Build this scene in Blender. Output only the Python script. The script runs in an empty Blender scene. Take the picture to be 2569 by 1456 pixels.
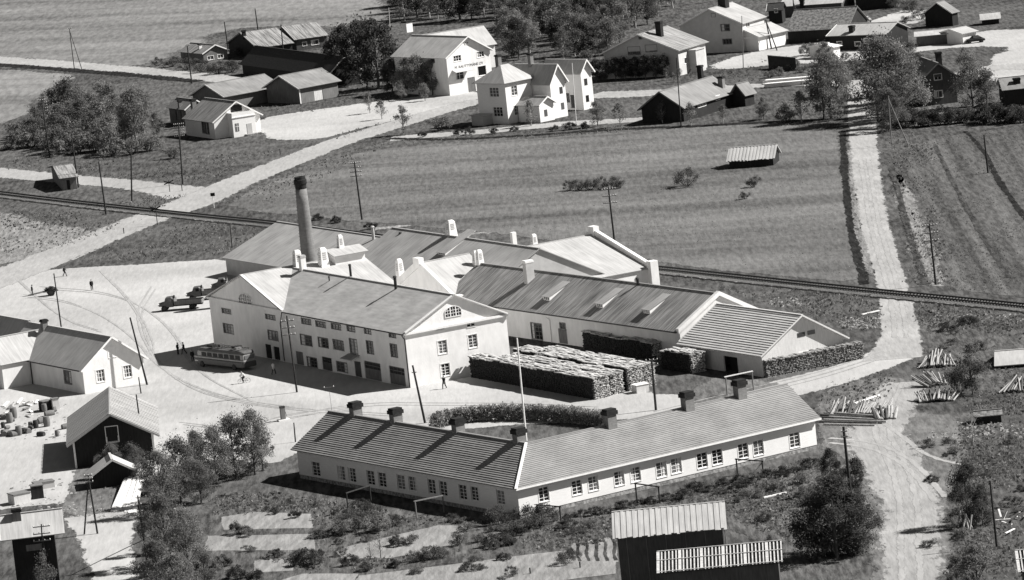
import bpy, bmesh, math, random
from mathutils import Vector, Matrix
from mathutils.geometry import tessellate_polygon
from mathutils import noise as mnoise
rnd = random.Random(7)
scene = bpy.context.scene
COL = scene.collection

# ------------------------------------------------------------------ camera, light, exposure
F, CX, CY, HD = 12000.0, 1284.0, 728.0, 1800.0
ROLL = math.radians(6.0); PIT = math.atan(HD / F); HC = math.cos(PIT) / .0093
FW = Vector((0, math.cos(PIT), -math.sin(PIT))); UP0 = Vector((0, math.sin(PIT), math.cos(PIT))); RT0 = Vector((1, 0, 0))
CR = RT0 * math.cos(ROLL) - UP0 * math.sin(ROLL)
CU = RT0 * math.sin(ROLL) + UP0 * math.cos(ROLL)
CAM = Vector((0, 0, HC))
cd = bpy.data.cameras.new('camera'); cam = bpy.data.objects.new('camera', cd); COL.objects.link(cam)
cd.sensor_width = 36; cd.lens = F / 2568 * 36; cd.clip_start = 1; cd.clip_end = 20000
m3 = Matrix((CR, CU, -FW)).transposed()
cam.matrix_world = Matrix.Translation(CAM) @ m3.to_4x4()
scene.camera = cam

SUN_EL, SUN_AZ = math.radians(42), math.radians(4)      # sun to the right of the view, slightly beyond
sdir = Vector((math.cos(SUN_EL) * math.cos(SUN_AZ), math.cos(SUN_EL) * math.sin(SUN_AZ), math.sin(SUN_EL)))
w = bpy.data.worlds.new('World'); scene.world = w; w.use_nodes = True
nt = w.node_tree; bg = nt.nodes['Background']
sky = nt.nodes.new('ShaderNodeTexSky'); sky.sky_type = 'NISHITA'; sky.sun_disc = False
sky.air_density = .28; sky.dust_density = .1; sky.sun_elevation = SUN_EL; sky.sun_rotation = math.atan2(sdir.x, sdir.y)
hs = nt.nodes.new('ShaderNodeHueSaturation'); hs.inputs['Saturation'].default_value = 0.0
nt.links.new(sky.outputs[0], hs.inputs['Color']); nt.links.new(hs.outputs[0], bg.inputs[0])
bg.inputs[1].default_value = 0.05
sl = bpy.data.lights.new('sun', 'SUN'); sl.energy = 5.0; sl.angle = math.radians(.5); sl.color = (1, .985, .965)
so = bpy.data.objects.new('sun', sl); COL.objects.link(so)
so.rotation_euler = sdir.to_track_quat('Z', 'Y').to_euler(); so.location = (200, 400, 300)
vs = scene.view_settings; vs.view_transform = 'Standard'; vs.look = 'None'; vs.gamma = 1; vs.exposure = 0.85
scene.cycles.max_bounces = 4; scene.cycles.transparent_max_bounces = 12

# ------------------------------------------------------------------ survey helpers: bearings to points on the ground
def ray(x, y): return FW * F + CR * (x - CX) - CU * (y - CY)
def G(x, y, z=0.0):
    d = ray(x, y); t = (z - HC) / d.z; return CAM + d * t
def S(x, y): return F / (G(x, y) - CAM).dot(FW)
def PX(p):
    d = Vector(p) - CAM; q = d.dot(FW); return CX + F * d.dot(CR) / q, CY - F * d.dot(CU) / q
def along(N, u, x):
    q = CR * F - FW * (x - CX); return -((N - CAM).dot(q)) / Vector((u[0], u[1], 0)).dot(q)

# ------------------------------------------------------------------ objects
def props(o, label=None, cat=None, group=None, kind=None):
    if label: o['label'] = label
    if cat: o['category'] = cat
    if group: o['group'] = group
    if kind: o['kind'] = kind
    return o
def thing(name, label, cat, loc=(0, 0, 0), rz=0.0, group=None):
    o = bpy.data.objects.new(name, None); COL.objects.link(o); o.empty_display_size = .5
    o.location = loc; o.rotation_euler = (0, 0, rz)
    return props(o, label, cat, group)
def child(name, mesh, parent, loc=(0, 0, 0), rz=0.0, sc=None):
    o = bpy.data.objects.new(name, mesh); COL.objects.link(o); o.parent = parent
    o.location = loc; o.rotation_euler = (0, 0, rz)
    if sc: o.scale = sc
    return o
def dup(root, loc, rz=None, label=None, group=None, sc=None):
    r = root.copy(); COL.objects.link(r); r.location = loc
    if rz is not None: r.rotation_euler = (r.rotation_euler[0], r.rotation_euler[1], rz)
    if sc is not None: r.scale = sc
    if label: r['label'] = label
    if group: r['group'] = group
    for ch in list(root.children):
        c = ch.copy(); COL.objects.link(c); c.parent = r
        for g in list(ch.children):
            d = g.copy(); COL.objects.link(d); d.parent = c
    return r

class MB:
    def __init__(s): s.v = []; s.f = []; s.uv = []; s.sm = False
    def add(s, vs, fs, uvs=None):
        n = len(s.v); s.v += [tuple(p) for p in vs]
        for i, f in enumerate(fs):
            s.f.append([n + k for k in f]); s.uv.append(uvs[i] if uvs else None)
        return s
    def poly(s, pts, uv=None): return s.add(pts, [list(range(len(pts)))], [uv] if uv else None)
    def box(s, x0, x1, y0, y1, z0, z1):
        return s.add([(x0, y0, z0), (x1, y0, z0), (x1, y1, z0), (x0, y1, z0), (x0, y0, z1), (x1, y0, z1), (x1, y1, z1), (x0, y1, z1)],
                     [(0, 3, 2, 1), (4, 5, 6, 7), (0, 1, 5, 4), (1, 2, 6, 5), (2, 3, 7, 6), (3, 0, 4, 7)])
    def cbox(s, c, sx, sy, sz): return s.box(c[0] - sx / 2, c[0] + sx / 2, c[1] - sy / 2, c[1] + sy / 2, c[2], c[2] + sz)
    def beam(s, p, q, w, h=None, up=(0, 0, 1)):
        h = h or w; p = Vector(p); q = Vector(q); d = (q - p)
        if d.length < 1e-6: return s
        d.normalize(); u = Vector(up); sd = d.cross(u)
        if sd.length < 1e-3: sd = d.cross(Vector((1, 0, 0)))
        sd.normalize(); u = sd.cross(d)
        o = []
        for e in (p, q):
            for a, b in ((-1, -1), (1, -1), (1, 1), (-1, 1)): o.append(e + sd * (a * w / 2) + u * (b * h / 2))
        return s.add(o, [(3, 2, 1, 0), (4, 5, 6, 7), (0, 1, 5, 4), (1, 2, 6, 5), (2, 3, 7, 6), (3, 0, 4, 7)])
    def cyl(s, p, q, r0, r1=None, n=8, cap=True):
        r1 = r0 if r1 is None else r1; p = Vector(p); q = Vector(q); d = (q - p).normalized()
        a = d.cross(Vector((0, 0, 1)))
        if a.length < 1e-3: a = Vector((1, 0, 0))
        a.normalize(); b = d.cross(a); vs = []
        for e, r in ((p, r0), (q, r1)):
            for k in range(n):
                t = 2 * math.pi * k / n; vs.append(e + a * (r * math.cos(t)) + b * (r * math.sin(t)))
        fs = [(k, (k + 1) % n, n + (k + 1) % n, n + k) for k in range(n)]
        if cap: fs += [list(range(n))[::-1], list(range(n, 2 * n))]
        return s.add(vs, fs)
    def lathe(s, prof, c=(0, 0, 0), n=16, sq=(1, 1)):
        vs = []; fs = []
        for r, z in prof:
            for k in range(n):
                t = 2 * math.pi * k / n; vs.append((c[0] + r * sq[0] * math.cos(t), c[1] + r * sq[1] * math.sin(t), c[2] + z))
        for i in range(len(prof) - 1):
            for k in range(n): fs.append((i * n + k, i * n + (k + 1) % n, (i + 1) * n + (k + 1) % n, (i + 1) * n + k))
        fs.append(list(range(n))[::-1]); m = (len(prof) - 1) * n; fs.append(list(range(m, m + n)))
        return s.add(vs, fs)
    def slope(s, e0, e1, r1, r0, style='slab', t=.12, step=.35, jit=0.0):
        """one roof slope: eave e0->e1, ridge r0->r1; uv = metres along the eave, metres up the slope"""
        e0, e1, r1, r0 = map(Vector, (e0, e1, r1, r0))
        n = (e1 - e0).cross(r0 - e0).normalized()
        if n.z < 0: n = -n
        L = (e1 - e0).length; K = ((r0 + r1) / 2 - (e0 + e1) / 2).length
        dn = n * t
        def P(a, b, h=0): return (e0.lerp(e1, a)).lerp(r0.lerp(r1, a), b) + n * h
        s.add([e0 - dn, e1 - dn, r1 - dn, r0 - dn], [(3, 2, 1, 0)])
        if style == 'course':
            m = max(2, int(K / step))
            for i in range(m):
                b0, b1 = i / m, (i + 1) / m; h = .07
                q = max(1, int(L / 6)); 
                hs = [h + rnd.uniform(-.012, .012) for _ in range(q + 1)]
                for j in range(q):
                    a0, a1 = j / q, (j + 1) / q
                    s.poly([P(a0, b0, hs[j]), P(a1, b0, hs[j + 1]), P(a1, b1), P(a0, b1)], [(a0 * L, b0 * K), (a1 * L, b0 * K), (a1 * L, b1 * K), (a0 * L, b1 * K)])
                    s.poly([P(a0, b0), P(a1, b0), P(a1, b0, hs[j + 1]), P(a0, b0, hs[j])])
        elif style in ('board', 'rib'):
            m = max(2, int(L / step))
            for i in range(m):
                a0, a1 = i / m, (i + 1) / m; h = .015 + ((.13 if style == 'rib' else .05) if i % 2 else 0) + rnd.uniform(0, .02)
                b0 = -rnd.uniform(0, jit) / K if jit else 0
                s.add([P(a0, b0), P(a1, b0), P(a1, 1), P(a0, 1), P(a0, b0, h), P(a1, b0, h), P(a1, 1, h), P(a0, 1, h)],
                      [(4, 5, 6, 7), (0, 1, 5, 4), (1, 2, 6, 5), (3, 0, 4, 7)],
                      [[(a0 * L, 0), (a1 * L, 0), (a1 * L, K), (a0 * L, K)], None, None, None])
        else:
            s.poly([e0, e1, r1, r0], [(0, 0), (L, 0), (L, K), (0, K)])
        s.add([e0 - dn, e1 - dn, e1, e0], [(0, 1, 2, 3)]); s.add([e1 - dn, r1 - dn, r1, e1], [(0, 1, 2, 3)]); s.add([r0 - dn, e0 - dn, e0, r0], [(0, 1, 2, 3)])
        return s
    def mesh(s, name, mat=None):
        me = bpy.data.meshes.new(name); me.from_pydata(s.v, [], s.f)
        if any(u for u in s.uv):
            ul = me.uv_layers.new(name='UVMap'); k = 0
            for f, u in zip(s.f, s.uv):
                for j in range(len(f)):
                    ul.data[k].uv = u[j] if u else (0, 0); k += 1
        if mat:
            for mm in (mat if isinstance(mat, (list, tuple)) else [mat]): me.materials.append(mm)
        me.validate(); me.update()
        if s.sm: me.polygons.foreach_set('use_smooth', [True] * len(me.polygons))
        return me
    def build(s, name, mat, parent=None, loc=(0, 0, 0), rz=0.0):
        me = s.mesh(name, mat); o = bpy.data.objects.new(name, me); COL.objects.link(o)
        if parent: o.parent = parent
        o.location = loc; o.rotation_euler = (0, 0, rz)
        return o

# ------------------------------------------------------------------ materials (all greys: a black and white photograph)
WARM = (1.0, .99, .975)
def grey(v): return (v * WARM[0], v * WARM[1], v * WARM[2], 1)
def mat(name, lo, hi, scale=2.0, stretch=(1, 1, 1), rough=.9, bump=0.0, bscale=None, uv=False, big=None, detail=6, contrast=(.3, .7), rot=0.0, spec=.2):
    m = bpy.data.materials.new(name); m.use_nodes = True; t = m.node_tree; N = t.nodes; Lk = t.links
    b = N['Principled BSDF']; b.inputs['Roughness'].default_value = rough; b.inputs['Specular IOR Level'].default_value = spec
    tc = N.new('ShaderNodeTexCoord'); mp = N.new('ShaderNodeMapping'); mp.inputs['Scale'].default_value = stretch; mp.inputs['Rotation'].default_value = (0, 0, rot)
    Lk.new(tc.outputs['UV' if uv else 'Object'], mp.inputs[0])
    n = N.new('ShaderNodeTexNoise'); n.inputs['Scale'].default_value = scale; n.inputs['Detail'].default_value = detail; n.inputs['Roughness'].default_value = .65
    Lk.new(mp.outputs[0], n.inputs['Vector'])
    r = N.new('ShaderNodeMapRange'); r.inputs['From Min'].default_value = contrast[0]; r.inputs['From Max'].default_value = contrast[1]
    Lk.new(n.outputs['Fac'], r.inputs['Value']); fac = r.outputs[0]
    if big:
        n2 = N.new('ShaderNodeTexNoise'); n2.inputs['Scale'].default_value = big[0]; n2.inputs['Detail'].default_value = 4
        Lk.new(tc.outputs['UV' if uv else 'Object'], n2.inputs['Vector'])
        r2 = N.new('ShaderNodeMapRange'); r2.inputs['From Min'].default_value = .35; r2.inputs['From Max'].default_value = .65
        Lk.new(n2.outputs['Fac'], r2.inputs['Value'])
        mx = N.new('ShaderNodeMath'); mx.operation = 'MULTIPLY_ADD'; mx.inputs[1].default_value = big[1]
        sb = N.new('ShaderNodeMath'); sb.operation = 'MULTIPLY'; sb.inputs[1].default_value = 1 - big[1]
        Lk.new(fac, sb.inputs[0]); Lk.new(r2.outputs[0], mx.inputs[0]); Lk.new(sb.outputs[0], mx.inputs[2]); fac = mx.outputs[0]
    mix = N.new('ShaderNodeMix'); mix.data_type = 'RGBA'; mix.inputs[6].default_value = grey(lo); mix.inputs[7].default_value = grey(hi)
    Lk.new(fac, mix.inputs[0]); Lk.new(mix.outputs[2], b.inputs['Base Color'])
    if bump:
        nb = N.new('ShaderNodeTexNoise'); nb.inputs['Scale'].default_value = bscale or scale; nb.inputs['Detail'].default_value = 5
        Lk.new(mp.outputs[0], nb.inputs['Vector'])
        bp = N.new('ShaderNodeBump'); bp.inputs['Strength'].default_value = 1; bp.inputs['Distance'].default_value = bump
        Lk.new(nb.outputs['Fac'], bp.inputs['Height']); Lk.new(bp.outputs[0], b.inputs['Normal'])
    return m
M = {}
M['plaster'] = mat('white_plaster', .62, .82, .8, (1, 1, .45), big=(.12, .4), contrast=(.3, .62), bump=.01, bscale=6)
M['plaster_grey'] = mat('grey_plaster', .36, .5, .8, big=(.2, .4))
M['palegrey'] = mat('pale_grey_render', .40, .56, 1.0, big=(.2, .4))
M['whitewood'] = mat('white_painted_boards', .66, .83, 1.2, (1, 1, 6), big=(.2, .4))
M['palewood'] = mat('new_pale_boards', .45, .72, 3.0, (3, 3, .3), big=(.3, .3))
M['trim'] = mat('white_trim', .7, .85, 2)
M['darkwood'] = mat('dark_tarred_boards', .012, .035, 2.5, (2, 2, .3), big=(.4, .3))
M['brownwood'] = mat('weathered_dark_boards', .05, .12, 2.5, (2, 2, .3), big=(.4, .3))
M['greywood'] = mat('weathered_grey_boards', .10, .22, 2.5, (2, 2, .3), big=(.4, .3))
M['felt'] = mat('roofing_felt', .20, .44, 3.2, (1, .07, 1), uv=True, big=(.22, .4), contrast=(.32, .68), bump=.02)
M['felt_dark'] = mat('old_roofing_felt', .09, .36, 3.4, (1, .05, 1), uv=True, big=(.22, .3), contrast=(.4, .6), bump=.02)
M['felt_mid'] = mat('grey_sheet_roof', .28, .52, 1.8, (1, .2, 1), uv=True, big=(.3, .4))
M['snowroof'] = mat('bleached_roof', .28, .48, 2.0, (1, .15, 1), uv=True, big=(.25, .35))
M['whiteroof'] = mat('whitewashed_roof', .24, .46, 3.2, (1, .06, 1), uv=True, big=(.25, .3), contrast=(.25, .6))
M['roof_grey'] = mat('dull_grey_roof', .13, .27, 1.6, (1, .15, 1), uv=True, big=(.25, .4))
M['barn_roof'] = mat('ribbed_barn_roof', .30, .50, .8, (1, .05, 1), uv=True, big=(.25, .4))
M['wood_top'] = mat('pale_firewood_top', .2, .6, 1.6, (2.5, .4, 1), contrast=(.4, .6))
M['tile'] = mat('weathered_shingles', .17, .32, 2.0, (.5, 2.5, 1), uv=True, big=(.25, .4))
M['tile_dark'] = mat('dark_shingles', .15, .29, 2.0, (.5, 2.5, 1), uv=True, big=(.25, .4))
M['tile_pale'] = mat('new_shingles', .42, .66, 2.0, (.4, 2.5, 1), uv=True, big=(.25, .3))
M['rough_roof'] = mat('mossy_roof', .08, .24, 1.6, uv=True, contrast=(.4, .6))
M['darkroof'] = mat('black_roof', .02, .05, 2, uv=True)
M['brick'] = mat('sooty_brick', .10, .24, 1.4, (1, 1, 2.5), big=(.25, .5), bump=.03, bscale=8)
M['brick_dark'] = mat('soot_black_brick', .012, .03, 2)
M['chimney'] = mat('weathered_brick', .10, .26, 2, (1, 1, 3), big=(.5, .3))
M['glass'] = mat('dark_window_glass', .012, .03, 2, rough=.15, spec=.4)
_t = M['glass'].node_tree; _o = _t.nodes.new('ShaderNodeObjectInfo'); _p = _t.nodes.new('ShaderNodeMath'); _p.operation = 'POWER'; _p.inputs[1].default_value = 3.0; _q = _t.nodes.new('ShaderNodeMath'); _q.operation = 'MULTIPLY_ADD'; _q.inputs[1].default_value = .16; _q.inputs[2].default_value = .012
_t.links.new(_o.outputs['Random'], _p.inputs[0]); _t.links.new(_p.outputs[0], _q.inputs[0]); _t.links.new(_q.outputs[0], _t.nodes['Principled BSDF'].inputs['Base Color'])
M['dark'] = mat('black_paint', .012, .025, 3, rough=.6)
M['iron'] = mat('rusty_iron', .02, .06, 5, rough=.7)
M['pole'] = mat('creosoted_pole', .018, .05, 2, (2, 2, .3))
M['pole_pale'] = mat('grey_weathered_pole', .12, .25, 2, (2, 2, .3))
M['porcelain'] = mat('white_porcelain', .7, .85, 4, rough=.4)
M['lath'] = mat('grey_laths', .34, .62, 3)
M['log'] = mat('peeled_log', .20, .54, 2.2, big=(.7, .3))
M['bark'] = mat('log_bark', .05, .16, 3)
M['billet'] = mat('split_firewood', .26, .75, 3.5, contrast=(.35, .65), bump=.05)  # brighter copy for the sunlit end faces of the stacks
M['billet_dark'] = mat('shaded_firewood', .02, .09, 3.5)  # shade of the stack sides and gaps put into the colour
M['trunk'] = mat('tree_bark', .06, .16, 3)
M['birch'] = mat('birch_bark', .12, .6, 2.0, (1, 1, 2.5))
M['cloth_dark'] = mat('dark_wool', .012, .03, 8)
M['cloth_pale'] = mat('pale_cloth', .45, .6, 8)
M['skin'] = mat('skin', .35, .42, 6)
M['stone'] = mat('rubble_stone', .14, .36, 2.5, contrast=(.4, .6))
# ------------------------------------------------------------------ ground, roads, fields
def gmat(name, lo, hi, scale, big, bump=.15, streak=None, alpha=False, fine=2.2, bandamt=.35):
    """ground cover: fine grain, broad patches and optional long bands (angle in degrees, bands per metre)"""
    m = mat(name, lo, hi, fine * .6, (1, .17, 1), big=(big[0], big[1] * .75), bump=bump, bscale=scale, contrast=(.40, .60) if hi < .33 else (.3, .7), rough=1.0, spec=.0, detail=9)
    t = m.node_tree; N = t.nodes; Lk = t.links; b = N['Principled BSDF']
    tc = [n for n in N if n.type == 'TEX_COORD'][0]
    mixn = [n for n in N if n.type == 'MIX'][0]
    src = mixn.inputs[0].links[0].from_socket
    if streak:
        ang, freq, ln = streak
        mp = N.new('ShaderNodeMapping'); mp.inputs['Rotation'].default_value = (0, 0, -math.radians(ang)); mp.inputs['Scale'].default_value = (ln, freq, 0)
        # Mapping scales first, then rotates: rotate with one node, scale with a second
        mp.inputs['Scale'].default_value = (1, 1, 1)
        mp2 = N.new('ShaderNodeMapping'); mp2.inputs['Scale'].default_value = (ln, freq, 0)
        Lk.new(tc.outputs['Object'], mp.inputs[0]); Lk.new(mp.outputs[0], mp2.inputs[0])
        n = N.new('ShaderNodeTexNoise'); n.inputs['Scale'].default_value = 1; n.inputs['Detail'].default_value = 5; n.inputs['Roughness'].default_value = .6
        Lk.new(mp2.outputs[0], n.inputs['Vector'])
        r = N.new('ShaderNodeMapRange'); r.inputs['From Min'].default_value = .38; r.inputs['From Max'].default_value = .62
        Lk.new(n.outputs['Fac'], r.inputs['Value'])
        mm = N.new('ShaderNodeMix'); mm.data_type = 'FLOAT'; mm.inputs[0].default_value = bandamt
        Lk.new(src, mm.inputs[2]); Lk.new(r.outputs[0], mm.inputs[3]); Lk.new(mm.outputs[0], mixn.inputs[0])
    if alpha:
        at = N.new('ShaderNodeAttribute'); at.attribute_name = 'fade'
        n = N.new('ShaderNodeTexNoise'); n.inputs['Scale'].default_value = .9; n.inputs['Detail'].default_value = 6; n.inputs['Roughness'].default_value = .7
        mq = N.new('ShaderNodeMapping'); mq.inputs['Scale'].default_value = (1, .3, 1); Lk.new(tc.outputs['Object'], mq.inputs[0]); Lk.new(mq.outputs[0], n.inputs['Vector'])
        a = N.new('ShaderNodeMath'); a.operation = 'MULTIPLY_ADD'; a.inputs[1].default_value = 1.5; a.inputs[2].default_value = -.25
        Lk.new(at.outputs['Fac'], a.inputs[0])
        r0 = N.new('ShaderNodeMapRange'); r0.inputs['From Min'].default_value = .32; r0.inputs['From Max'].default_value = .68; Lk.new(n.outputs['Fac'], r0.inputs['Value'])
        c = N.new('ShaderNodeMath'); c.operation = 'SUBTRACT'; Lk.new(a.outputs[0], c.inputs[0]); Lk.new(r0.outputs[0], c.inputs[1])
        r = N.new('ShaderNodeMapRange'); r.inputs['From Min'].default_value = -.15; r.inputs['From Max'].default_value = .15
        Lk.new(c.outputs[0], r.inputs['Value']); Lk.new(r.outputs[0], b.inputs['Alpha'])
    return m
M['grass'] = gmat('rough_grass', .025, .135, .8, (.035, .45), .25, streak=(8, .12, .02), bandamt=.25)
M['meadow'] = gmat('mown_meadow', .06, .185, .8, (.03, .65), .2, streak=(-19, .10, .006), alpha=True, bandamt=.38)
M['farfield'] = gmat('far_field', .085, .24, .5, (.012, .4), .2, streak=(-36, .05, .006), alpha=True, bandamt=.5, fine=1.2)
M['plough'] = gmat('ploughed_soil', .035, .15, .8, (.03, .3), .3, streak=(-92, .38, .008), alpha=True, bandamt=.5)
M['dirt'] = gmat('pale_dirt', .28, .45, 2.0, (.05, .7), .04, alpha=True)
M['road'] = gmat('gravel_road', .23, .38, 2.0, (.05, .4), .04, alpha=True)
M['track'] = gmat('gravel_track', .22, .40, 2.0, (.08, .5), .06, alpha=True)
M['darkdirt'] = gmat('trampled_earth', .075, .19, 1.5, (.07, .5), .1, alpha=True)
M['strip'] = gmat('pale_dry_strip', .13, .32, 1.2, (.08, .4), .15, alpha=True)
M['rut'] = gmat('wheel_rut', .24, .38, 2.0, (.1, .4), .05, alpha=True)
M['darktrack'] = gmat('earth_track', .20, .36, 1.5, (.09, .5), .1, alpha=True)
M['soil'] = gmat('garden_soil', .15, .29, 1.5, (.1, .4), .12, streak=(75, 1.1, .05), alpha=True)
M['ditch'] = gmat('ditch_painted_shade', .012, .035, 1.5, (.2, .4), .1, alpha=True)  # trench shade put into the colour of a flat strip
M['furrow'] = gmat('dark_furrow', .02, .09, 1.5, (.2, .4), .1, alpha=True)  # dark lines laid flat on the ground
M['forest'] = gmat('forest_floor', .03, .12, 1.0, (.1, .4), .2, alpha=True)
M['ballast'] = gmat('railway_ballast', .12, .30, 3, (.1, .4), .1, alpha=True)
M['dryg'] = gmat('dry_pale_grass', .12, .27, 1.2, (.08, .4), .2, alpha=True)
M['shadegrass'] = gmat('dark_grass_and_shade', .04, .135, 1.2, (.08, .4), .3, alpha=True)  # lush grass, and painted tree shade right of the drive

def dens(pts, step, closed=True):
    out = []; n = len(pts)
    for i in range(n if closed else n - 1):
        a, b = Vector(pts[i][:2]), Vector(pts[(i + 1) % n][:2]); k = max(1, int((b - a).length / step))
        for j in range(k): out.append(a.lerp(b, j / k))
    if not closed: out.append(Vector(pts[-1][:2]))
    return out
def smooth(pts, closed, it=2):
    for _ in range(it):
        q = []
        n = len(pts)
        for i in range(n if closed else n - 1):
            a, b = pts[i], pts[(i + 1) % n]
            q += [a.lerp(b, .25), a.lerp(b, .75)]
        if not closed: q = [pts[0]] + q + [pts[-1]]
        pts = q
    return pts
LEVEL = {'forest_floor': 2, 'far_field': 1, 'meadow': 1, 'ploughed_field': 1, 'dry_grass': 2, 'lush_and_shade_grass': 2, 'verge': 2, 'drain_line': 3, 'garden_plot': 9, 'yard': 4, 'trampled_ground': 5, 'house_lane': 5, 'far_lane': 5, 'side_road': 5, 'far_road': 5, 'main_road': 6,
         'gravel_track': 6, 'lower_road': 6, 'garden_path': 6, 'tyre_track': 7, 'railway_ditch': 7, 'railway_bed': 8, 'ditch': 7}
ZC = {}
def lift(name='yard'):
    ZC[name] = ZC.get(name, 0) + 1
    ZC['n'] = ZC.get('n', 0) + 1
    return .008 * LEVEL.get(name, 5) + .00008 * ZC['n']
def patch(name, m, pts, feather=1.2, jag=.5, world=False, sm=1, label=None):
    """flat sheet of ground cover with a ragged, feathered edge"""
    P = [Vector(p[:2]) if world else G(*p).xy for p in pts]
    P = smooth(P, True, sm)
    area = sum(P[i].x * P[(i + 1) % len(P)].y - P[(i + 1) % len(P)].x * P[i].y for i in range(len(P)))
    if area < 0: P.reverse()
    P = dens(P, max(1.5, feather * 1.2)); n = len(P); z = lift()
    out = []; inn = []
    for i, p in enumerate(P):
        t = (P[(i + 1) % n] - P[i - 1]); t = t.normalized() if t.length > 1e-6 else Vector((1, 0)); nn = Vector((-t.y, t.x))
        j = jag * mnoise.noise(Vector((p.x * .09, p.y * .05, z * 50))) * 1.2 + jag * .5 * mnoise.noise(Vector((p.x * .5, p.y * .3, 7)))
        out.append(p + nn * (j - feather * .5)); inn.append(p + nn * (j + feather * .5))
    vs = [(p.x, p.y, z) for p in out] + [(p.x, p.y, z) for p in inn]
    fs = [(i, (i + 1) % n, n + (i + 1) % n, n + i) for i in range(n)]
    for t in tessellate_polygon([[Vector((p.x, p.y, 0)) for p in inn]]): fs.append(tuple(n + k for k in t))
    me = bpy.data.meshes.new(name); me.from_pydata(vs, [], fs); me.materials.append(m)
    at = me.attributes.new('fade', 'FLOAT', 'POINT'); at.data.foreach_set('value', [0.0] * n + [1.0] * n)
    bm = bmesh.new(); bm.from_mesh(me); bmesh.ops.recalc_face_normals(bm, faces=bm.faces); 
    for f in bm.faces:
        if f.normal.z < 0: f.normal_flip()
    bm.to_mesh(me); bm.free()
    o = bpy.data.objects.new(name, me); COL.objects.link(o); o['kind'] = 'structure'
    return o
def strip(name, m, pts, width, feather=.6, jag=.25, world=False):
    """a road, path or ditch along a centre line; width in metres, one number or one per point"""
    P = [Vector(p[:2]) if world else G(*p).xy for p in pts]
    W = width if isinstance(width, (list, tuple)) else [width] * len(P)
    P2 = smooth([Vector((p.x, p.y, w_)) for p, w_ in zip(P, W)], False, 3)
    # drop near-duplicate points
    Q = [P2[0]]
    for p in P2[1:]:
        if (p.xy - Q[-1].xy).length > 1.2: Q.append(p)
    feather *= 2.2; n = len(Q); z = lift(name); rows = []
    for i, p in enumerate(Q):
        t = (Q[min(i + 1, n - 1)].xy - Q[max(i - 1, 0)].xy).normalized(); nn = Vector((-t.y, t.x))
        jl = jag * mnoise.noise(Vector((p.x * .1, p.y * .06, 3 + z * 9))) * 1.2; jr = jag * mnoise.noise(Vector((p.x * .1, p.y * .06, 9 + z * 9))) * 1.2
        h = p.z / 2
        rows.append([p.xy + nn * (h + feather / 2 + jl), p.xy + nn * max(.05, h - feather / 2 + jl), p.xy - nn * max(.05, h - feather / 2 + jr), p.xy - nn * (h + feather / 2 + jr)])
    vs = [(q.x, q.y, z) for r in rows for q in r]; fd = [0., 1., 1., 0.] * n
    fs = [(4 * i + k, 4 * i + k + 1, 4 * i + k + 5, 4 * i + k + 4) for i in range(n - 1) for k in range(3)]
    me = bpy.data.meshes.new(name); me.from_pydata(vs, [], fs); me.materials.append(m)
    at = me.attributes.new('fade', 'FLOAT', 'POINT'); at.data.foreach_set('value', fd)
    o = bpy.data.objects.new(name, me); COL.objects.link(o); o['kind'] = 'structure'
    return o

g = MB()
xs = [-4000, -1200, -600, -300, -150, 0, 150, 300, 600, 1200, 4000]; ys = [100, 250, 400, 550, 700, 900, 1200, 1600, 2400, 4000, 9000]
for i in range(len(xs) - 1):
    for j in range(len(ys) - 1): g.poly([(xs[i], ys[j], 0), (xs[i + 1], ys[j], 0), (xs[i + 1], ys[j + 1], 0), (xs[i], ys[j + 1], 0)])
props(g.build('ground', M['grass']), kind='structure')

# far fields
patch('far_field', M['farfield'], [(-200, -60), (900, -60), (985, 30), (960, 78), (760, 60), (560, 75), (480, 120), (360, 170), (200, 158), (-200, 135)], 6, 4)
patch('far_field', M['farfield'], [(-260, 168), (60, 178), (200, 190), (150, 215), (90, 240), (40, 310), (-260, 350)], 3, 1.5)
patch('meadow', M['meadow'], [(1000, 368), (1300, 352), (1500, 335), (1900, 312), (2085, 305), (2118, 420), (2150, 640), (2195, 712), (1900, 690), (1660, 660), (1300, 590), (900, 555), (560, 525), (600, 490), (700, 450), (860, 392)], 2.0, .8)
patch('ploughed_field', M['plough'], [(2270, 372), (2400, 335), (2700, 310), (2700, 760), (2450, 735), (2370, 722), (2320, 600), (2275, 470)], 2.0, .8)
strip('drain_line', M['dryg'], [(2085, 440), (2092, 520), (2118, 610), (2150, 690)], 5, 4, .8)
strip('drain_line', M['dryg'], [(1900, 560), (1990, 540), (2090, 520)], 4, 4, .8)
strip('drain_line', M['dryg'], [(1840, 600), (1960, 590), (2110, 575)], 3, 4, .8)
patch('dry_grass', M['dryg'], [(-80, 500), (100, 560), (300, 590), (200, 640), (-80, 670)], 5, 3)
patch('dry_grass', M['dryg'], [(2250, 430), (2285, 470), (2335, 620), (2380, 720), (2330, 715), (2280, 600), (2240, 470)], 2, 1.2)
patch('dry_grass', M['dryg'], [(2130, 340), (2160, 360), (2170, 560), (2225, 720), (2200, 715), (2150, 620), (2125, 420)], 1.5, .8)
patch('lush_and_shade_grass', M['shadegrass'], [(2270, 760), (2420, 790), (2700, 830), (2700, 1000), (2480, 990), (2310, 900)], 5, 3)
patch('lush_and_shade_grass', M['shadegrass'], [(2060, 235), (2120, 240), (2125, 320), (1990, 322), (1940, 300), (1960, 250)], 4, 2)
patch('lush_and_shade_grass', M['shadegrass'], [(2200, 250), (2600, 240), (2600, 310), (2300, 325), (2120, 340), (2118, 260)], 4, 2)  # shadow under the trees here is painted as darker ground
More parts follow.
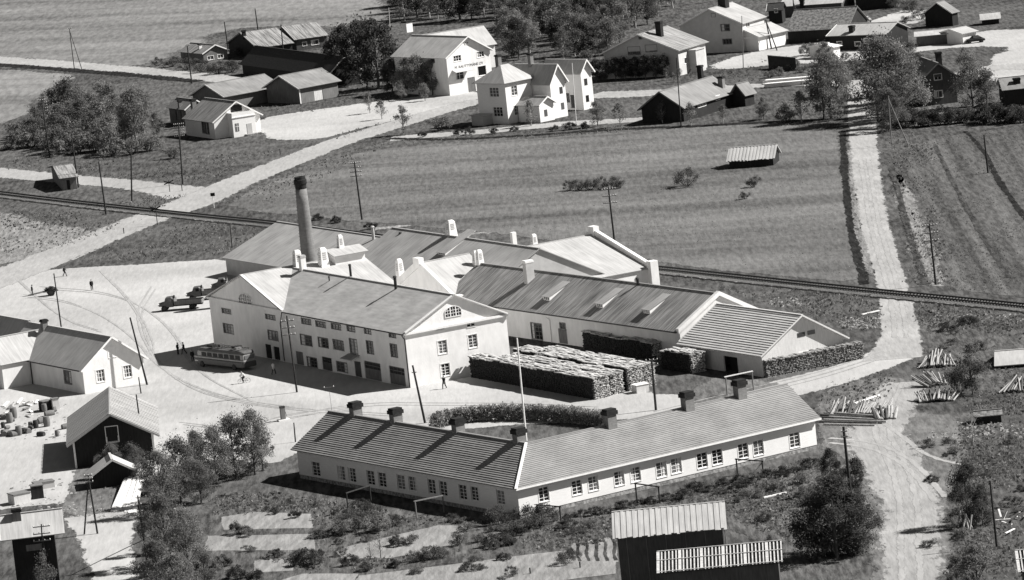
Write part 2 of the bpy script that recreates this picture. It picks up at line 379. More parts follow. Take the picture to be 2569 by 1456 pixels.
patch('lush_and_shade_grass', M['shadegrass'], [(560, 1240), (760, 1230), (1000, 1280), (1290, 1320), (1540, 1330), (1540, 1370), (1300, 1400), (900, 1450), (640, 1500), (500, 1500), (520, 1300)], 3, 2)
patch('lush_and_shade_grass', M['shadegrass'], [(1300, 1310), (1520, 1270), (1800, 1210), (2050, 1150), (2150, 1180), (2190, 1290), (2180, 1480), (1960, 1500), (1850, 1300), (1520, 1340)], 3, 2)
# pale strips in the meadow: old drain lines
for a in ([(1000, 393), (1300, 372), (1700, 350), (2080, 340)], [(700, 470), (980, 448), (1300, 420), (1560, 400), (1740, 396)], [(760, 545), (900, 528), (1200, 500), (1290, 497)],
          [(1060, 520), (1500, 490), (1660, 460)], [(940, 575), (1290, 537), (1600, 526), (1860, 520)], [(1140, 590), (1500, 560), (1840, 530)], [(1330, 470), (1700, 435)]):
    strip('drain_line', M['strip'], a, 2.6, 1.3, .8)
patch('forest_floor', M['forest'], [(1000, -10), (1720, -10), (1700, 40), (1600, 120), (1490, 165), (1260, 150), (1240, 60), (1000, 60)], 6, 3)
# yards and roads
patch('yard', M['dirt'], [(-120, 690), (40, 690), (178, 672), (420, 660), (575, 650), (760, 700), (1000, 800), (1250, 900), (1500, 960), (1700, 1000), (1900, 965), (2060, 930), (2190, 890), (2215, 830), (2310, 850), (2300, 900), (2180, 940),
      (2040, 985), (1900, 1010), (1700, 1045), (1400, 1060), (1100, 1080), (760, 1130), (690, 1170), (560, 1150), (420, 1180), (300, 1250), (-150, 1290)], 1.6, .7)
patch('yard', M['dirt'], [(640, 300), (720, 285), (900, 262), (1130, 232), (1200, 232), (1200, 252), (1060, 285), (990, 303), (870, 330), (800, 350), (700, 352), (640, 335)], 2.5, 1.5)
patch('yard', M['dirt'], [(2060, 110), (2150, 60), (2300, 20), (2330, 55), (2200, 70), (2240, 120), (2380, 110), (2440, 78), (2640, 72), (2640, 230), (2470, 200), (2460, 160), (2560, 118), (2420, 118), (2300, 130), (2100, 160), (1960, 160), (1870, 172), (1790, 175), (1790, 155), (1960, 118)], 3, 2)
patch('yard', M['darkdirt'], [(1700, 1000), (1800, 935), (1920, 955), (2000, 985), (1900, 1012), (1800, 1030)], 2, 1)
patch('yard', M['darkdirt'], [(2060, 985), (2200, 945), (2330, 960), (2290, 1010), (2320, 1040), (2420, 1040), (2420, 1180), (2380, 1230), (2390, 1300), (2370, 1500), (2170, 1500), (2190, 1360), (2170, 1260), (2150, 1160), (2060, 1135), (2050, 1060)], 2, 1)
strip('main_road', M['road'], [(-260, 790), (-60, 722), (100, 660), (240, 602), (380, 545), (470, 515), (600, 455), (740, 400), (860, 353), (960, 324), (1060, 292), (1210, 250)], [12, 12, 11, 10, 10, 11, 9, 8.5, 8, 8, 8, 7], 1.0, .3)
strip('side_road', M['road'], [(-60, 428), (60, 440), (200, 453), (330, 463), (440, 480), (500, 487)], [7.5, 7.5, 7.5, 7.5, 9, 13], 1, .4)
strip('far_road', M['road'], [(-120, 142), (150, 162), (330, 177), (520, 195), (700, 212)], 8.5, 1.2, .5)
strip('ditch', M['ditch'], [(-120, 154), (150, 174), (330, 189), (500, 205)], 3.5, 1.5, .8)
strip('house_lane', M['road'], [(980, 350), (1080, 340), (1200, 333), (1400, 312), (1520, 306), (1620, 300)], 7, 1, .5)
strip('far_lane', M['road'], [(1480, 240), (1600, 236), (1700, 230), (1900, 215), (2060, 208), (2200, 210), (2330, 200), (2480, 170), (2640, 165)], [10, 10, 8, 6, 6, 11, 7, 9, 10], 1.5, .8)
strip('gravel_track', M['track'], [(2160, 205), (2162, 300), (2168, 400), (2180, 480), (2192, 560), (2215, 640), (2240, 720), (2252, 790), (2262, 850), (2240, 905)], [5.5, 5.2, 4.6, 4.5, 4.4, 4.3, 4.2, 4.6, 5.5, 8], .6, .2)
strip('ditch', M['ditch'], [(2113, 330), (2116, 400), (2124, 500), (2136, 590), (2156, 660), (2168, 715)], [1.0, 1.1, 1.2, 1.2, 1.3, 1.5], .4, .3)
strip('ditch', M['furrow'], [(2235, 420), (2262, 520), (2285, 600), (2300, 660), (2325, 715)], [.5, .7, .8, .8, .6], .6, .5)  # ditch shade drawn as a dark flat strip
strip('ditch', M['ditch'], [(2420, 330), (2470, 380), (2490, 430), (2530, 490), (2580, 560), (2620, 610)], [.6, .6, .8, .9, .9, .9], .35, .3)
strip('ditch', M['furrow'], [(2345, 365), (2390, 460), (2450, 570), (2530, 700)], [.3, .4, .3, .3], .5, .3)

strip('lower_road', M['darktrack'], [(2270, 960), (2230, 1020), (2190, 1090), (2230, 1150), (2275, 1230), (2290, 1330), (2290, 1520)], [6.5, 7, 7, 6.8, 6.5, 6.2, 6.2], 1.4, .5)
strip('ditch', M['ditch'], [(980, 348), (1100, 352), (1300, 343), (1500, 327), (1720, 318), (1960, 305), (2080, 300)], 2.0, 1.2, .8)
strip('verge', M['shadegrass'], [(500, 520), (600, 490), (720, 440), (880, 382), (1000, 352)], 3.0, 2, 1.2)
# garden plots at the bottom
for q in ([(555, 1298), (640, 1285), (780, 1290), (785, 1325), (560, 1330)], [(520, 1345), (785, 1340), (790, 1380), (515, 1382)], [(640, 1408), (730, 1400), (735, 1432), (640, 1436)],
          [(840, 1380), (1100, 1318), (1180, 1320), (1140, 1370), (980, 1400), (860, 1402)], [(880, 1470), (900, 1445), (1300, 1395), (1540, 1368), (1545, 1440), (1300, 1470)], [(660, 1470), (760, 1440), (900, 1440), (880, 1475)],
          [(1430, 1365), (1545, 1345), (1550, 1410), (1450, 1425)]):
    patch('garden_plot', M['soil'], q, .3, .3, sm=0)
for i in range(5):
    x = 1440 + i * 23; strip('garden_furrow', M['furrow'], [(x, 1352 - i * 1.5), (x + 12, 1368), (x + 6, 1390), (x + 16, 1412)], .3, .15, .05)
strip('garden_path', M['dirt'], [(250, 1290), (265, 1360), (285, 1420), (300, 1500)], [9, 6, 5.2, 5.2], .8, .4)
patch('trampled_ground', M['darkdirt'], [(200, 1150), (320, 1130), (350, 1220), (330, 1300), (150, 1300), (170, 1230)], 1.5, .8)

for a in ([(60, 740), (200, 760), (330, 840), (400, 930), (560, 1000), (800, 1030)], [(100, 720), (300, 735), (430, 820), (480, 930), (640, 1010)], [(380, 720), (330, 800), (420, 960), (640, 1020), (1000, 1040)], [(640, 1060), (900, 1010), (1090, 1012), (1300, 1012), (1500, 1022)],
          [(250, 680), (330, 760), (380, 860), (370, 900)], [(40, 700), (150, 800), (250, 830)], [(450, 1060), (620, 1080), (700, 1040), (900, 1020)], [(1650, 1040), (1850, 990), (2050, 945), (2200, 895)], [(1640, 1034), (1850, 982), (2050, 937), (2205, 885)]):
    strip('tyre_track', M['rut'], a, .16, .15, .08); strip('tyre_track', M['rut'], [(x + 10, y + 6) for x, y in a], .16, .15, .08)
for dx in (-1, 1):
    strip('tyre_track', M['rut'], [(2168 + dx * 9, 400), (2180 + dx * 10, 480), (2192 + dx * 11, 560), (2215 + dx * 12, 640), (2240 + dx * 13, 720), (2256 + dx * 14, 800), (2258 + dx * 15, 850)], .5, .4, .1)
    strip('tyre_track', M['rut'], [(2250 + dx * 14, 960), (2215 + dx * 16, 1030), (2210 + dx * 18, 1090), (2250 + dx * 20, 1160), (2280 + dx * 22, 1250), (2285 + dx * 24, 1470)], .5, .4, .15)
strip('tyre_track', M['rut'], [(2080, 1100), (2200, 1110), (2300, 1160), (2370, 1250)], .4, .4, .1); strip('tyre_track', M['rut'], [(2080, 1112), (2190, 1124), (2280, 1172), (2345, 1260)], .4, .4, .1); strip('tyre_track', M['rut'], [(2430, 1170), (2330, 1150), (2250, 1085), (2180, 1040)], .4, .4, .1)
# railway: ballast bed, sleepers and two rails
def railway():
    pts = [(-120, 474), (0, 490), (200, 514), (400, 536), (560, 553), (700, 566), (1000, 606), (1300, 645), (1640, 678), (1900, 706), (2200, 738), (2400, 757), (2700, 788)]
    strip('railway_bed', M['ballast'], pts, 3.4, .8, .3)
    for s_ in (1, -1):
        strip('railway_ditch', M['ditch'], [(G(*p).x, G(*p).y + s_ * 3.2) for p in pts], 1.5, .6, .3, world=True)
    P = smooth([G(*p).xy for p in pts], False, 2)
    t = thing('railway_track', 'pair of dark rails on sleepers crossing the whole scene in front of the meadow', 'railway track', (P[0].x, P[0].y, 0))
    sl_ = MB(); ra = [MB(), MB()]; o = P[0]
    for i in range(len(P) - 1):
        a, b = P[i] - o, P[i + 1] - o; d = b - a
        if d.length < 1e-4: continue
        u = d.normalized(); nn = Vector((-u.y, u.x))
        for k, s_ in enumerate((.78, -.78)):
            ra[k].beam((a.x + nn.x * s_, a.y + nn.y * s_, .48), (b.x + nn.x * s_, b.y + nn.y * s_, .48), .14, .22)
        q = int(d.length / .62)
        for j in range(q):
            c = a + d * (j / q); sl_.beam((c.x - nn.x * 1.15, c.y - nn.y * 1.15, .3), (c.x + nn.x * 1.15, c.y + nn.y * 1.15, .3), .24, .1)
    e = MB()
    for i in range(len(P) - 1):
        a, b = P[i] - o, P[i + 1] - o; u = (b - a)
        if u.length < 1e-4: continue
        u.normalize(); nn = Vector((-u.y, u.x)); r = []
        for c in (a, b): r.append([(c.x + nn.x * k, c.y + nn.y * k, z) for k, z in ((1.8, .0), (1.25, .27), (-1.25, .27), (-1.8, .0))])
        for k in range(3): e.poly([r[0][k], r[0][k + 1], r[1][k + 1], r[1][k]][::-1])
    e.build('ballast', M['ballast2'], t)
    x = sl_.build('sleepers', M['ballast3'], t); x['kind'] = 'stuff'
    for k in range(2): ra[k].build('rail', M['iron'], t)
M['ballast3'] = mat('dusty_sleepers', .12, .26, 3)
M['ballast2'] = mat('coarse_ballast', .14, .28, 3, bump=.08, big=(.1, .4))
railway()
# ------------------------------------------------------------------ buildings
WINC = {}; crnd = random.Random(31)
def window_mesh(w, h, nx, nz, fw=.09, mw=.05, frame='trim', sill=True, top=False, recess=.12):
    """pane and frame meshes centred on x and z; outside is -y"""
    key = (round(w, 1), round(h, 1), nx, nz, fw, mw, frame, sill, top, recess)
    if key in WINC: return WINC[key]
    w, h = round(w, 1), round(h, 1)
    p = MB().box(-w / 2, w / 2, recess, recess + .02, -h / 2, h / 2).mesh('pane', M['glass'])
    f = MB(); y0, y1 = recess - .05, recess - .004; o = fw
    f.box(-w / 2, -w / 2 + o, y0, y1, -h / 2, h / 2); f.box(w / 2 - o, w / 2, y0, y1, -h / 2, h / 2)
    f.box(-w / 2 + o, w / 2 - o, y0, y1, -h / 2, -h / 2 + o); f.box(-w / 2 + o, w / 2 - o, y0, y1, h / 2 - o, h / 2)
    for k in range(1, nx):
        x = -w / 2 + w * k / nx; ww = mw * (1.7 if nx == 2 or (nx == 3) else 1)
        f.box(x - ww / 2, x + ww / 2, y0 + .006, y1, -h / 2 + o, h / 2 - o)
    zs = [-h / 2 + h * k / nz for k in range(1, nz)]
    if top: zs = [h / 2 - h * .3] + [-h / 2 + h * .7 * k / nz for k in range(1, nz)]
    for z in zs: f.box(-w / 2 + o, w / 2 - o, y0 + .012, y1, z - mw / 2, z + mw / 2)
    if sill: f.box(-w / 2 - .06, w / 2 + .06, -.07, y0 - .002, -h / 2 - .07, -h / 2 - .003)
    # casing on the wall face
    c = .10
    f.box(-w / 2 - c, -w / 2, -.03, y0 - .004, -h / 2, h / 2 + c); f.box(w / 2, w / 2 + c, -.03, y0 - .004, -h / 2, h / 2 + c); f.box(-w / 2, w / 2, -.03, y0 - .004, h / 2, h / 2 + c)
    WINC[key] = (p, f.mesh('frame', M[frame])); return WINC[key]

class House:
    """origin at the corner nearest the viewer; local x runs along the right-hand wall (plane y=0), local y along the left-hand wall (plane x=0)"""
    def __init__(s, name, label, cat, N, th, rx, lx, H, group=None, LR=None, LL=None):
        s.o = G(*N) if len(N) == 2 else Vector(N); s.o.z = 0 if len(N) == 2 else N[2]; s.th = math.radians(th)
        s.u = Vector((math.cos(s.th), math.sin(s.th), 0)); s.v = Vector((-s.u.y, s.u.x, 0)); s.H = H
        s.LR = LR or along(s.o, s.u, rx); s.LL = LL or along(s.o, s.v, lx)
        s.t = thing(name, label, cat, s.o, s.th, group); s.holes = {'R': [], 'L': []}; s.roofplanes = {}
    def loc(s, p): d = Vector(p) - s.o; return Vector((d.dot(s.u), d.dot(s.v), d.z))
    def w(s, x, y, z): return s.o + s.u * x + s.v * y + Vector((0, 0, z))
    def px(s, x, y, z): return tuple(round(c) for c in PX(s.w(x, y, z)))
    def lray(s, x, y):
        d = ray(x, y); return s.loc(CAM), Vector((d.dot(s.u), d.dot(s.v), d.z))
    def onwall(s, face, x, y, off=0.0):
        """pixel bearing -> (distance along the wall, height) on a wall plane"""
        c, d = s.lray(x, y)
        if face == 'R': t = (off - c.y) / d.y; p = c + d * t; return p.x, p.z
        t = (off - c.x) / d.x; p = c + d * t; return p.y, p.z
    def onroof(s, x, y, plane):
        p0, n = s.roofplanes[plane]; c, d = s.lray(x, y); t = (p0 - c).dot(n) / d.dot(n); return c + d * t
    def win(s, face, xc, yc, wp, hp, nx=2, nz=3, name='window', off=0.0, proud=False, frame='trim', top=False, sill=True, fw=.09, label=None, wm=None, hm=None):
        a, z = s.onwall(face, xc, yc, off); sc = S(*PX(s.w(a if face == 'R' else off, off if face == 'R' else a, 0)))
        a0 = s.onwall(face, xc - wp / 2, yc, off)[0]; a1 = s.onwall(face, xc + wp / 2, yc, off)[0]
        w_, h_ = round(wm or abs(a1 - a0), 1), round(hm or hp / sc, 1)
        s.place(face, a, z, w_, h_, nx, nz, name, off, proud, frame, top, sill, fw, label)
    def place(s, face, a, z, w_, h_, nx=2, nz=3, name='window', off=0.0, proud=False, frame='trim', top=False, sill=True, fw=.09, label=None):
        w_, h_ = round(w_, 1), round(h_, 1)
        pm, fm = window_mesh(w_, h_, nx, nz, frame=frame, top=top, sill=sill, fw=fw, recess=-.03 if proud else .12)
        if not proud: s.holes[face].append((a - w_ / 2, a + w_ / 2, z - h_ / 2, z + h_ / 2))
        loc = (a, off, z) if face == 'R' else (off, a, z)
        p = child(name, pm, s.t, loc, 0 if face == 'R' else -math.pi / 2); child('frame', fm, p)
        if not proud and w_ > .7 and h_ > 1.0 and crnd.random() < .5:
            k = ('c', w_, h_, crnd.choice((0, 1)), crnd.choice((.22, .36)))
            if k not in WINC: x0 = -w_ / 2 if k[3] == 0 else w_ / 2 - w_ * k[4]; WINC[k] = MB().box(x0 + .02, x0 + w_ * k[4] - .02, .1165, .1192, -h_ / 2 + .05, h_ / 2 - .05).mesh('curtain', M['cloth_pale'])
            child('curtain', WINC[k], p)
        if label: p['label'] = label
    def door(s, face, a, z0, w_, h_, m='greywood', name='door', off=0.0, nlight=0, label=None):
        s.holes[face].append((a - w_ / 2, a + w_ / 2, z0, z0 + h_))
        b = MB(); b.box(-w_ / 2, w_ / 2, .1, .14, 0, h_)
        n = max(2, int(w_ / .45))
        for k in range(n): b.box(-w_ / 2 + w_ * k / n + .02, -w_ / 2 + w_ * (k + 1) / n - .02, .075, .1, .05, h_ * (.55 if nlight else 1) - .03)
        d = b.build(name, M[m], s.t, (a, off, z0) if face == 'R' else (off, a, z0), 0 if face == 'R' else -math.pi / 2)
        if nlight:
            g_ = MB()
            for k in range(nlight):
                for q in range(2): g_.box(-w_ / 2 + w_ * k / nlight + .07, -w_ / 2 + w_ * (k + 1) / nlight - .07, .06, .1, h_ * (.6 + .19 * q), h_ * (.6 + .19 * q) + h_ * .15)
            g_.build('pane', M['glass'], d)
        if label: d['label'] = label
        return d
    def wallgrid(s, b, face, a0, a1, z0, z1, off=0.0, depth=.2):
        hs = [h for h in s.holes[face] if h[0] < a1 and h[1] > a0 and h[2] < z1 - .01 and h[3] > z0]
        xs = sorted({a0, a1} | {min(max(q, a0), a1) for h in hs for q in h[:2]}); zs = sorted({z0, z1} | {min(max(q, z0), z1) for h in hs for q in h[2:]})
        def P(a, z, d=0): return (a, off + d, z) if face == 'R' else (off + d, a, z)
        def Q(pts): b.poly(pts if face == 'R' else pts[::-1])
        for i in range(len(xs) - 1):
            for j in range(len(zs) - 1):
                cx, cz = (xs[i] + xs[i + 1]) / 2, (zs[j] + zs[j + 1]) / 2
                if any(h[0] < cx < h[1] and h[2] < cz < h[3] for h in hs): continue
                Q([P(xs[i], zs[j]), P(xs[i + 1], zs[j]), P(xs[i + 1], zs[j + 1]), P(xs[i], zs[j + 1])])
        for h in hs:
            Q([P(h[0], h[2]), P(h[0], h[2], depth), P(h[0], h[3], depth), P(h[0], h[3])][::-1]); Q([P(h[1], h[2]), P(h[1], h[2], depth), P(h[1], h[3], depth), P(h[1], h[3])])
            Q([P(h[0], h[3]), P(h[0], h[3], depth), P(h[1], h[3], depth), P(h[1], h[3])][::-1]); Q([P(h[0], h[2]), P(h[0], h[2], depth), P(h[1], h[2], depth), P(h[1], h[2])])
    def walls(s, m, rise=0, ridge='L', fr=.5, x0=0.0, x1=None, y0=0.0, y1=None, H=None, name='wall', z0=-.3):
        """walls of one rectangular block with gables under the ridge"""
        x1 = s.LR if x1 is None else x1; y1 = s.LL if y1 is None else y1; H = H or s.H; b = MB()
        s.wallgrid(b, 'R', x0, x1, z0, H, y0); s.wallgrid(b, 'L', y0, y1, z0, H, x0)
        b.poly([(x1, y0, z0), (x1, y1, z0), (x1, y1, H), (x1, y0, H)]); b.poly([(x1, y1, z0), (x0, y1, z0), (x0, y1, H), (x1, y1, H)])
        if rise and ridge == 'L':
            xm = x0 + (x1 - x0) * fr
            b.poly([(x0, y0, H), (x1, y0, H), (xm, y0, H + rise)]); b.poly([(x1, y1, H), (x0, y1, H), (xm, y1, H + rise)])
        elif rise:
            ym = y0 + (y1 - y0) * fr
            b.poly([(x0, y1, H), (x0, y0, H), (x0, ym, H + rise)]); b.poly([(x1, y0, H), (x1, y1, H), (x1, ym, H + rise)])
        return b.build(name, M[m], s.t)
    def roof(s, m, rise, ridge='L', fr=.5, ov=.5, gov=.5, x0=0.0, x1=None, y0=0.0, y1=None, H=None, style='slab', step=.35, t=.12, mats=None, key='', name='roof', gov2=None, up=.06, jit=0.0):
        x1 = s.LR if x1 is None else x1; y1 = s.LL if y1 is None else y1; H = (H or s.H) + up; b = MB(); gov2 = gov if gov2 is None else gov2
        if ridge == 'L':
            xm = x0 + (x1 - x0) * fr; k1 = rise / (xm - x0) ; k2 = rise / (x1 - xm); za = H - ov * k1; zb = H - ov * k2; ya, yb = y0 - gov, y1 + gov2
            b.slope((x0 - ov, yb, za), (x0 - ov, ya, za), (xm, ya, H + rise), (xm, yb, H + rise), style, t, step, jit)
            b.slope((x1 + ov, ya, zb), (x1 + ov, yb, zb), (xm, yb, H + rise), (xm, ya, H + rise), style, t, step, jit)
            s.roofplanes[key + 'near'] = (Vector((x0, 0, H)), Vector((-k1, 0, 1))); s.roofplanes[key + 'far'] = (Vector((x1, 0, H)), Vector((k2, 0, 1)))
            b.beam((xm, ya + .02, H + rise + .02), (xm, yb - .02, H + rise + .02), .3, .1)
        else:
            ym = y0 + (y1 - y0) * fr; k1 = rise / (ym - y0); k2 = rise / (y1 - ym); za = H - ov * k1; zb = H - ov * k2; xa, xb = x0 - gov, x1 + gov2
            b.slope((xa, y0 - ov, za), (xb, y0 - ov, za), (xb, ym, H + rise), (xa, ym, H + rise), style, t, step, jit)
            b.slope((xb, y1 + ov, zb), (xa, y1 + ov, zb), (xa, ym, H + rise), (xb, ym, H + rise), style, t, step, jit)
            s.roofplanes[key + 'near'] = (Vector((0, y0, H)), Vector((0, -k1, 1))); s.roofplanes[key + 'far'] = (Vector((0, y1, H)), Vector((0, k2, 1)))
            b.beam((xa + .02, ym, H + rise + .02), (xb - .02, ym, H + rise + .02), .3, .1)
        s.rf = b.build(name, M[m], s.t); return s.rf
    def barge(s, m, rise, ridge='L', fr=.5, ov=.5, gov=.5, x0=0.0, x1=None, y0=0.0, y1=None, H=None, wd=.25, up=.06, name='bargeboard', parent=None):
        """boards along the gable edges that face the viewer, and the fascia along the near eave"""
        x1 = s.LR if x1 is None else x1; y1 = s.LL if y1 is None else y1; H = (H or s.H) + up; b = MB()
        if ridge == 'L':
            xm = x0 + (x1 - x0) * fr; k1 = rise / (xm - x0); k2 = rise / (x1 - xm); y = y0 - gov - .03
            A, B, C = (x0 - ov, y, H - ov * k1 - .05), (xm, y, H + rise - .05), (x1 + ov, y, H - ov * k2 - .05)
            b.beam(A, B, .05, wd); b.beam(B, C, .05, wd)
        else:
            ym = y0 + (y1 - y0) * fr; k1 = rise / (ym - y0); k2 = rise / (y1 - ym); x = x0 - gov - .03
            A, B, C = (x, y0 - ov, H - ov * k1 - .05), (x, ym, H + rise - .05), (x, y1 + ov, H - ov * k2 - .05)
            b.beam(A, B, .05, wd); b.beam(B, C, .05, wd)
        return b.build(name, M[m], parent or s.rf)
    def gutter(s, m, face, ov, H, a0, a1, r=.09, drop=.12, off=0.0, name='gutter'):
        b = MB()
        if face == 'L': b.cyl((off - ov - .06, a0, H - drop), (off - ov - .06, a1, H - drop), r, n=6)
        else: b.cyl((a0, off - ov - .06, H - drop), (a1, off - ov - .06, H - drop), r, n=6)
        return b.build(name, M[m], s.rf)
    def stack(s, x, y, plane, h, sx, sy=None, m='chimney', cap='brick_dark', name='chimney', capw=.12, ch=.35, hole=True, base=None):
        """chimney standing on a roof plane where the bearing (x, y) meets it"""
        p = s.onroof(x, y, plane) if base is None else Vector(base); sy = sy or sx
        b = MB().box(-sx / 2, sx / 2, -sy / 2, sy / 2, -.8, h - ch)
        c = b.build(name, M[m], s.rf, p)
        k = MB(); q = capw; k.box(-sx / 2 - q, sx / 2 + q, -sy / 2 - q, sy / 2 + q, h - ch + .004, h - ch * .35)
        k.box(-sx / 2 - q * .3, sx / 2 + q * .3, -sy / 2 - q * .3, sy / 2 + q * .3, h - ch * .35 + .004, h)
        k.build('chimney_cap', M[cap], c); return c
    def ventilator(s, x, y, plane, h, w_=1.1, base=None, louvre=True, name='roof_ventilator'):
        """white tapered ventilator with louvred faces and a rounded hood"""
        p = s.onroof(x, y, plane) if base is None else Vector(base); h *= .76; w_ *= .85; b = MB(); a, c = w_ / 2, w_ * .36
        vs = [(-a, -a, -.9), (a, -a, -.9), (a, a, -.9), (-a, a, -.9), (-c, -c, h * .86), (c, -c, h * .86), (c, c, h * .86), (-c, c, h * .86), (-c * .7, -c * .4, h), (c * .7, -c * .4, h), (c * .7, c * .4, h), (-c * .7, c * .4, h)]
        b.add(vs, [(0, 1, 5, 4), (1, 2, 6, 5), (2, 3, 7, 6), (3, 0, 4, 7), (4, 5, 9, 8), (5, 6, 10, 9), (6, 7, 11, 10), (7, 4, 8, 11), (8, 9, 10, 11)])
        o = b.build(name, M['plaster'], s.rf, p)
        if louvre:
            k = MB()
            for i in range(4):
                z = h * (.3 + .12 * i); e = a + (c - a) * (z + .9) / (h * .86 + .9)
                k.box(-e * .5, e * .5, -e - .035, -e + .02, z, z + h * .07); k.box(-e - .035, -e + .02, -e * .5, e * .5, z, z + h * .07)
            k.build('louvre', M['plaster_grey'], o)
        return o
    def monitor(s, x, y, plane, w_, ln, h=.5, m='felt', key='skylight', down=(-1, 0)):
        """long low skylight box lying up the slope, its upper end running into the roof"""
        p = s.onroof(x, y, plane); p0, n = s.roofplanes[plane]; k = -n.x / n.z if abs(n.x) > 1e-6 else -n.y / n.z   # rise per metre inwards
        k = abs(k); f = MB(); zt = k * ln * .45 + h
        def L(a, b_, z): return (a, b_, z) if down == (-1, 0) else (b_, a, z)
        pts = [L(0, -w_ / 2, -.1), L(0, w_ / 2, -.1), L(0, w_ / 2, h), L(0, -w_ / 2, h), L(ln, -w_ / 2, k * ln - .1), L(ln, w_ / 2, k * ln - .1), L(ln, w_ / 2, k * ln + .06), L(ln, -w_ / 2, k * ln + .06)]
        fs = [(0, 1, 2, 3), (0, 4, 7, 3), (1, 2, 6, 5)]
        o = f.add(pts, fs).build(key, M['plaster'], s.rf, p)
        r = MB(); r.slope(L(-.25, w_ / 2 + .15, h + .02), L(-.25, -w_ / 2 - .15, h + .02), L(ln, -w_ / 2 - .15, k * ln + .1), L(ln, w_ / 2 + .15, k * ln + .1), 'slab', .06)
        r.build('skylight_roof', M[m], o)
        q = MB()
        for i in range(3):
            a0 = -w_ / 2 + .12 + i * (w_ - .2) / 3; c = [L(-.02, a0, .08), L(-.02, a0 + (w_ - .2) / 3 - .1, .08), L(-.02, a0 + (w_ - .2) / 3 - .1, h - .06), L(-.02, a0, h - .06)]
            q.poly(c[::-1])
        q.build('pane', M['glass'], o); return o
    def pipe(s, x, y, plane, h, r=.15, m='iron', name='flue_pipe'):
        p = s.onroof(x, y, plane); o = MB().cyl((0, 0, -.5), (0, 0, h), r, n=8).cyl((0, 0, h + .004), (0, 0, h + .2), r * 1.5, r * .9, n=8).build(name, M[m], s.rf, p); return o

def slab_roof(b, pts, t=.12):
    """closed slab under a polygon roof plane"""
    P = [Vector(p) for p in pts]; n = (P[1] - P[0]).cross(P[2] - P[0]).normalized()
    if n.z < 0: P.reverse(); n = -n
    k = len(P); uv = []
    e = (P[1] - P[0]); e.normalize(); f_ = n.cross(e)
    for p in P: uv.append(((p - P[0]).dot(e), (p - P[0]).dot(f_)))
    b.poly(P, uv); b.poly([p - n * t for p in P][::-1])
    for i in range(k): b.poly([P[i] - n * t, P[(i + 1) % k] - n * t, P[(i + 1) % k], P[i]])
# ------------------------------------------------------------------ the factory: front wing with a cross wing at its far end
f1 = House('factory_building', 'white plastered three storey factory with pediment gables, bus parked along its shaded front', 'factory', (1030, 974), 28.5, 1283, 538, 7.5)
Lm = along(f1.o, f1.v, 726)            # where the cross wing starts along the front
RISE1 = 3.9; RISE2 = 4.1
XB = 19.0                                # cross wing length backwards
for xc, yc, wp, hp, nx, nz in [(866 - 100 + 2, 808, 23, 15, 3, 2), (804, 815, 23, 15, 3, 2), (843, 821, 23, 15, 3, 2), (880, 826, 19, 15, 2, 2), (922, 832, 16, 15, 2, 2), (984, 841, 16, 15, 2, 2), (678, 797, 23, 13, 3, 2), (568, 782, 22, 13, 3, 2),
                        (768, 855, 28, 27, 3, 3), (811, 861, 24, 26, 3, 3), (849, 867, 25, 26, 3, 3), (928, 873, 16, 34, 2, 4), (988, 881, 16, 34, 2, 4), (685, 843, 24, 25, 3, 3), (573, 826, 24, 25, 3, 3),
                        (783, 910, 24, 26, 3, 3), (858, 922, 25, 26, 3, 3)]:
    f1.win('L', xc, yc, wp, hp, nx, nz, frame='greywood', sill=False)
f1.win('L', 887, 873, 18, 44, 2, 5, frame='greywood', sill=False, name='stair_window')
for xc, wp, hp, m_, nl in [(752, 18, 34, 'greywood', 0), (819, 24, 34, 'brownwood', 2), (895, 16, 40, 'brownwood', 0), (676, 14, 36, 'darkwood', 0), (696, 14, 34, 'darkwood', 0)]:
    a = f1.onwall('L', xc, 900)[0]; w_ = abs(f1.onwall('L', xc - wp / 2, 900)[0] - f1.onwall('L', xc + wp / 2, 900)[0]); f1.door('L', a, .05, w_, hp / S(*PX(f1.w(0, a, 0))), m_, nlight=nl)
for xc, wp in [(935, 40), (995, 38)]:
    a = f1.onwall('L', xc, 930)[0]; w_ = abs(f1.onwall('L', xc - wp / 2, 930)[0] - f1.onwall('L', xc + wp / 2, 930)[0]); f1.door('L', a, .05, w_, 2.5, 'greywood', 'garage_door', nlight=4)
for xc, yc, wp, hp, nx, nz, tp in [(1110, 871, 24, 34, 2, 3, True), (1186, 856, 24, 34, 2, 3, True), (1117, 928, 24, 32, 2, 3, True), (1192, 905, 24, 30, 2, 3, True), (1104, 824, 22, 10, 2, 1, False), (1181, 813, 22, 14, 2, 2, False)]:
    f1.win('R', xc, yc, wp, hp, nx, nz, top=tp)
f1.walls('plaster', RISE1, 'L', y1=Lm + .05)
f1.walls('plaster', RISE2, 'R', x1=XB, y0=Lm, y1=f1.LL, name='wing_wall')
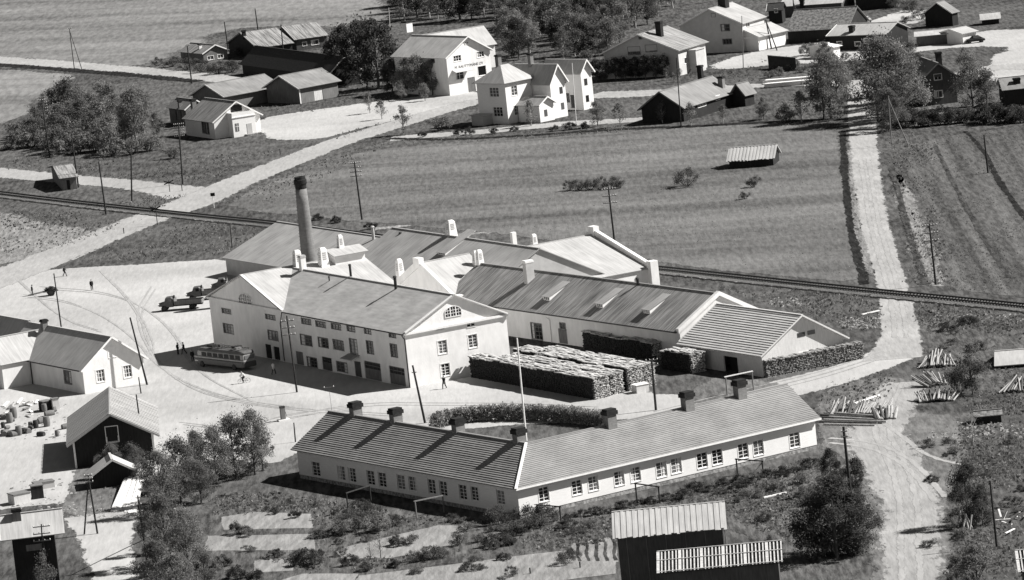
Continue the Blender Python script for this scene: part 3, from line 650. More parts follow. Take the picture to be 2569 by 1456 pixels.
# main roof up to the valley, cross wing roof beyond it
xm = f1.LR / 2; ym = (Lm + f1.LL) / 2; Hr = f1.H + .06; ov = .45; k1 = RISE1 / xm; k2 = RISE2 / (ym - Lm)
yv = lambda z: Lm + (z - Hr) / k2       # valley position at height z
b = MB(); zr = Hr + RISE1; ze = Hr - ov * k1
slab_roof(b, [(-ov, -ov, ze), (xm, -ov, zr), (xm, yv(zr), zr), (0, Lm, Hr), (-ov, Lm - ov * .9, ze)])
slab_roof(b, [(f1.LR + ov, -ov, ze), (f1.LR + ov, yv(ze), ze), (xm, yv(zr), zr), (xm, -ov, zr)])
b.beam((xm, -ov, zr), (xm, yv(zr), zr), .3, .1)
f1.rf = b.build('roof', M['felt_mid'], f1.t); f1.roofplanes['near'] = (Vector((0, 0, Hr)), Vector((-k1, 0, 1))); f1.roofplanes['far'] = (Vector((f1.LR, 0, Hr)), Vector((k1, 0, 1)))
mainroof = f1.rf
b = MB(); zr2 = Hr + RISE2; e2 = Hr - ov * k2
slab_roof(b, [(-ov, Lm - .0, Hr + .02), (XB, Lm, Hr + .02), (XB, ym, zr2), (-ov, ym, zr2)])
slab_roof(b, [(-ov, f1.LL + ov, e2), (XB, f1.LL + ov, e2), (XB, ym, zr2), (-ov, ym, zr2)][::-1])
b.beam((-ov, ym, zr2), (XB, ym, zr2), .3, .1)
wr = b.build('wing_roof', M['whiteroof'], f1.t)
f1.roofplanes['w'] = (Vector((0, Lm, Hr)), Vector((0, -k2, 1)))
# cornices under both pediments, verge boards, gutter and downpipes
b = MB(); b.box(-.12, f1.LR + .12, -.3, -.005, f1.H - .3, f1.H + .02); b.beam((-.1, -.2, f1.H + .05), (xm, -.2, f1.H + RISE1 + .0), .38, .22); b.beam((xm, -.2, f1.H + RISE1), (f1.LR + .1, -.2, f1.H + .05), .38, .22)
b.build('cornice', M['plaster'], f1.t); b = MB()
b.box(-.3, -.005, Lm, f1.LL + .12, f1.H - .3, f1.H + .02); b.beam((-.2, Lm, f1.H + .05), (-.2, ym, f1.H + RISE2), .38, .2); b.beam((-.2, ym, f1.H + RISE2), (-.2, f1.LL + .1, f1.H + .05), .38, .2)
b.build('cornice', M['plaster'], f1.t)
f1.gutter('iron', 'L', ov, ze + .12, -ov, Lm - .4)
b = MB(); b.cyl((-.08, -.02 + .15, 0), (-.08, .13, 6.6), .07, n=6); b.cyl((-.08, .13, 6.6), (-.5, .0, 7.2), .07, n=6); b.build('downpipe', M['iron'], f1.t); b = MB(); b.cyl((-.08, Lm + 1.4, .2), (-.08, Lm + 1.4, 5.5), .07, n=6); b.cyl((-.08, Lm + 1.4, 5.5), (-.5, Lm - .3, 7.2), .07, n=6); b.build('downpipe', M['iron'], f1.t)
# canopy over the entrance
a = f1.onwall('L', 890, 900)[0]; zc = f1.onwall('L', 890, 897)[1]
MB().slope((-1.5, a + 1.6, zc), (-1.5, a - 1.6, zc), (-.01, a - 1.6, zc + .45), (-.01, a + 1.6, zc + .45), 'slab', .08).beam((-1.4, a + 1.4, zc - .05), (0, a + 1.4, zc - .5), .06).beam((-1.4, a - 1.4, zc - .05), (0, a - 1.4, zc - .5), .06).build('canopy', M['felt'], f1.t)
# fan windows in the pediments
def fanlight(h, face, a, z, w_, hh):
    g_ = MB(); fr = MB(); n = 14
    def P(x, zz, d): return (x, d, zz)
    pts = [(w_ / 2 * math.cos(math.pi * i / n), hh * .45 + hh * .55 * math.sin(math.pi * i / n)) for i in range(n + 1)]; pts = [(w_ / 2, 0)] + pts + [(-w_ / 2, 0)]
    g_.poly([P(x, zz, -.02) for x, zz in pts][::-1]); k = len(pts)
    for i in range(k): p, q = pts[i], pts[(i + 1) % k]; fr.beam((p[0], -.05, p[1]), (q[0], -.05, q[1]), .09, .09)
    for x in (-w_ / 6, w_ / 6): fr.box(x - .07, x + .07, -.07, -.025, .05, hh * .95)
    for zz in (hh * .33, hh * .62): fr.box(-w_ / 2 + .05, w_ / 2 - .05, -.064, -.03, zz - .03, zz + .03)
    for x in (-w_ / 3, 0, w_ / 3): fr.box(x - .025, x + .025, -.058, -.03, .05, hh * .9)
    o = g_.build('fan_window', M['glass'], h.t, (a, 0, z) if face == 'R' else (0, a, z), 0 if face == 'R' else -math.pi / 2); fr.build('frame', M['trim'], o)
a, z = f1.onwall('R', 1137, 794); fanlight(f1, 'R', a, z, 2.5, 1.4)
a, z = f1.onwall('L', 617, 765); fanlight(f1, 'L', a, z, 4.2, 1.6)
# ventilators and flues
f1.rf = mainroof
f1.stack(787, 672, 'near', 2.0, .8, m='plaster', cap='plaster_grey', capw=.05, base=(xm, yv(zr) - 3.2, zr))
f1.pipe(880, 693, 'near', 1.5, .18); f1.pipe(993, 725, 'near', 1.6, .22); f1.pipe(826, 705, 'near', .5, .1)
f1.rf = wr
f1.ventilator(0, 0, 'w', 3.0, 1.5, base=(8.6, ym - .6, zr2 - .1)); f1.ventilator(0, 0, 'w', 3.2, 1.6, base=(12.2, ym - 1.6, zr2 - .4)); f1.ventilator(0, 0, 'w', 2.6, 1.1, base=(16, ym, zr2 + 1.2))
b = MB(); b.box(13.8, 18.6, ym - 2.2, ym + 2.2, zr2 - 1.2, zr2 + .7); o = b.build('clerestory', M['plaster'], wr)
b = MB(); b.slope((13.4, ym - 2.7, zr2 + .6), (19, ym - 2.7, zr2 + .6), (19, ym, zr2 + 1.4), (13.4, ym, zr2 + 1.4)); b.slope((19, ym + 2.7, zr2 + .6), (13.4, ym + 2.7, zr2 + .6), (13.4, ym, zr2 + 1.4), (19, ym, zr2 + 1.4)); b.build('clerestory_roof', M['whiteroof'], o)
print('F1 LR %.1f LL %.1f Lm %.1f' % (f1.LR, f1.LL, Lm), 'gable apex', f1.px(xm, 0, zr), 'want 1135,733;', 'right eave', f1.px(f1.LR, 0, 7.5), 'want 1275,780;', 'left eave', f1.px(0, f1.LL, 7.5), 'want 522,760; cross apex', f1.px(0, ym, zr2), 'want 600,692', 'valley top', f1.px(xm, yv(zr), zr), 'want 735,675', 'wing end', f1.px(XB, ym, zr2), 'want 890,642; valley bottom', f1.px(0, Lm, Hr))

# ------------------------------------------------------------------ tall chimney
cb = f1.w(20, 0, 0); 
cp = G(785, 745); s_ = S(785, 745); hch = 305 / s_; t = thing('brick_chimney', 'tall tapering round brick smokestack blackened at its top, standing behind the white factory', 'chimney', cp)
t.rotation_euler = (0, 0, 0)
b = MB(); b.sm = True; rb, rt_ = 20.5 / s_, 13.5 / s_
b.lathe([(rb, -.3), (rb * .98, 1), (rt_ * 1.12, hch * .78), (rt_ * 1.04, hch * .9)], n=28); b.build('shaft', M['brick'], t)
b = MB(); b.lathe([(rt_ * 1.045, hch * .9 + .004), (rt_ * 1.06, hch * .93), (rt_ * 1.2, hch * .945), (rt_ * 1.2, hch * .975), (rt_ * 1.05, hch * .98), (rt_ * 1.02, hch), (rt_ * .7, hch), (rt_ * .7, hch - .6)], n=28); b.build('chimney_head', M['brick_dark'], t)
b = MB()
for k in range(int(hch / .5)):
    z = .5 * k + .5; r = rb + (rt_ * 1.04 - rb) * z / hch + .08; b.beam((-r * .94 - .05, -r * .3 - .2, z), (-r * .94 + .12, -r * .3 + .15, z), .04)
b.build('ladder_rungs', M['iron'], t)

# ------------------------------------------------------------------ front hall with three skylights
TH4 = 31.5
f4 = House('factory_hall', 'long white hall with a grey ribbed roof and three skylight boxes, behind the firewood stacks', 'factory hall', (1712, 908), TH4, 1900, 1268, 4.3, LR=13.5, LL=61)
for xc, yc, wp, hp, nx, nz in [(1346, 832, 27, 42, 3, 4), (1411, 819, 14, 16, 2, 2)]: f4.win('L', xc, yc, wp, hp, nx, nz, frame='greywood')
a = f4.onwall('L', 1413, 855)[0]; f4.door('L', a, .05, 2.2, 2.1, 'greywood')
f4.walls('plaster', 3.8, 'L')
f4.roof('felt_dark', 3.8, 'L', ov=.5, gov=-.25)
b = MB(); H4 = f4.H + .06; b.add([(-.35, -.3, H4 - .5), (-.35, .35, H4 - .5), (-.35, .35, H4 + .15), (-.35, -.3, H4 + .15), (f4.LR / 2, -.3, H4 + 3.5), (f4.LR / 2, .35, H4 + 3.5), (f4.LR / 2, .35, H4 + 4.1), (f4.LR / 2, -.3, H4 + 4.1),
    (f4.LR + .35, -.3, H4 - .5), (f4.LR + .35, .35, H4 - .5), (f4.LR + .35, .35, H4 + .15), (f4.LR + .35, -.3, H4 + .15)],
    [(0, 3, 2, 1), (0, 4, 7, 3), (3, 7, 6, 2), (1, 2, 6, 5), (4, 8, 11, 7), (7, 11, 10, 6), (5, 6, 10, 9), (8, 9, 10, 11)]); b.build('firewall_parapet', M['plaster'], f4.t)
f4.gutter('iron', 'L', .5, f4.H - .15, 0, f4.LL)
b = MB(); a = f4.onwall('L', 1384, 850)[0]; b.cyl((-.08, a, 0), (-.08, a, 3.2), .06, n=6); b.cyl((-.08, a, 3.2), (-.45, a + .2, 3.6), .06, n=6); b.build('downpipe', M['trim'], f4.t)
for x, y in ((1371, 754), (1504, 772), (1622, 787)): f4.monitor(x, y, 'near', 1.6, 3.6, .55)
f4.stack(1328, 704, 'near', 2.9, 1.3, .9, m='plaster_grey', cap='plaster', capw=.05)
f4.ventilator(0, 0, 'near', 2.6, 1.2, base=(f4.LR / 2, f4.LL - .6, H4 + 3.8))
f4.pipe(1600, 715, 'near', .8, .2)
print('F4 LL %.1f' % f4.LL, 'ridge R', f4.px(f4.LR / 2, 0, H4 + 3.8), 'want 1815,730; eave R', f4.px(0, 0, 4.3), 'want 1705,825; ridge L', f4.px(f4.LR / 2, f4.LL, H4 + 3.8), 'want 1185,658; eaveL', f4.px(0, f4.LL, 4.3), 'want 1285,778')

# ------------------------------------------------------------------ board shed built onto the hall
f5 = House('board_shed', 'pale board shed with ribbed shingle roof and two dark slit windows in its gable', 'shed', (1915, 947), 31.0, 2118, 1712, 3.2, LL=f4.LR * 0 + along(G(1915, 947), (-math.sin(math.radians(30)), math.cos(math.radians(30))), 1712))
R5 = 3.9
a = f5.onwall('L', 1832, 905)[0]; f5.holes['L'].append((a - 1.6, a + 1.6, 0, 2.1))
f5.walls('palewood', R5, 'L'); f5.roof('tile_pale', R5, 'L', style='course', step=.42, ov=.6, gov=.7, gov2=-.4); f5.barge('palewood', R5, 'L', ov=.6, gov=.7, wd=.2)
MB().box(1.0, 1.05, a - 1.7, a + 1.7, 0, 2.2).build('doorway', M['darkwood'], f5.t)
for xc, yc, wp in [(2009, 840, 24), (2034, 834, 24)]:
    a, z = f5.onwall('R', xc, yc); MB().box(a - .6, a + .6, -.045, -.004, z - .28, z + .28).build('window', M['glass'], f5.t)
a, z = f5.onwall('R', 2022, 862); b = MB()
for k in range(7): b.box(a - 1.35 + k * .39, a - 1.35 + k * .39 + .36, -.075, -.05, z - 1.0, z + 1.75)
MB().box(a - 1.4, a + 1.4, -.05, -.003, z - 1.05, z - .95).build('hatch_rail', M['trim'], f5.t)
b2 = MB(); b2.box(a - 1.2, a + 1.2, -.05, -.004, z - 1.75, z - 1.3); b2.build('window', M['glass'], f5.t)
print('F5 LR %.1f LL %.1f' % (f5.LR, f5.LL), 'apex', f5.px(f5.LR / 2, 0, 3.2 + R5), 'want 2020,787; ridge L', f5.px(f5.LR / 2, f5.LL, 3.2 + R5), 'want 1815,760; eave', f5.px(0, 0, 3.2), 'want 1912,885', f5.px(f5.LR, 0, 3.2), 'want 2130,832')

# ------------------------------------------------------------------ rear hall, in two roof sections
th2 = math.radians(29.0); v2 = Vector((-math.sin(th2), math.cos(th2), 0)); L2 = 84.0
n2 = G(570, 690) - v2 * L2
f2 = House('rear_factory_hall', 'long low factory hall with a pale grey streaked roof, between the smokestack and the railway', 'factory hall', (n2.x, n2.y, 0), 29.0, 1420, 575, 3.2, LR=20, LL=L2)
def sect(h, key, y0, y1, H, rise, m):
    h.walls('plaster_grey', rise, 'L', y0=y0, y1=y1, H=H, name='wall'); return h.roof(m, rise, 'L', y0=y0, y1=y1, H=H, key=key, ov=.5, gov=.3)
ysplit = f2.LL * .535
ra_ = sect(f2, 'a', ysplit, f2.LL, 3.0, 4.0, 'felt'); rb_ = sect(f2, 'b', 0, ysplit - .4, 3.5, 5.2, 'felt')
print('F2 LL %.1f' % f2.LL, 'ridge a L', f2.px(10, f2.LL, 7.0), 'want 700,560; eave a L', f2.px(0, f2.LL, 3.0), 'want 562,642; a split ', f2.px(10, ysplit, 7.0), 'want 1005,598', 'b split', f2.px(10, ysplit, 8.7), 'want 1045,572; b right', f2.px(10, 0, 8.7), 'want 1345,605')
f2.rf = ra_
f2.pipe(937, 601, 'anear', 1.9, .25, 'plaster_grey'); f2.pipe(1007, 612, 'anear', 1.6, .22); f2.pipe(903, 637, 'anear', .4, .35)
f2.rf = rb_
f2.ventilator(1132, 585, 'bnear', 2.6, 1.7); f2.monitor(1108, 640, 'bnear', 2.2, 5.5, .35)

# ------------------------------------------------------------------ cross hall with the long firewall
def parapet(h, x, rise, H, y0, y1, fr, up=.9, wd=.6):
    """raking firewall standing above the roof at local x, with posts at the eave and the ridge"""
    ym_ = y0 + (y1 - y0) * fr; b = MB(); a, c = x - wd / 2, x + wd / 2
    ps = [(y0 - .5, H - .4), (ym_, H + rise), (y1 + .5, H - .4)]
    for (ya, za), (yb, zb) in zip(ps, ps[1:]):
        b.add([(a, ya, za - .6), (c, ya, za - .6), (c, yb, zb - .6), (a, yb, zb - .6), (a, ya, za + up), (c, ya, za + up), (c, yb, zb + up), (a, yb, zb + up)], [(0, 3, 2, 1), (4, 5, 6, 7), (0, 1, 5, 4), (2, 3, 7, 6), (1, 2, 6, 5), (3, 0, 4, 7)])
    b.box(a - .35, c + .35, y0 - 1.1, y0 + .1, -.2, H + up + .2); b.box(a - .2, c + .2, ym_ - .8, ym_ + .8, H + rise - .2, H + rise + up + .35)
    return b.build('firewall_parapet', M['plaster'], h.t)
th3 = math.radians(29.0); E3 = G(1640, 722); n3 = E3 - Vector((math.cos(th3), math.sin(th3), 0)) * 15.0
f3 = House('cross_hall', 'hall whose whitewashed roof ends at a long sloping white firewall beside the railway', 'factory hall', (n3.x, n3.y, 0), 29.0, 1640, 1400, 3.0, LR=15, LL=26)
f3.walls('plaster', 3.9, 'R', fr=.6); f3.roof('whiteroof', 3.9, 'R', fr=.6, ov=.3, gov=.2, gov2=-.2); parapet(f3, 14.8, 3.9, 3.0, 0, 26, .6)
f3.stack(1343, 630, 'near', 2.6, .7, m='plaster', cap='plaster', capw=.0, base=(1.5, 16.5, 6.7)); f3.ventilator(1384, 625, 'near', 2.2, 1.1, base=(5, 16.6, 6.8)); f3.pipe(1279, 650, 'near', 1.6, .8)
print('F3 ridge R', f3.px(15, 15.6, 6.9), 'want 1500,590; eave R', f3.px(15, 0, 3), 'want 1635,680; ridge L', f3.px(0, 15.6, 6.9))

# ------------------------------------------------------------------ white cross wing between the front wing and the hall
o6 = f4.w(0, 57.0, 0)
f6 = House('cross_wing', 'whitewashed cross roof with a short parapet, squeezed between the pediment wing and the skylight hall', 'factory hall', (o6.x, o6.y, 0), TH4, 1200, 1000, 4.2, LR=9, LL=19)
f6.walls('plaster', 4.6, 'R'); f6.roof('whiteroof', 4.6, 'R', ov=.2, gov=-.2); parapet(f6, .1, 4.6, 4.2, 0, 19, .5, .5, .5)
f6.ventilator(0, 0, 'near', 3.2, 1.3, base=(1.5, 17.5, 6.3)); f6.ventilator(0, 0, 'near', 2.6, 1.1, base=(8, 6.5, 7.6))
print('F6 ridge L', f6.px(0, 9.5, 8.8), 'want 1070,668; ridge R', f6.px(9, 9.5, 8.8), 'want 1190,650')
# ------------------------------------------------------------------ houses and sheds
def quick(name, label, cat, N, th, rx, lx, H, rise, ridge, wallm, roofm, ov=.45, gov=.45, fr=.5, style='slab', step=.4, verge='trim', wins=(), LR=None, LL=None, stacks=(), doors=(), group=None, jit=0.0, dbg=None):
    h = House(name, label, cat, N, th, rx, lx, H, group, LR, LL)
    for w_ in wins: h.win(*w_[:7], **(w_[7] if len(w_) > 7 else {}))
    for f_, xc, wp, hh, m_ in doors:
        a = h.onwall(f_, xc, PX(h.w(h.LR / 3, 0, .8))[1])[0]; w2 = abs(h.onwall(f_, xc - wp / 2, 0)[0] - h.onwall(f_, xc + wp / 2, 0)[0]); h.door(f_, a, .02, w2, hh, m_)
    h.walls(wallm, rise, ridge, fr); h.roof(roofm, rise, ridge, fr, ov, gov, style=style, step=step, jit=jit)
    if verge: h.barge(verge, rise, ridge, fr, ov, gov)
    for x, y, hh, sx, m_ in stacks: h.stack(x, y, 'near', hh, sx, m=m_)
    if dbg: print(name, 'LR %.1f LL %.1f' % (h.LR, h.LL), 'N', h.px(0, 0, 0), 'eave', h.px(0, 0, H), 'R', h.px(h.LR, 0, 0), 'L', h.px(0, h.LL, 0), 'apex', h.px(h.LR / 2, 0, H + rise) if ridge == 'L' else h.px(0, h.LL * fr, H + rise), 'ridge end', h.px(h.LR / 2, h.LL, H + rise) if ridge == 'L' else h.px(h.LR, h.LL * fr, H + rise), 'want', dbg)
    return h

# the long L-shaped dwelling in the foreground
h = House('row_house', 'long L shaped shingle roofed dwelling with rows of paned windows and seven brick chimneys', 'house', (1305, 1303), 33.5, 2050, 752, 3.9)
WD, RS, OV = 11.0, 3.3, .55; hw = WD / 2; k = RS / hw; zr = h.H + .06 + RS; ze = h.H + .06 - OV * k
for xc, yc in ((1364, 1240), (1447, 1223), (1488, 1213), (1553, 1200), (1594, 1190), (1659, 1178), (1696, 1168), (1761, 1155), (1799, 1146), (1864, 1131), (1902, 1123), (1993, 1104)): h.win('R', xc, yc, 26, 38, 2, 4)
for xc, yc in ((793, 1177), (856, 1187), (883, 1192), (930, 1199), (959, 1204), (1006, 1210), (1035, 1214), (1083, 1221), (1112, 1226), (1161, 1235), (1191, 1239), (1256, 1248)): h.win('L', xc, yc, 19, 38, 2, 3, top=True)
b = MB(); h.wallgrid(b, 'R', 0, h.LR, .5, h.H); h.wallgrid(b, 'L', 0, h.LL, .5, h.H)
for (x0, y0), (x1, y1) in (((h.LR, 0), (h.LR, WD)), ((h.LR, WD), (WD, WD)), ((WD, WD), (WD, h.LL)), ((WD, h.LL), (0, h.LL))): b.poly([(x0, y0, .5), (x1, y1, .5), (x1, y1, h.H), (x0, y0, h.H)])
b.poly([(h.LR, 0, h.H), (h.LR, WD, h.H), (h.LR, hw, zr)]); b.poly([(WD, h.LL, h.H), (0, h.LL, h.H), (hw, h.LL, zr)])
b.build('wall', M['whitewood'], h.t)
b = MB(); b.box(.05, h.LR - .05, .05, .3, -.3, .5); b.box(.05, .3, .3, h.LL - .05, -.3, .5); b.box(h.LR - .3, h.LR - .05, .3, WD, -.3, .5); b.build('plinth', M['stone'], h.t)
b = MB(); b.slope((-OV, -OV, ze), (h.LR + OV, -OV, ze), (h.LR + OV, hw, zr), (hw, hw, zr), 'course', step=.33)
b.slope((h.LR + OV, WD + OV, ze), (WD + OV, WD + OV, ze), (hw, hw, zr), (h.LR + OV, hw, zr), 'slab'); b.beam((hw, hw, zr + .03), (h.LR + OV, hw, zr + .03), .3, .1)
h.rf = b.build('roof', M['tile'], h.t); rr = h.rf
h.roofplanes['R'] = (Vector((0, 0, h.H + .06)), Vector((0, -k, 1))); h.roofplanes['L'] = (Vector((0, 0, h.H + .06)), Vector((-k, 0, 1)))
b = MB(); b.slope((-OV, h.LL + OV, ze), (-OV, -OV, ze), (hw, hw, zr), (hw, h.LL + OV, zr), 'course', step=.36)
b.slope((WD + OV, WD + OV, ze), (WD + OV, h.LL + OV, ze), (hw, h.LL + OV, zr), (hw, hw, zr), 'slab'); b.beam((hw, hw, zr + .03), (hw, h.LL + OV, zr + .03), .35, .14)
rl = b.build('wing_roof', M['tile_dark'], h.t)
b = MB(); b.beam((-OV, -OV - .04, ze - .06), (h.LR + OV, -OV - .04, ze - .06), .06, .2); b.build('fascia', M['trim'], rr)
b = MB(); b.beam((-OV, -OV, ze + .05), (hw, hw, zr + .08), .3, .1); b.build('hip_board', M['trim'], rl)
for i, d in enumerate((.2, .44, .65, .86)):     # ridge chimneys, right wing
    pass
for x in (1527, 1692 + 26, 1850): 
    a = [q for q in (i * .25 for i in range(400)) if h.px(q, hw, zr)[0] >= x][0]; h.stack(0, 0, 'R', 1.9, 1.25, 1.0, base=(a, hw - .3, zr), ch=.7, capw=.16)
h.rf = rl
for x in (889, 990, 1147, 1298):
    a = [q for q in (i * .25 for i in range(400)) if h.px(hw, q, zr)[0] <= x][0]; h.stack(0, 0, 'L', 1.65, 1.25, 1.0, base=(hw + .3, a, zr), ch=.7, capw=.16)
print('long', 'ridge hip', h.px(hw, hw, zr), 'want 1310,1100; ridge R', h.px(h.LR + OV, hw, zr), 'want 1957,967; ridge L', h.px(hw, h.LL + OV, zr), 'want 828,1035; eave R', h.px(h.LR + OV, -OV, ze), 'want 2055,1050; eave L', h.px(-OV, h.LL + OV, ze), 'want 735,1132; corner', h.px(-OV, -OV, ze), 'want 1305,1213')
LONG = h

# left white house with its side wing
h = House('white_house', 'white plastered house with three windows in its sunlit gable, at the left edge', 'house', (214, 990), 31, 366, 83, 3.7)
for xc, yc, wp, hp in ((252, 943, 22, 30), (320, 932, 21, 30), (281, 884, 20, 26)): h.win('R', xc, yc, wp, hp, 3 if yc > 900 else 2, 2, top=True)
h.win('L', 170, 947, 17, 32, 2, 2, frame='greywood')
h.walls('plaster', 3.6, 'L', y1=h.LL + 9); h.roof('felt_mid', 3.6, 'L', gov=.6, y1=h.LL + 8.5); h.barge('trim', 3.6, 'L', gov=.6, y1=h.LL + 8.5); h.gutter('iron', 'L', .5, 3.5, 0, h.LL)
h.stack(112, 824, 'near', 1.3, .8)
y0 = h.LL; h.walls('plaster', 3.0, 'R', x0=-4.5, x1=5, y0=y0, y1=y0 + 9, name='wing_wall'); h.roof('whiteroof', 3.0, 'R', x0=-4.5, x1=4.5, y0=y0, y1=y0 + 9, key='w', ov=.35, gov=.3, name='wing_roof')
MB().cyl((-.1, y0 - .12, 0), (-.1, y0 - .12, 3.4), .07, n=6).build('downpipe', M['iron'], h.t)
print('H1', 'apex', h.px(h.LR / 2, 0, 7.36), 'want 280,845; ridge L', h.px(h.LR / 2, y0 + 8, 7.36), 'want 93,825; eave', h.px(0, 0, 3.7), 'want 205,920')
quick('grey_roof_house', 'house seen only by its grey roof at the left edge, behind the white house', 'house', (52, 905), 31, 110, -60, 3.4, 2.2, 'L', 'plaster', 'felt_mid', verge='iron', dbg='(62,822)')

# dark barn with the pale sheet roof
h = quick('dark_barn', 'black boarded barn with a pale sheet roof and one white framed window in its gable', 'barn', (192, 1176), 4, 389, 150, 3.6, 2.9, 'L', 'darkwood', 'barn_roof', ov=.9, gov=.9, style='rib', step=.5, verge='palewood', LL=20, wins=[('R', 281, 1090, 30, 40, 1, 1)], dbg='apex 275,1040 ridge 268,962')
MB().box(-.12, .12, -.2, -.03, -.2, 3.55).build('corner_board', M['trim'], h.t); MB().box(h.LR - .12, h.LR + .12, -.2, -.03, -.2, 3.55).build('corner_board', M['trim'], h.t)
quick('lean_to_shed', 'low grey roofed shed under the shrubs, against the dark barn gable', 'shed', (232, 1228), 8, 345, 220, 1.7, 1.7, 'L', 'darkwood', 'felt_mid', LL=4)
# tower like shed, bottom left
h = quick('transformer_house', 'tall black boarded hut with a white hipped roof in the lower left corner', 'shed', (46, 1490), 5, 152, 20, 6.9, 1.6, 'R', 'darkwood', 'whiteroof', ov=.9, gov=1.2, LL=4.8, verge='trim', stacks=[(43, 1300, 1.1, .9, 'greywood')], dbg='eave 38,1332')
a, z = h.onwall('R', 88, 1372); MB().box(a - 1.0, a + .9, -.04, -.004, z - .4, z + .3).build('shutter', M['greywood'], h.t)
# tall shed and lattice roofed shed, bottom centre
h = quick('tall_board_shed', 'tall dark board shed with a bright patched board roof, between garden and lattice roofed shed', 'shed', (1562, 1490), -3, 1826, 1500, 6.2, 1.7, 'R', 'brownwood', 'snowroof', ov=.45, gov=.45, fr=.62, style='board', step=.3, LL=6.4, verge=None, jit=.35, dbg='eave (1547,1335); ridge R (1805,1245)')
b = MB()
for i in range(6): b.box(.9 + i * 2.05, .98 + i * 2.05, -.03, -.004, 0, 6.1)
b.build('batten', M['greywood'], h.t); MB().box(h.LR - .04, h.LR + .08, -.09, -.032, -.2, 6.1).build('corner_board', M['trim'], h.t)
def lattice(name, label, N, th, rx, H, LL, rise):
    h = House(name, label, 'shed', N, th, rx, 0, H, LL=LL); h.walls('brownwood', rise, 'R', fr=.7)
    h.roof('darkroof', rise, 'R', fr=.7, ov=.4, gov=.4)
    b = MB(); K = LL * .7 + .4; n = int((h.LR + .8) / .36); kz = rise / (LL * .7); zf = lambda y: H + .06 + kz * y + .1
    for i in range(n + 1):
        x = -.4 + (h.LR + .8) * i / n; w_ = .13 if i % 6 else .3; b.beam((x, -.55 + rnd.uniform(-.1, .1), zf(-.5)), (x, K - .35 + rnd.uniform(-.06, .06), zf(K - .35)), w_, .06)
    for y in (-.4, K * .45, K - .5): b.beam((-.5, y, zf(y) + .07), (h.LR + .5, y, zf(y) + .07), .14, .05)
    o = b.build('roof_battens', M['lath'], h.rf); return h
h = lattice('lattice_shed', 'dark shed whose roof is a white lattice of laths, before the tall board shed', (1672, 1545), -4, 1962, 4.6, 5.6, 1.15)
print('lattice', h.px(0, 0, 4.6), 'want 1655,1428', h.px(h.LR, 3.9, 5.8), 'want 1930,1363')
h = lattice('lattice_lean_to', 'small shed with a white lath roof cut off by the lower right corner', (2572, 1500), -4, 2720, 2.8, 5.0, 1.2)

# houses across the main road
h = quick('porch_house', 'small white gabled house with a boxy two level porch beside the main road', 'house', (541, 350), 27, 656, 468, 3.7, 3.2, 'L', 'whitewood', 'felt_dark', wins=[('L', 511, 320, 8, 30, 1, 3, dict(frame='greywood')), ('L', 520, 322, 8, 30, 1, 3, dict(frame='greywood'))], ov=.5, gov=.5, stacks=[(486, 268, 1.6, .9, 'chimney')], dbg='apex 590,248 ridge L 510,245')
a0 = h.onwall('R', 575, 345)[0]; a1 = h.onwall('R', 632, 338)[0]; zt = 3.9
b = MB(); b.box(a0, a1, -2.4, -.004, -.2, zt); b.box(a0 - .15, a1 + .15, -2.55, -.004, zt + .004, zt + .15); b.box(a0, a1, -2.4, -2.25, zt + .154, zt + 1.0); b.box(a0, a0 + .15, -2.24, -.01, zt + .154, zt + 1.0); b.box(a1 - .15, a1, -2.24, -.01, zt + .154, zt + 1.0); po = b.build('porch', M['whitewood'], h.t)
b = MB(); b.box(a0 + .5, a0 + 1.3, -2.45, -2.404, 1.2, 2.8); b.build('window', M['glass'], po); b = MB(); b.box(a0 + .85, a0 + .93, -2.47, -2.453, 1.2, 2.8); b.box(a0 + .5, a0 + 1.3, -2.48, -2.473, 2.1, 2.2); b.build('frame', M['trim'], po)
MB().box(a1 - 2.0, a1 - .9, -2.45, -2.404, .1, 2.4).build('door', M['plaster_grey'], po); MB().box(a0 + 1.0, a1 - 1.6, -.06, -.006, zt + .95, zt + 2.4).build('balcony_shade_panel', M['dark'], h.t)  # flat black panel paints the shade inside the balcony opening
MB().box(a1 - 2.6, a1 - .3, -3.6, -2.41, -.2, .35).build('step', M['stone'], po)
quick('back_cottage', 'low grey cottage tucked behind the porch house, two narrow windows in its shaded wall', 'house', (470, 316), 27, 520, 428, 3.6, 1.5, 'L', 'greywood', 'roof_grey', wins=[('L', 444, 290, 6, 26, 1, 1, dict(frame='greywood')), ('L', 456, 292, 6, 26, 1, 1, dict(frame='greywood'))], stacks=[(484, 270, 1.6, .7, 'chimney'), (452, 268, 1.4, .7, 'chimney')], dbg=' roof 436,252..')
h = quick('grey_barn', 'grey log barn with white verge boards and a pale loading door', 'barn', (754, 261), 40, 850, 672, 3.5, 2.4, 'R', 'greywood', 'roof_grey', ov=.7, gov=.7, doors=[('R', 800, 22, 2.3, 'palewood')], dbg='apex 702,195; ridge R 820,167; eaveR 852,200')
MB().box(-.12, .12, -.12, -.004, -.2, 3.2).build('corner_board', M['trim'], h.t)
quick('open_log_shed', 'long low grey shed with firewood along its open side, left of the grey log barn', 'shed', (566, 276), 38, 705, 487, 3.0, 2.3, 'R', 'greywood', 'roof_grey', ov=.7, gov=.6, dbg='apex 505,220; ridge R 690,196')
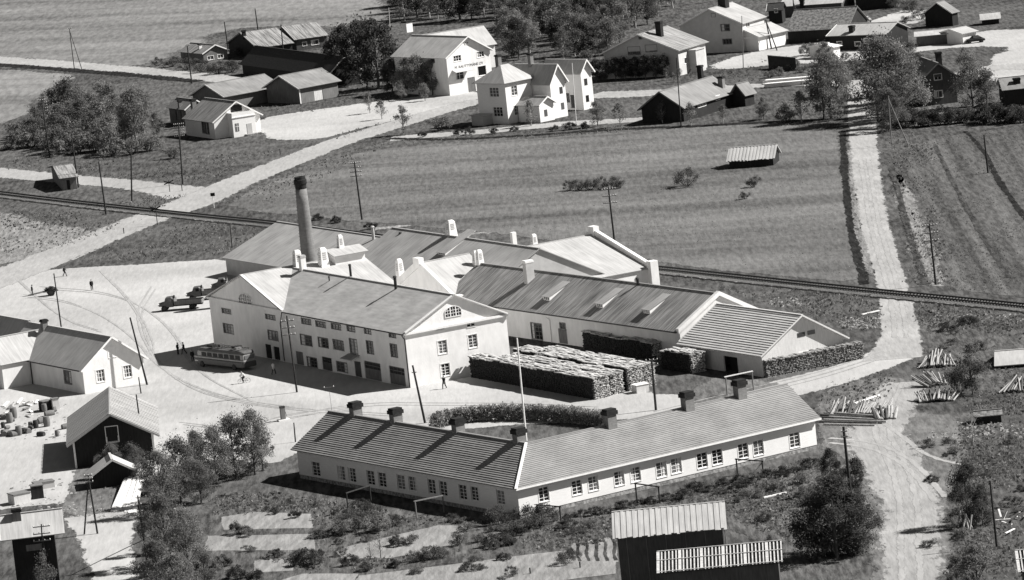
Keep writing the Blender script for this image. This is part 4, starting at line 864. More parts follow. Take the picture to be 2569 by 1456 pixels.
# dark farmstead upper left
quick('dormer_cottage', 'small cottage with a white trimmed gable, in bushes beside the far road', 'house', (512, 158), 28, 572, 455, 2.3, 1.5, 'L', 'greywood', 'felt_dark', wins=[('R', 528, 146, 16, 10, 2, 1), ('R', 553, 142, 14, 10, 2, 1)], stacks=[(502, 122, 1.2, .7, 'plaster')], dbg='apex 538,115')
quick('black_log_house', 'black log house with a striped plank roof and a chimney, edge of the far field', 'house', (650, 148), 22, 735, 575, 2.6, 3.0, 'R', 'darkwood', 'felt_dark', style='board', step=.8, stacks=[(612, 90, 1.3, .8, 'brick_dark')], verge='greywood', dbg='apex 609,86')
quick('striped_roof_house', 'dark house with a striped plank roof and two white framed windows, among spring trees', 'house', (745, 128), 20, 822, 690, 2.7, 2.6, 'R', 'brownwood', 'felt_dark', style='board', step=.9, wins=[('R', 764, 111, 10, 10, 1, 1), ('R', 790, 107, 18, 12, 2, 1)], verge='trim', dbg='ridge 710,72 - 840,53; eave 740,98')
quick('black_roof_barn', 'broad black roofed barn with one white verge board, behind the grey log barn', 'barn', (828, 218), 24, 908, 610, 2.8, 3.2, 'L', 'darkwood', 'darkroof', verge='trim', ov=.6, gov=.5, dbg='apex 864,128; eave 818,168')
# the store and its neighbours
h = quick('store_building', 'tall white gabled store with dark lettering over its shop windows', 'store', (1129, 241), 36, 1238, 998, 8.2, 3.4, 'L', 'plaster', 'felt_mid', ov=.6, gov=.6, wins=[('R', 1147, 147, 19, 15, 3, 2), ('R', 1205, 137, 19, 15, 3, 2), ('R', 1170, 108, 9, 6, 2, 1, dict(proud=True)), ('R', 1153, 188, 22, 24, 2, 2), ('R', 1209, 178, 21, 24, 1, 1), ('L', 1030, 150, 9, 16, 2, 2, dict(frame='greywood')), ('L', 1085, 150, 9, 16, 2, 2, dict(frame='greywood')), ('L', 1045, 200, 9, 16, 2, 2, dict(frame='greywood'))], doors=[('R', 1184, 19, 3.0, 'greywood')], stacks=[(1022, 72, 1.6, 1.6, 'plaster')], dbg='apex 1173,88; ridge L 1045,76; eave 1122,140')
tc_ = bpy.data.curves.new('shop_lettering', 'FONT'); tc_.body = 'M. RAUTTYMÄNE OY'; tc_.size = .78; tc_.extrude = .01; tc_.align_x = 'CENTER'
a, z = h.onwall('R', 1176, 163); to = bpy.data.objects.new('tmp', tc_); COL.objects.link(to); lm = bpy.data.meshes.new_from_object(to.evaluated_get(bpy.context.evaluated_depsgraph_get())); bpy.data.objects.remove(to); lm.materials.clear(); lm.materials.append(M['greywood'])
to = child('shop_lettering', lm, h.t, (a, -.03, z - .35)); to.rotation_euler = (math.pi / 2, 0, 0); to['kind'] = 'stuff'
a0, z0 = h.onwall('R', 1155, 175)[0], h.onwall('R', 1155, 173)[1]
MB().slope((a0 - 2.2, -1.4, z0 - .5), (a0 + 2.2, -1.4, z0 - .5), (a0 + 2.2, -.01, z0), (a0 - 2.2, -.01, z0), 'slab', .06).build('awning', M['plaster_grey'], h.t)
th_ = math.radians(28); E = G(1246, 168) - Vector((math.cos(th_), math.sin(th_), 0)) * 17
quick('white_roof_house', 'house with a bright sunlit roof slope directly behind the tall store', 'house', (E.x, E.y, 0), 28, 1246, 1010, 5.2, 3.6, 'R', 'plaster', 'snowroof', LR=17, LL=10, verge='trim', dbg='ridge 1020,76 - 1198,50; eave R 1250,100')

# the rambling white two storey house
h = House('white_villa', 'white two storey house of staggered gables and a hipped corner, facing the meadow', 'house', (1276, 312), 42, 1341, 1205, 8.0)
A1 = h.LR
for xc, yc, wp, hp in ((1239, 232, 23, 25), (1249, 281, 23, 25)): h.win('L', xc, yc, wp, hp, 3, 2, top=True)
for xc, yc, wp, hp in ((1290, 228, 14, 24), (1297, 277, 14, 24)): h.win('R', xc, yc, wp, hp, 2, 2, top=True)
WA = h.LL
b = MB(); h.wallgrid(b, 'R', 0, A1, -.3, 8.0); h.wallgrid(b, 'L', 0, WA, -.3, 8.0); b.poly([(A1, 0, -.3), (A1, WA, -.3), (A1, WA, 8), (A1, 0, 8)]); b.poly([(A1, WA, -.3), (0, WA, -.3), (0, WA, 8), (A1, WA, 8)]); b.build('wall', M['whitewood'], h.t)
b = MB(); o_ = .6; zz = 8.03; zt = zz + 3.1; p, q = (A1 * .45, WA * .5, zt), (A1 * .75, WA * .5, zt)
slab_roof(b, [(-o_, -o_, zz), (A1 + o_, -o_, zz), q, p]); slab_roof(b, [(-o_, WA + o_, zz), (-o_, -o_, zz), p]); slab_roof(b, [(A1 + o_, -o_, zz), (A1 + o_, WA + o_, zz), q]); slab_roof(b, [(A1 + o_, WA + o_, zz), (-o_, WA + o_, zz), p, q])
h.rf = b.build('roof', M['whiteroof'], h.t)
B0 = h.loc(G(1388, 299)); bx1 = B0.x + along(G(1388, 299), h.u, 1425); C0 = h.loc(G(1465, 277)); cx1 = C0.x + along(G(1465, 277), h.u, 1488); cl = along(G(1465, 277), h.v, 1416)
P0 = h.loc(G(1356, 308)); px1 = P0.x + along(G(1356, 308), h.u, 1392); pl = along(G(1356, 308), h.v, 1302)
for nm, x0, y0, x1, y1, HH, rs in (('gable_wing', B0.x, B0.y, bx1, B0.y + 11, 7.4, 3.0), ('end_wing', C0.x, C0.y, cx1 + .4, C0.y + cl + 5, 7.8, 2.0), ('porch', P0.x, P0.y, px1, P0.y + pl, 3.6, 1.2)):
    if nm == 'porch': h.holes['R'] = []
    h.walls('whitewood', rs, 'L', x0=x0, x1=x1, y0=y0, y1=y1, H=HH, name=nm); h.roof('felt_mid' if nm != 'porch' else 'felt', rs, 'L', x0=x0, x1=x1, y0=y0, y1=y1, H=HH, key=nm, ov=.5, gov=.6, name=nm + '_roof'); h.barge('trim', rs, 'L', x0=x0, x1=x1, y0=y0, y1=y1, H=HH, ov=.5, gov=.6)
MB().box(C0.x - .05, C0.x - .004, C0.y + cl * .45, C0.y + cl * .45 + 1.0, .4, 3.0).build('door', M['brownwood'], h.t)
for x0, y0, zl in ((P0.x + 1.2, P0.y, (1.0,)), (bx1 - 1.6, B0.y, (1.5, 4.6)), (C0.x + .8, C0.y, (1.5, 4.8))):
    for z in zl: MB().box(x0, x0 + .8, y0 - .05, y0 - .004, z, z + 1.3).build('window', M['glass'], h.t)
h.stack(0, 0, '', 2.2, .9, base=(A1 * .6, WA * .7, zt - .3), m='chimney'); h.stack(0, 0, '', 2.0, .8, base=(B0.x + 2, B0.y + 7, 10.6), m='chimney')
a = h.onwall('L', 1205, 300)[0]
MB().box(-2.6, -.01, WA * .55, WA * .95, -.2, 1.9).box(-2.9, -.01, WA * .5, WA, 1.904, 2.05).build('side_porch', M['plaster_grey'], h.t)
print('villa A1 %.1f WA %.1f' % (A1, WA), 'eave', h.px(0, 0, 8), 'want 1271,208; top', h.px(*p), h.px(*q), 'want 1216..1318,150', 'B', B0, 'C', C0, 'P', P0)

# upper right houses
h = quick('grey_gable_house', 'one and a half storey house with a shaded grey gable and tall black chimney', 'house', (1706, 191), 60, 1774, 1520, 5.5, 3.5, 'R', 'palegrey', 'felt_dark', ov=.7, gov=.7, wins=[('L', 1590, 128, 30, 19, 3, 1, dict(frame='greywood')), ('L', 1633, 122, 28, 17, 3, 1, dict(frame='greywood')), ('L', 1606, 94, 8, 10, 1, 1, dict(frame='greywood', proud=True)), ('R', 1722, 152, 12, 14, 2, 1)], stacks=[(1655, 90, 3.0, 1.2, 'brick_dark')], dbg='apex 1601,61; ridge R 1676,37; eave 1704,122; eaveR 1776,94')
x0 = h.LR * .35; MB().box(x0, x0 + 4, -1.8, -.004, -.2, 4.6).box(x0 - .2, x0 + 4.2, -2.0, -.004, 4.604, 4.75).build('porch', M['plaster_grey'], h.t)
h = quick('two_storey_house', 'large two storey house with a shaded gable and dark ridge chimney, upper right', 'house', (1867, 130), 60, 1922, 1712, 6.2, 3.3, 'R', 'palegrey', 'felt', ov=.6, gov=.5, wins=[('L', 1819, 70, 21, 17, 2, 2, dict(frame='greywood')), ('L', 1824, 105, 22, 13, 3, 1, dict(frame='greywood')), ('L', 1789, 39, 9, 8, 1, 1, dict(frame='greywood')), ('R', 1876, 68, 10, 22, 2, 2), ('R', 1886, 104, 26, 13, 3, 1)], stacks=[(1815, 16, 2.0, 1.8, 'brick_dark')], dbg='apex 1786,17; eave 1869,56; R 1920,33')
MB().box(.4, 5, -1.6, -.004, 2.7, 2.95).build('balcony', M['trim'], h.t)
quick('white_annex', 'low white annex with a broad pale roof, right of the two storey house', 'house', (1904, 128), 48, 1972, 1882, 3.2, 1.6, 'R', 'plaster', 'snowroof', ov=.7, gov=.5, LL=8, dbg='roof 1880-1975,55-100')
quick('shingle_barn', 'long dark barn under a mottled mossy roof, power pole in front', 'barn', (1978, 110), -26, 2128, 1970, 2.9, 3.6, 'R', 'darkwood', 'rough_roof', LL=12, ov=.5, gov=.4, verge=None, dbg='eave 1975,67 - 2127,60; ridge 1960,20 - 2130,10')
quick('pale_roof_barn', 'pale roofed building just beyond the mottled barn at the top edge', 'barn', (1962, 44), -22, 2112, 1955, 2.6, 2.2, 'R', 'brownwood', 'felt_mid', LL=10, verge=None, stacks=[(2012, 12, 1.2, .9, 'brick_dark')])
quick('dark_cabin', 'dark cabin with one white window, left end of the mottled barn', 'shed', (1930, 62), -12, 1963, 1926, 3.2, 1.2, 'R', 'darkwood', 'darkroof', LL=5, wins=[('R', 1946, 28, 8, 9, 1, 1)])
quick('low_dark_house', 'low dark house with a pale roof, dark chimney and white framed windows', 'house', (2083, 128), -36, 2224, 2078, 3.3, 1.7, 'R', 'darkwood', 'snowroof', LL=9, ov=.5, gov=.5, verge='trim', wins=[('R', 2151, 111, 14, 11, 1, 1), ('R', 2105, 108, 12, 6, 1, 1), ('R', 2171, 101, 8, 8, 2, 1)], stacks=[(2137, 80, 1.3, 1.0, 'brick_dark')], dbg='eave 2080,82 - 2225,92')
quick('white_shed', 'small white shed with a flat bright roof beside pale saplings', 'shed', (2092, 147), 40, 2108, 2050, 2.4, .4, 'R', 'plaster', 'trim', LL=7, dbg='2105,115')
h = quick('long_dark_house', 'long dark house with a grey plank roof and two chimneys, bordering the meadow', 'house', (1716, 306), 58, 1842, 1612, 2.9, 3.0, 'R', 'darkwood', 'roof_grey', ov=.6, gov=.6, verge='greywood', wins=[('R', 1760, 262, 20, 12, 3, 1), ('R', 1800, 246, 10, 10, 1, 1)], stacks=[(1757, 190, 2.0, .9, 'brick_dark'), (1810, 218, 2.0, 1.0, 'chimney')], dbg='apex 1655,233; ridge R 1793,178; eave 1712,270; R 1840,226')
quick('dark_side_wing', 'dark gabled wing at the east end of the long dark house', 'house', (1870, 268), 50, 1893, 1838, 2.6, 1.8, 'R', 'darkwood', 'roof_grey', ov=.5, gov=.5, verge='greywood', dbg='roof 1840,228-1900,245')
h = quick('dark_gable_house', 'dark two storey timber house with white framed windows, half hidden between trees', 'house', (2318, 268), 8, 2402, 2310, 5.2, 2.6, 'L', 'brownwood', 'roof_grey', LL=12, ov=.6, gov=.6, verge='greywood', wins=[('R', 2352, 194, 18, 15, 2, 1), ('R', 2354, 237, 20, 18, 2, 1)], dbg='apex 2348,165')
h.stack(0, 0, '', 2.2, 1.0, base=(h.LR * .7, 4, 7.2), m='brick_dark')
quick('edge_barn', 'dark low barn with a grey roof cut off by the right edge', 'barn', (2522, 270), 0, 2660, 2500, 3.3, 1.6, 'R', 'darkwood', 'roof_grey', LL=9, verge=None, stacks=[(2550, 208, .9, 1.2, 'brick_dark')], dbg='eave 2515,222')
quick('field_barn', 'tiny hay barn with a pale plank roof standing alone in the meadow', 'barn', (1830, 424), -14, 1940, 1826, 1.6, 1.6, 'R', 'darkwood', 'barn_roof', LL=6, ov=.5, gov=.4, style='board', step=.3, verge=None, jit=.35, dbg='eave 1828,402-1942,397; ridge 1832,372')
quick('roadside_hut', 'tiny wooden kiosk hut with notices beside the side road', 'hut', (158, 479), 10, 194, 132, 2.4, 1.2, 'R', 'greywood', 'felt_dark', ov=.5, gov=.5, verge='brownwood', doors=[('R', 172, 8, 1.9, 'darkwood')], dbg='eave 157,446')
quick('black_shed', 'black shed with a grey sliver of roof, near the top right fields', 'shed', (2390, 66), 50, 2404, 2325, 3.0, 2.2, 'R', 'darkwood', 'roof_grey', LL=7)
quick('hay_shed', 'small pale roofed hay shed in the field near the upper right corner', 'shed', (2464, 64), -5, 2506, 2462, 1.3, 1.0, 'R', 'darkwood', 'felt_mid', LL=4, verge=None)
quick('white_garage', 'low white garage with a dark parked car at its door', 'garage', (2416, 112), 35, 2450, 2372, 2.3, .8, 'R', 'plaster', 'snowroof', LL=7, verge='trim')
quick('top_edge_barn', 'black barn at the top edge above the bright gravel yard', 'barn', (2148, 28), -10, 2242, 2140, 4.0, 1.5, 'R', 'darkwood', 'darkroof', LL=8, verge=None)
quick('grey_boathouse', 'low flat grey shed behind the dark gable house', 'shed', (2300, 118), -6, 2385, 2295, 2.2, .6, 'R', 'brownwood', 'felt_mid', LL=6, verge=None)
# ------------------------------------------------------------------ trees, bushes, grass
import numpy as np
def leafmat(name, lo, hi):
    m = mat(name, lo, hi, 9, big=(2.2, .6), contrast=(.3, .7), rough=.9, spec=.05); t = m.node_tree; b = t.nodes['Principled BSDF']
    oi = t.nodes.new('ShaderNodeObjectInfo'); mx = [n for n in t.nodes if n.type == 'MIX'][0]
    mm = t.nodes.new('ShaderNodeMath'); mm.operation = 'MULTIPLY_ADD'; mm.inputs[1].default_value = .5; mm.inputs[2].default_value = .75
    sc_ = t.nodes.new('ShaderNodeVectorMath'); sc_.operation = 'SCALE'
    t.links.new(oi.outputs['Random'], mm.inputs[0]); t.links.new(mx.outputs[2], sc_.inputs[0]); t.links.new(mm.outputs[0], sc_.inputs['Scale']); t.links.new(sc_.outputs[0], b.inputs['Base Color'])
    tl = t.nodes.new('ShaderNodeBsdfTranslucent'); ms = t.nodes.new('ShaderNodeMixShader'); ms.inputs[0].default_value = .38; t.links.new(sc_.outputs[0], tl.inputs['Color']); out = t.nodes['Material Output']
    t.links.new(b.outputs[0], ms.inputs[1]); t.links.new(tl.outputs[0], ms.inputs[2]); t.links.new(ms.outputs[0], out.inputs['Surface'])
    return m
M['leaf'] = leafmat('spring_leaves', .09, .30)
M['leaf_dark'] = leafmat('dark_leaves', .04, .14)
M['leaf_pale'] = leafmat('pale_young_leaves', .14, .34)
M['twig'] = leafmat('bare_twigs', .05, .15)
def leaves(centers, rad, per, size, rs, squash=.8):
    """leaf sized quads scattered through the clumps"""
    C = np.repeat(np.array(centers), per, 0); Rr = np.repeat(np.array(rad), per); n = len(C)
    d = rs.normal(size=(n, 3)); d /= np.linalg.norm(d, axis=1)[:, None]; r = Rr * (rs.random(n) ** .45)
    P = C + d * r[:, None] * np.array([1, 1, squash])
    a = rs.normal(size=(n, 3)); a /= np.linalg.norm(a, axis=1)[:, None]; b = np.cross(a, rs.normal(size=(n, 3))); b /= np.linalg.norm(b, axis=1)[:, None]
    s_ = size * (.6 + .8 * rs.random(n)); a *= s_[:, None]; b *= (s_ * .6)[:, None]
    V = np.stack([P - a, P - b * .9, P + a, P + b * .9], 1).reshape(-1, 3)
    return V
def quadmesh(name, V, m):
    n = len(V) // 4; me = bpy.data.meshes.new(name); me.vertices.add(4 * n); me.vertices.foreach_set('co', V.astype(np.float32).ravel())
    me.loops.add(4 * n); me.loops.foreach_set('vertex_index', np.arange(4 * n, dtype=np.int32)); me.polygons.add(n); me.polygons.foreach_set('loop_start', np.arange(0, 4 * n, 4, dtype=np.int32))
    me.materials.append(m); me.update(); me.validate(); return me
TREES = {}
def tree_kind(key, seed, per, size, mleaf, mtrunk, kind='tree', blobs=18, low=.22, wide=.34):
    rs = np.random.RandomState(seed); cs = []; rr = []
    if kind == 'tree':
        for i in range(blobs):
            z = low + (.93 - low) * rs.random() ** .85; t = (z - low) / (.95 - low); w_ = wide * (math.sin(math.pi * min(1, .18 + t * .80)) ** .8); a = rs.random() * 6.283; q = w_ * (.35 + .6 * rs.random())
            cs.append((q * math.cos(a), q * math.sin(a), z)); rr.append(.075 + .09 * rs.random())
        cs += [(0, 0, .93), (.02, .03, .84)]; rr += [.07, .1]
    elif kind == 'bush':
        for i in range(blobs):
            a = rs.random() * 6.283; q = wide * math.sqrt(rs.random()); z = .2 + .65 * rs.random() * (1 - .5 * q / wide); cs.append((q * math.cos(a), q * math.sin(a), z)); rr.append(.14 + .14 * rs.random())
    else:   # spruce
        for i in range(blobs):
            z = .1 + .85 * i / blobs; q = wide * (1 - z) ; a = i * 2.4; cs.append((q * .6 * math.cos(a), q * .6 * math.sin(a), z)); rr.append(.05 + q * .7)
    V = leaves(cs, rr, per, size, rs)
    # thin scatter between the clumps so the outline stays broken
    m_ = max(20, len(V) // 16); cc = np.array(cs)[rs.randint(0, len(cs), m_)] + rs.normal(size=(m_, 3)) * .07; cc[:, 2] = np.maximum(cc[:, 2], .03)
    V = np.vstack([V, leaves(cc, [.02] * m_, 1, size, rs)]); V[:, 2] = np.maximum(V[:, 2], .01)
    crown = quadmesh('crown', V, M[mleaf])
    b = MB()
    if kind == 'bush':
        for c in cs[:12]: b.cyl((c[0] * .15, c[1] * .15, -.02), (c[0] * .7, c[1] * .7, c[2] * .6), .014, .01, 5, False); b.cyl((c[0] * .7, c[1] * .7, c[2] * .6), (c[0] * 1.05, c[1] * 1.05, c[2] * 1.25), .01, .003, 4, False)
    else:
        k = Vector((rs.normal() * .015, rs.normal() * .015, 0))
        b.cyl((0, 0, -.02), (k.x, k.y, .3), .022, .017, 7, False).cyl((k.x, k.y, .3), (k.x * .5, k.y * .5, .62), .017, .01, 6, False).cyl((k.x * .5, k.y * .5, .62), (0, 0, .95), .01, .003, 5, False)
        if kind == 'tree':
            for c in cs[:14]:
                z0 = max(.14, c[2] - .22 - .1 * rs.random()); b.cyl((k.x, k.y, z0), (c[0] * .6, c[1] * .6, (c[2] + z0) / 2 + .03), .008, .006, 5, False).cyl((c[0] * .6, c[1] * .6, (c[2] + z0) / 2 + .03), c, .006, .002, 4, False)
    TREES[key] = (crown, b.mesh('trunk' if kind != 'bush' else 'stems', M[mtrunk]), kind)
for i in range(3):
    tree_kind('birch%d' % i, 10 + i, 95, .017, 'leaf', 'birch', blobs=20, wide=.30)
    tree_kind('dense%d' % i, 20 + i, 170, .020, 'leaf_dark', 'trunk', blobs=26, low=.12, wide=.36)
    tree_kind('mid%d' % i, 30 + i, 130, .018, 'leaf', 'trunk', blobs=24, low=.15, wide=.36)
    tree_kind('big%d' % i, 40 + i, 260, .013, 'leaf_dark', 'trunk', blobs=34, low=.06, wide=.40)
    tree_kind('grove%d' % i, 50 + i, 230, .0125, 'leaf', 'trunk', blobs=34, low=.08, wide=.42)
    tree_kind('bush%d' % i, 60 + i, 120, .035, 'leaf', 'twig', 'bush', blobs=14, wide=.62)
    tree_kind('dbush%d' % i, 70 + i, 150, .035, 'leaf_dark', 'twig', 'bush', blobs=16, wide=.66)
    tree_kind('twigbush%d' % i, 80 + i, 130, .026, 'twig', 'twig', 'bush', blobs=16, wide=.6)
    tree_kind('young%d' % i, 90 + i, 60, .024, 'leaf', 'birch', blobs=14, low=.2, wide=.26)
tree_kind('spruce0', 99, 60, .03, 'leaf_dark', 'trunk', 'spruce', blobs=26, wide=.28)
tree_kind('bare0', 98, 8, .02, 'twig', 'trunk', blobs=18, wide=.34); tree_kind('bare1', 97, 6, .02, 'twig', 'birch', blobs=16, wide=.36)
NT = [0]
def plant(key, x, y, hp, label, group=None, wf=1.0, cat=None):
    """a tree whose foot is at bearing (x, y) and which stands hp picture units tall there"""
    NT[0] += 1; v = key if key in TREES else key + str(NT[0] % 3); cr, tr, kind = TREES[v]; p = G(x, y); hh = hp / S(x, y); rr_ = random.Random(NT[0] * 17)
    t = thing('bush' if kind == 'bush' else ('spruce_tree' if kind == 'spruce' else 'tree'), label, cat or ('bush' if kind == 'bush' else 'tree'), p, rr_.uniform(0, 6.28), group)
    t.scale = (hh * wf * rr_.uniform(.92, 1.08), hh * wf * rr_.uniform(.92, 1.08), hh)
    child('crown' if kind != 'bush' else 'foliage', cr, t); child('trunk' if kind != 'bush' else 'stems', tr, t)
    return t
# grove at the upper left
LG, GG = 'leafy tree in the tangled grove at the upper left, by the small porch house', 'trees of the upper left grove'
for x, y, hp, wf in ((135, 330, 100, 1.1), (175, 326, 120, 1.1), (232, 326, 125, 1.1), (285, 338, 105, 1.1), (335, 345, 110, 1.1), (215, 360, 90, 1.2), (265, 366, 95, 1.2), (320, 372, 90, 1.2), (155, 362, 85, 1.2), (95, 352, 80, 1.2), (150, 322, 125, 1.0), (210, 318, 135, 1.0), (262, 322, 130, 1.1), (318, 330, 105, 1), (362, 335, 95, 1), (120, 345, 105, 1), (182, 348, 110, 1.1), (238, 350, 95, 1.1), (292, 356, 110, 1), (345, 368, 120, 1), (395, 345, 70, 1)): plant(('mid', 'birch', 'birch', 'mid', 'grove')[int(x) % 5], x, y, hp * (.75, 1.2, .9, 1.1, .8, 1.25)[int(x + y) % 6], LG, GG, wf * .9)
for x, y, hp in ((45, 372, 40), (80, 368, 55), (115, 375, 55), (150, 382, 60), (195, 385, 65), (240, 384, 60), (285, 388, 62), (330, 386, 55), (370, 380, 40), (25, 376, 26), (60, 345, 50)): plant('bush', x, y, hp * 1.25, 'low scrubby bush along the near edge of the upper left grove', 'bushes edging the upper left grove', 1.0)
plant('bush', 432, 398, 42, 'round bush on the grass below the porch house, beside the insulator pole')
# farm trees, upper middle
for x, y, hp, wf in ((868, 205, 145, .9), (905, 212, 165, .9), (950, 222, 180, .95), (990, 215, 110, 1), (835, 175, 75, 1), (985, 235, 90, 1)): plant('dense', x, y, hp, 'tall dark tree in the clump between the log barn and the store', 'dark trees beside the store', wf)
for x, y, hp in ((1020, 238, 95), (1052, 242, 105), (1085, 240, 90), (1010, 252, 40), (1066, 254, 45)): plant('mid', x, y, hp, 'leafy tree against the shaded side wall of the store', 'trees along the store side wall')
for x, y, hp in ((395, 165, 26), (430, 168, 34), (470, 175, 40), (505, 182, 42), (545, 186, 44), (580, 182, 40), (605, 140, 30)): plant('twigbush', x, y, hp, 'thin twiggy bush around the dormer cottage near the far road', 'bushes around the dormer cottage')
plant('spruce0', 737, 118, 46, 'small dark spruce in front of the striped roof house')
plant('young', 928, 325 - 40, 55, 'slender young tree on the verge inside the bright forecourt'); plant('young', 958, 300, 50, 'thin sapling nearest the main road on the forecourt verge')
# woodland along the top
WL, WG = 'spring birch in the woodland behind the store and the villa', 'woodland trees along the top'
rs_ = random.Random(5)
for row, y in enumerate((8, 28, 48, 70, 92, 112, 132, 148)):
    x0 = 1005 if y < 60 else 1268; x1 = (1700, 1690, 1670, 1630, 1580, 1560, 1530, 1490)[row]; x = x0 + rs_.uniform(0, 15)
    while x < x1:
        if not (1340 < x < 1400 and y > 100): plant('dense' if rs_.random() < .3 else ('birch' if rs_.random() < .75 else 'mid'), x, y + rs_.uniform(-7, 7), rs_.uniform(70, 112), WL, WG, rs_.uniform(.9, 1.2))
        x += rs_.uniform(19, 33)
for x, y, hp in ((1480, 150, 34), (1510, 140, 38), (1540, 148, 40), (1570, 152, 36), (1525, 118, 40)): plant('bush', x, y, hp, 'pale bush below the grey gable of the one and a half storey house', 'bushes under the grey gable', 1.0)
for x in (1495, 1520, 1545, 1570, 1595, 1620, 1645, 1668): plant('dense', x, 205 - (x - 1495) * .06, 58, 'dark tree of the tall hedge row in front of the grey gable house', 'hedge row before the grey gable house', 1.0)
for x, y, hp in ((1672, 202, 30), (1690, 210, 28), (1705, 205, 34), (1735, 200, 30)): plant('young', x, y, hp, 'pale blossoming shrub at the lit corner of the grey gable house', 'pale shrubs by the lit corner')
for x, y, hp, v in ((1012, 338, 76, 'young'), (1100, 328, 46, 'bush'), (1332, 317, 70, 'young'), (1500, 318, 66, 'mid'), (1556, 318, 62, 'young'), (1662, 309, 52, 'young'), (1733, 316, 60, 'young'), (1815, 312, 50, 'young'), (1915, 300, 58, 'mid')):
    nm = {1012: 'young tree standing alone beside the bend of the main road', 1100: 'rounded bush in the shadow left of the white villa', 1332: 'young tree directly in front of the villa porch', 1500: 'dense young tree right of the villa, nearest its end gable', 1556: 'pale airy young tree between villa and dark long house', 1662: 'small pale tree against the black gable of the long house',
          1733: 'sapling in front of the long dark house, left of its parked things', 1815: 'sapling below the east wing of the long dark house', 1915: 'bushy tree just east of the long dark house'}[x]
    plant(v, x, y, hp, nm)
for x, y, hp in ((1150, 340, 20), (1180, 338, 24), (1290, 330, 16), (1390, 330, 20), (1430, 326, 24), (1470, 322, 20), (1060, 345, 20), (1240, 336, 18)): plant('dbush', x, y, hp, 'low dark scrub on the ditch bank between villa and meadow', 'scrub along the villa ditch')
for x, y, hp, v, nm in ((2085, 298, 170, 'grove', 'tall leafy tree left of the shaded drive, tallest on that side'), (2065, 300, 110, 'mid', 'lower tree leaning on the tall tree left of the drive'), (2010, 308, 80, 'young', 'slim birch with a pale trunk left of the drive trees'), (1972, 305, 52, 'bush', 'bush between the dark house wing and the slim birch'),
                    (2222, 300, 215, 'grove', 'very tall broad tree on the right of the shaded drive'), (2262, 296, 195, 'grove', 'tall tree tucked behind the broad drive tree, toward the dark gable house'), (2240, 240, 130, 'dense', 'dark tree at the far end of the shaded drive, right side'), (2250, 268, 150, 'grove', 'tall tree midway along the right side of the shaded drive'), (2236, 328, 110, 'grove', 'lower tree nearest the braced pole on the shaded drive'), (2098, 240, 110, 'mid', 'tree at the far end of the shaded drive, left side'), (2262, 254, 140, 'dense', 'dense tree second from the far end of the drive, right side'), (2262, 284, 150, 'dense', 'dense tree midway along the drive, behind the broad tree'), (2246, 316, 120, 'dense', 'dense dark tree between the broad drive tree and the braced pole'), (2205, 308, 120, 'mid', 'lower leafy tree at the foot of the broad drive tree'), (2290, 200, 95, 'mid', 'tree rising behind the roof of the dark gable house'),
                    (2440, 268, 135, 'grove', 'broad tree right of the dark gable house'), (2476, 282, 110, 'mid', 'thin tree at the outer side of the broad right hand tree'), (2545, 305, 50, 'dbush', 'dark bush below the edge barn'), (2420, 178, 60, 'mid', 'tree above the gable of the dark timber house')): plant(v, x, y, hp, nm)
for x in range(2255, 2570, 22): plant('dbush', x, 318 - (x - 2255) * .045 + rs_.uniform(-4, 4), rs_.uniform(40, 62), 'dark hedge bush along the garden below the dark gable house', 'dark hedge below the gable house', .9)
for x, y, hp in ((2035, 140, 44), (2070, 165, 60), (1995, 175, 30), (2010, 182, 26), (2110, 178, 36), (2140, 175, 34), (2165, 185, 40), (2090, 200, 50), (1955, 190, 24), (1930, 195, 28), (2050, 130, 30), (2120, 150, 22)): plant('bush' if x != 2070 else 'mid', x, y, hp, 'tangled shrub in the gardens below the low dark house', 'shrubs of the upper right gardens')
for x, y, hp in ((1640, 20, 60), (1600, 30, 60), (1690, 15, 50), (1560, 60, 70), (1590, 65, 50)): plant('mid', x, y, hp, 'rounded tree behind the ridge of the grey gable house', 'trees behind the grey gable house')
for x, y, hp in ((2250, 20, 40), (2285, 30, 40), (2310, 50, 34), (2340, 60, 30), (2270, 60, 26)): plant('twigbush', x, y, hp, 'untidy brush pile at the top right yard', 'brush at the top right')
# meadow bushes
for i, (x, y, hp) in enumerate(((1428, 479, 32), (1452, 478, 36), (1478, 477, 34), (1504, 475, 38), (1530, 474, 40), (1554, 473, 28))): plant('twigbush', x, y, hp, 'twiggy willow in the low row of bushes in mid meadow', 'row of willows in the meadow', .95)
plant('twigbush', 1722, 468, 56, 'large round willow bush standing alone in the meadow', None, .95); plant('twigbush', 1890, 470, 38, 'willow bush on the meadow ditch below the hay barn', None, .8); plant('twigbush', 1868, 500, 25, 'small willow beside the meadow ditch, lower of two')
for x, y, hp in ((800, 552, 20), (840, 560, 22), (930, 575, 22), (1010, 590, 18)): plant('dbush', x, y, hp, 'low dark scrub between the railway and the meadow', 'scrub behind the railway', 1.2)
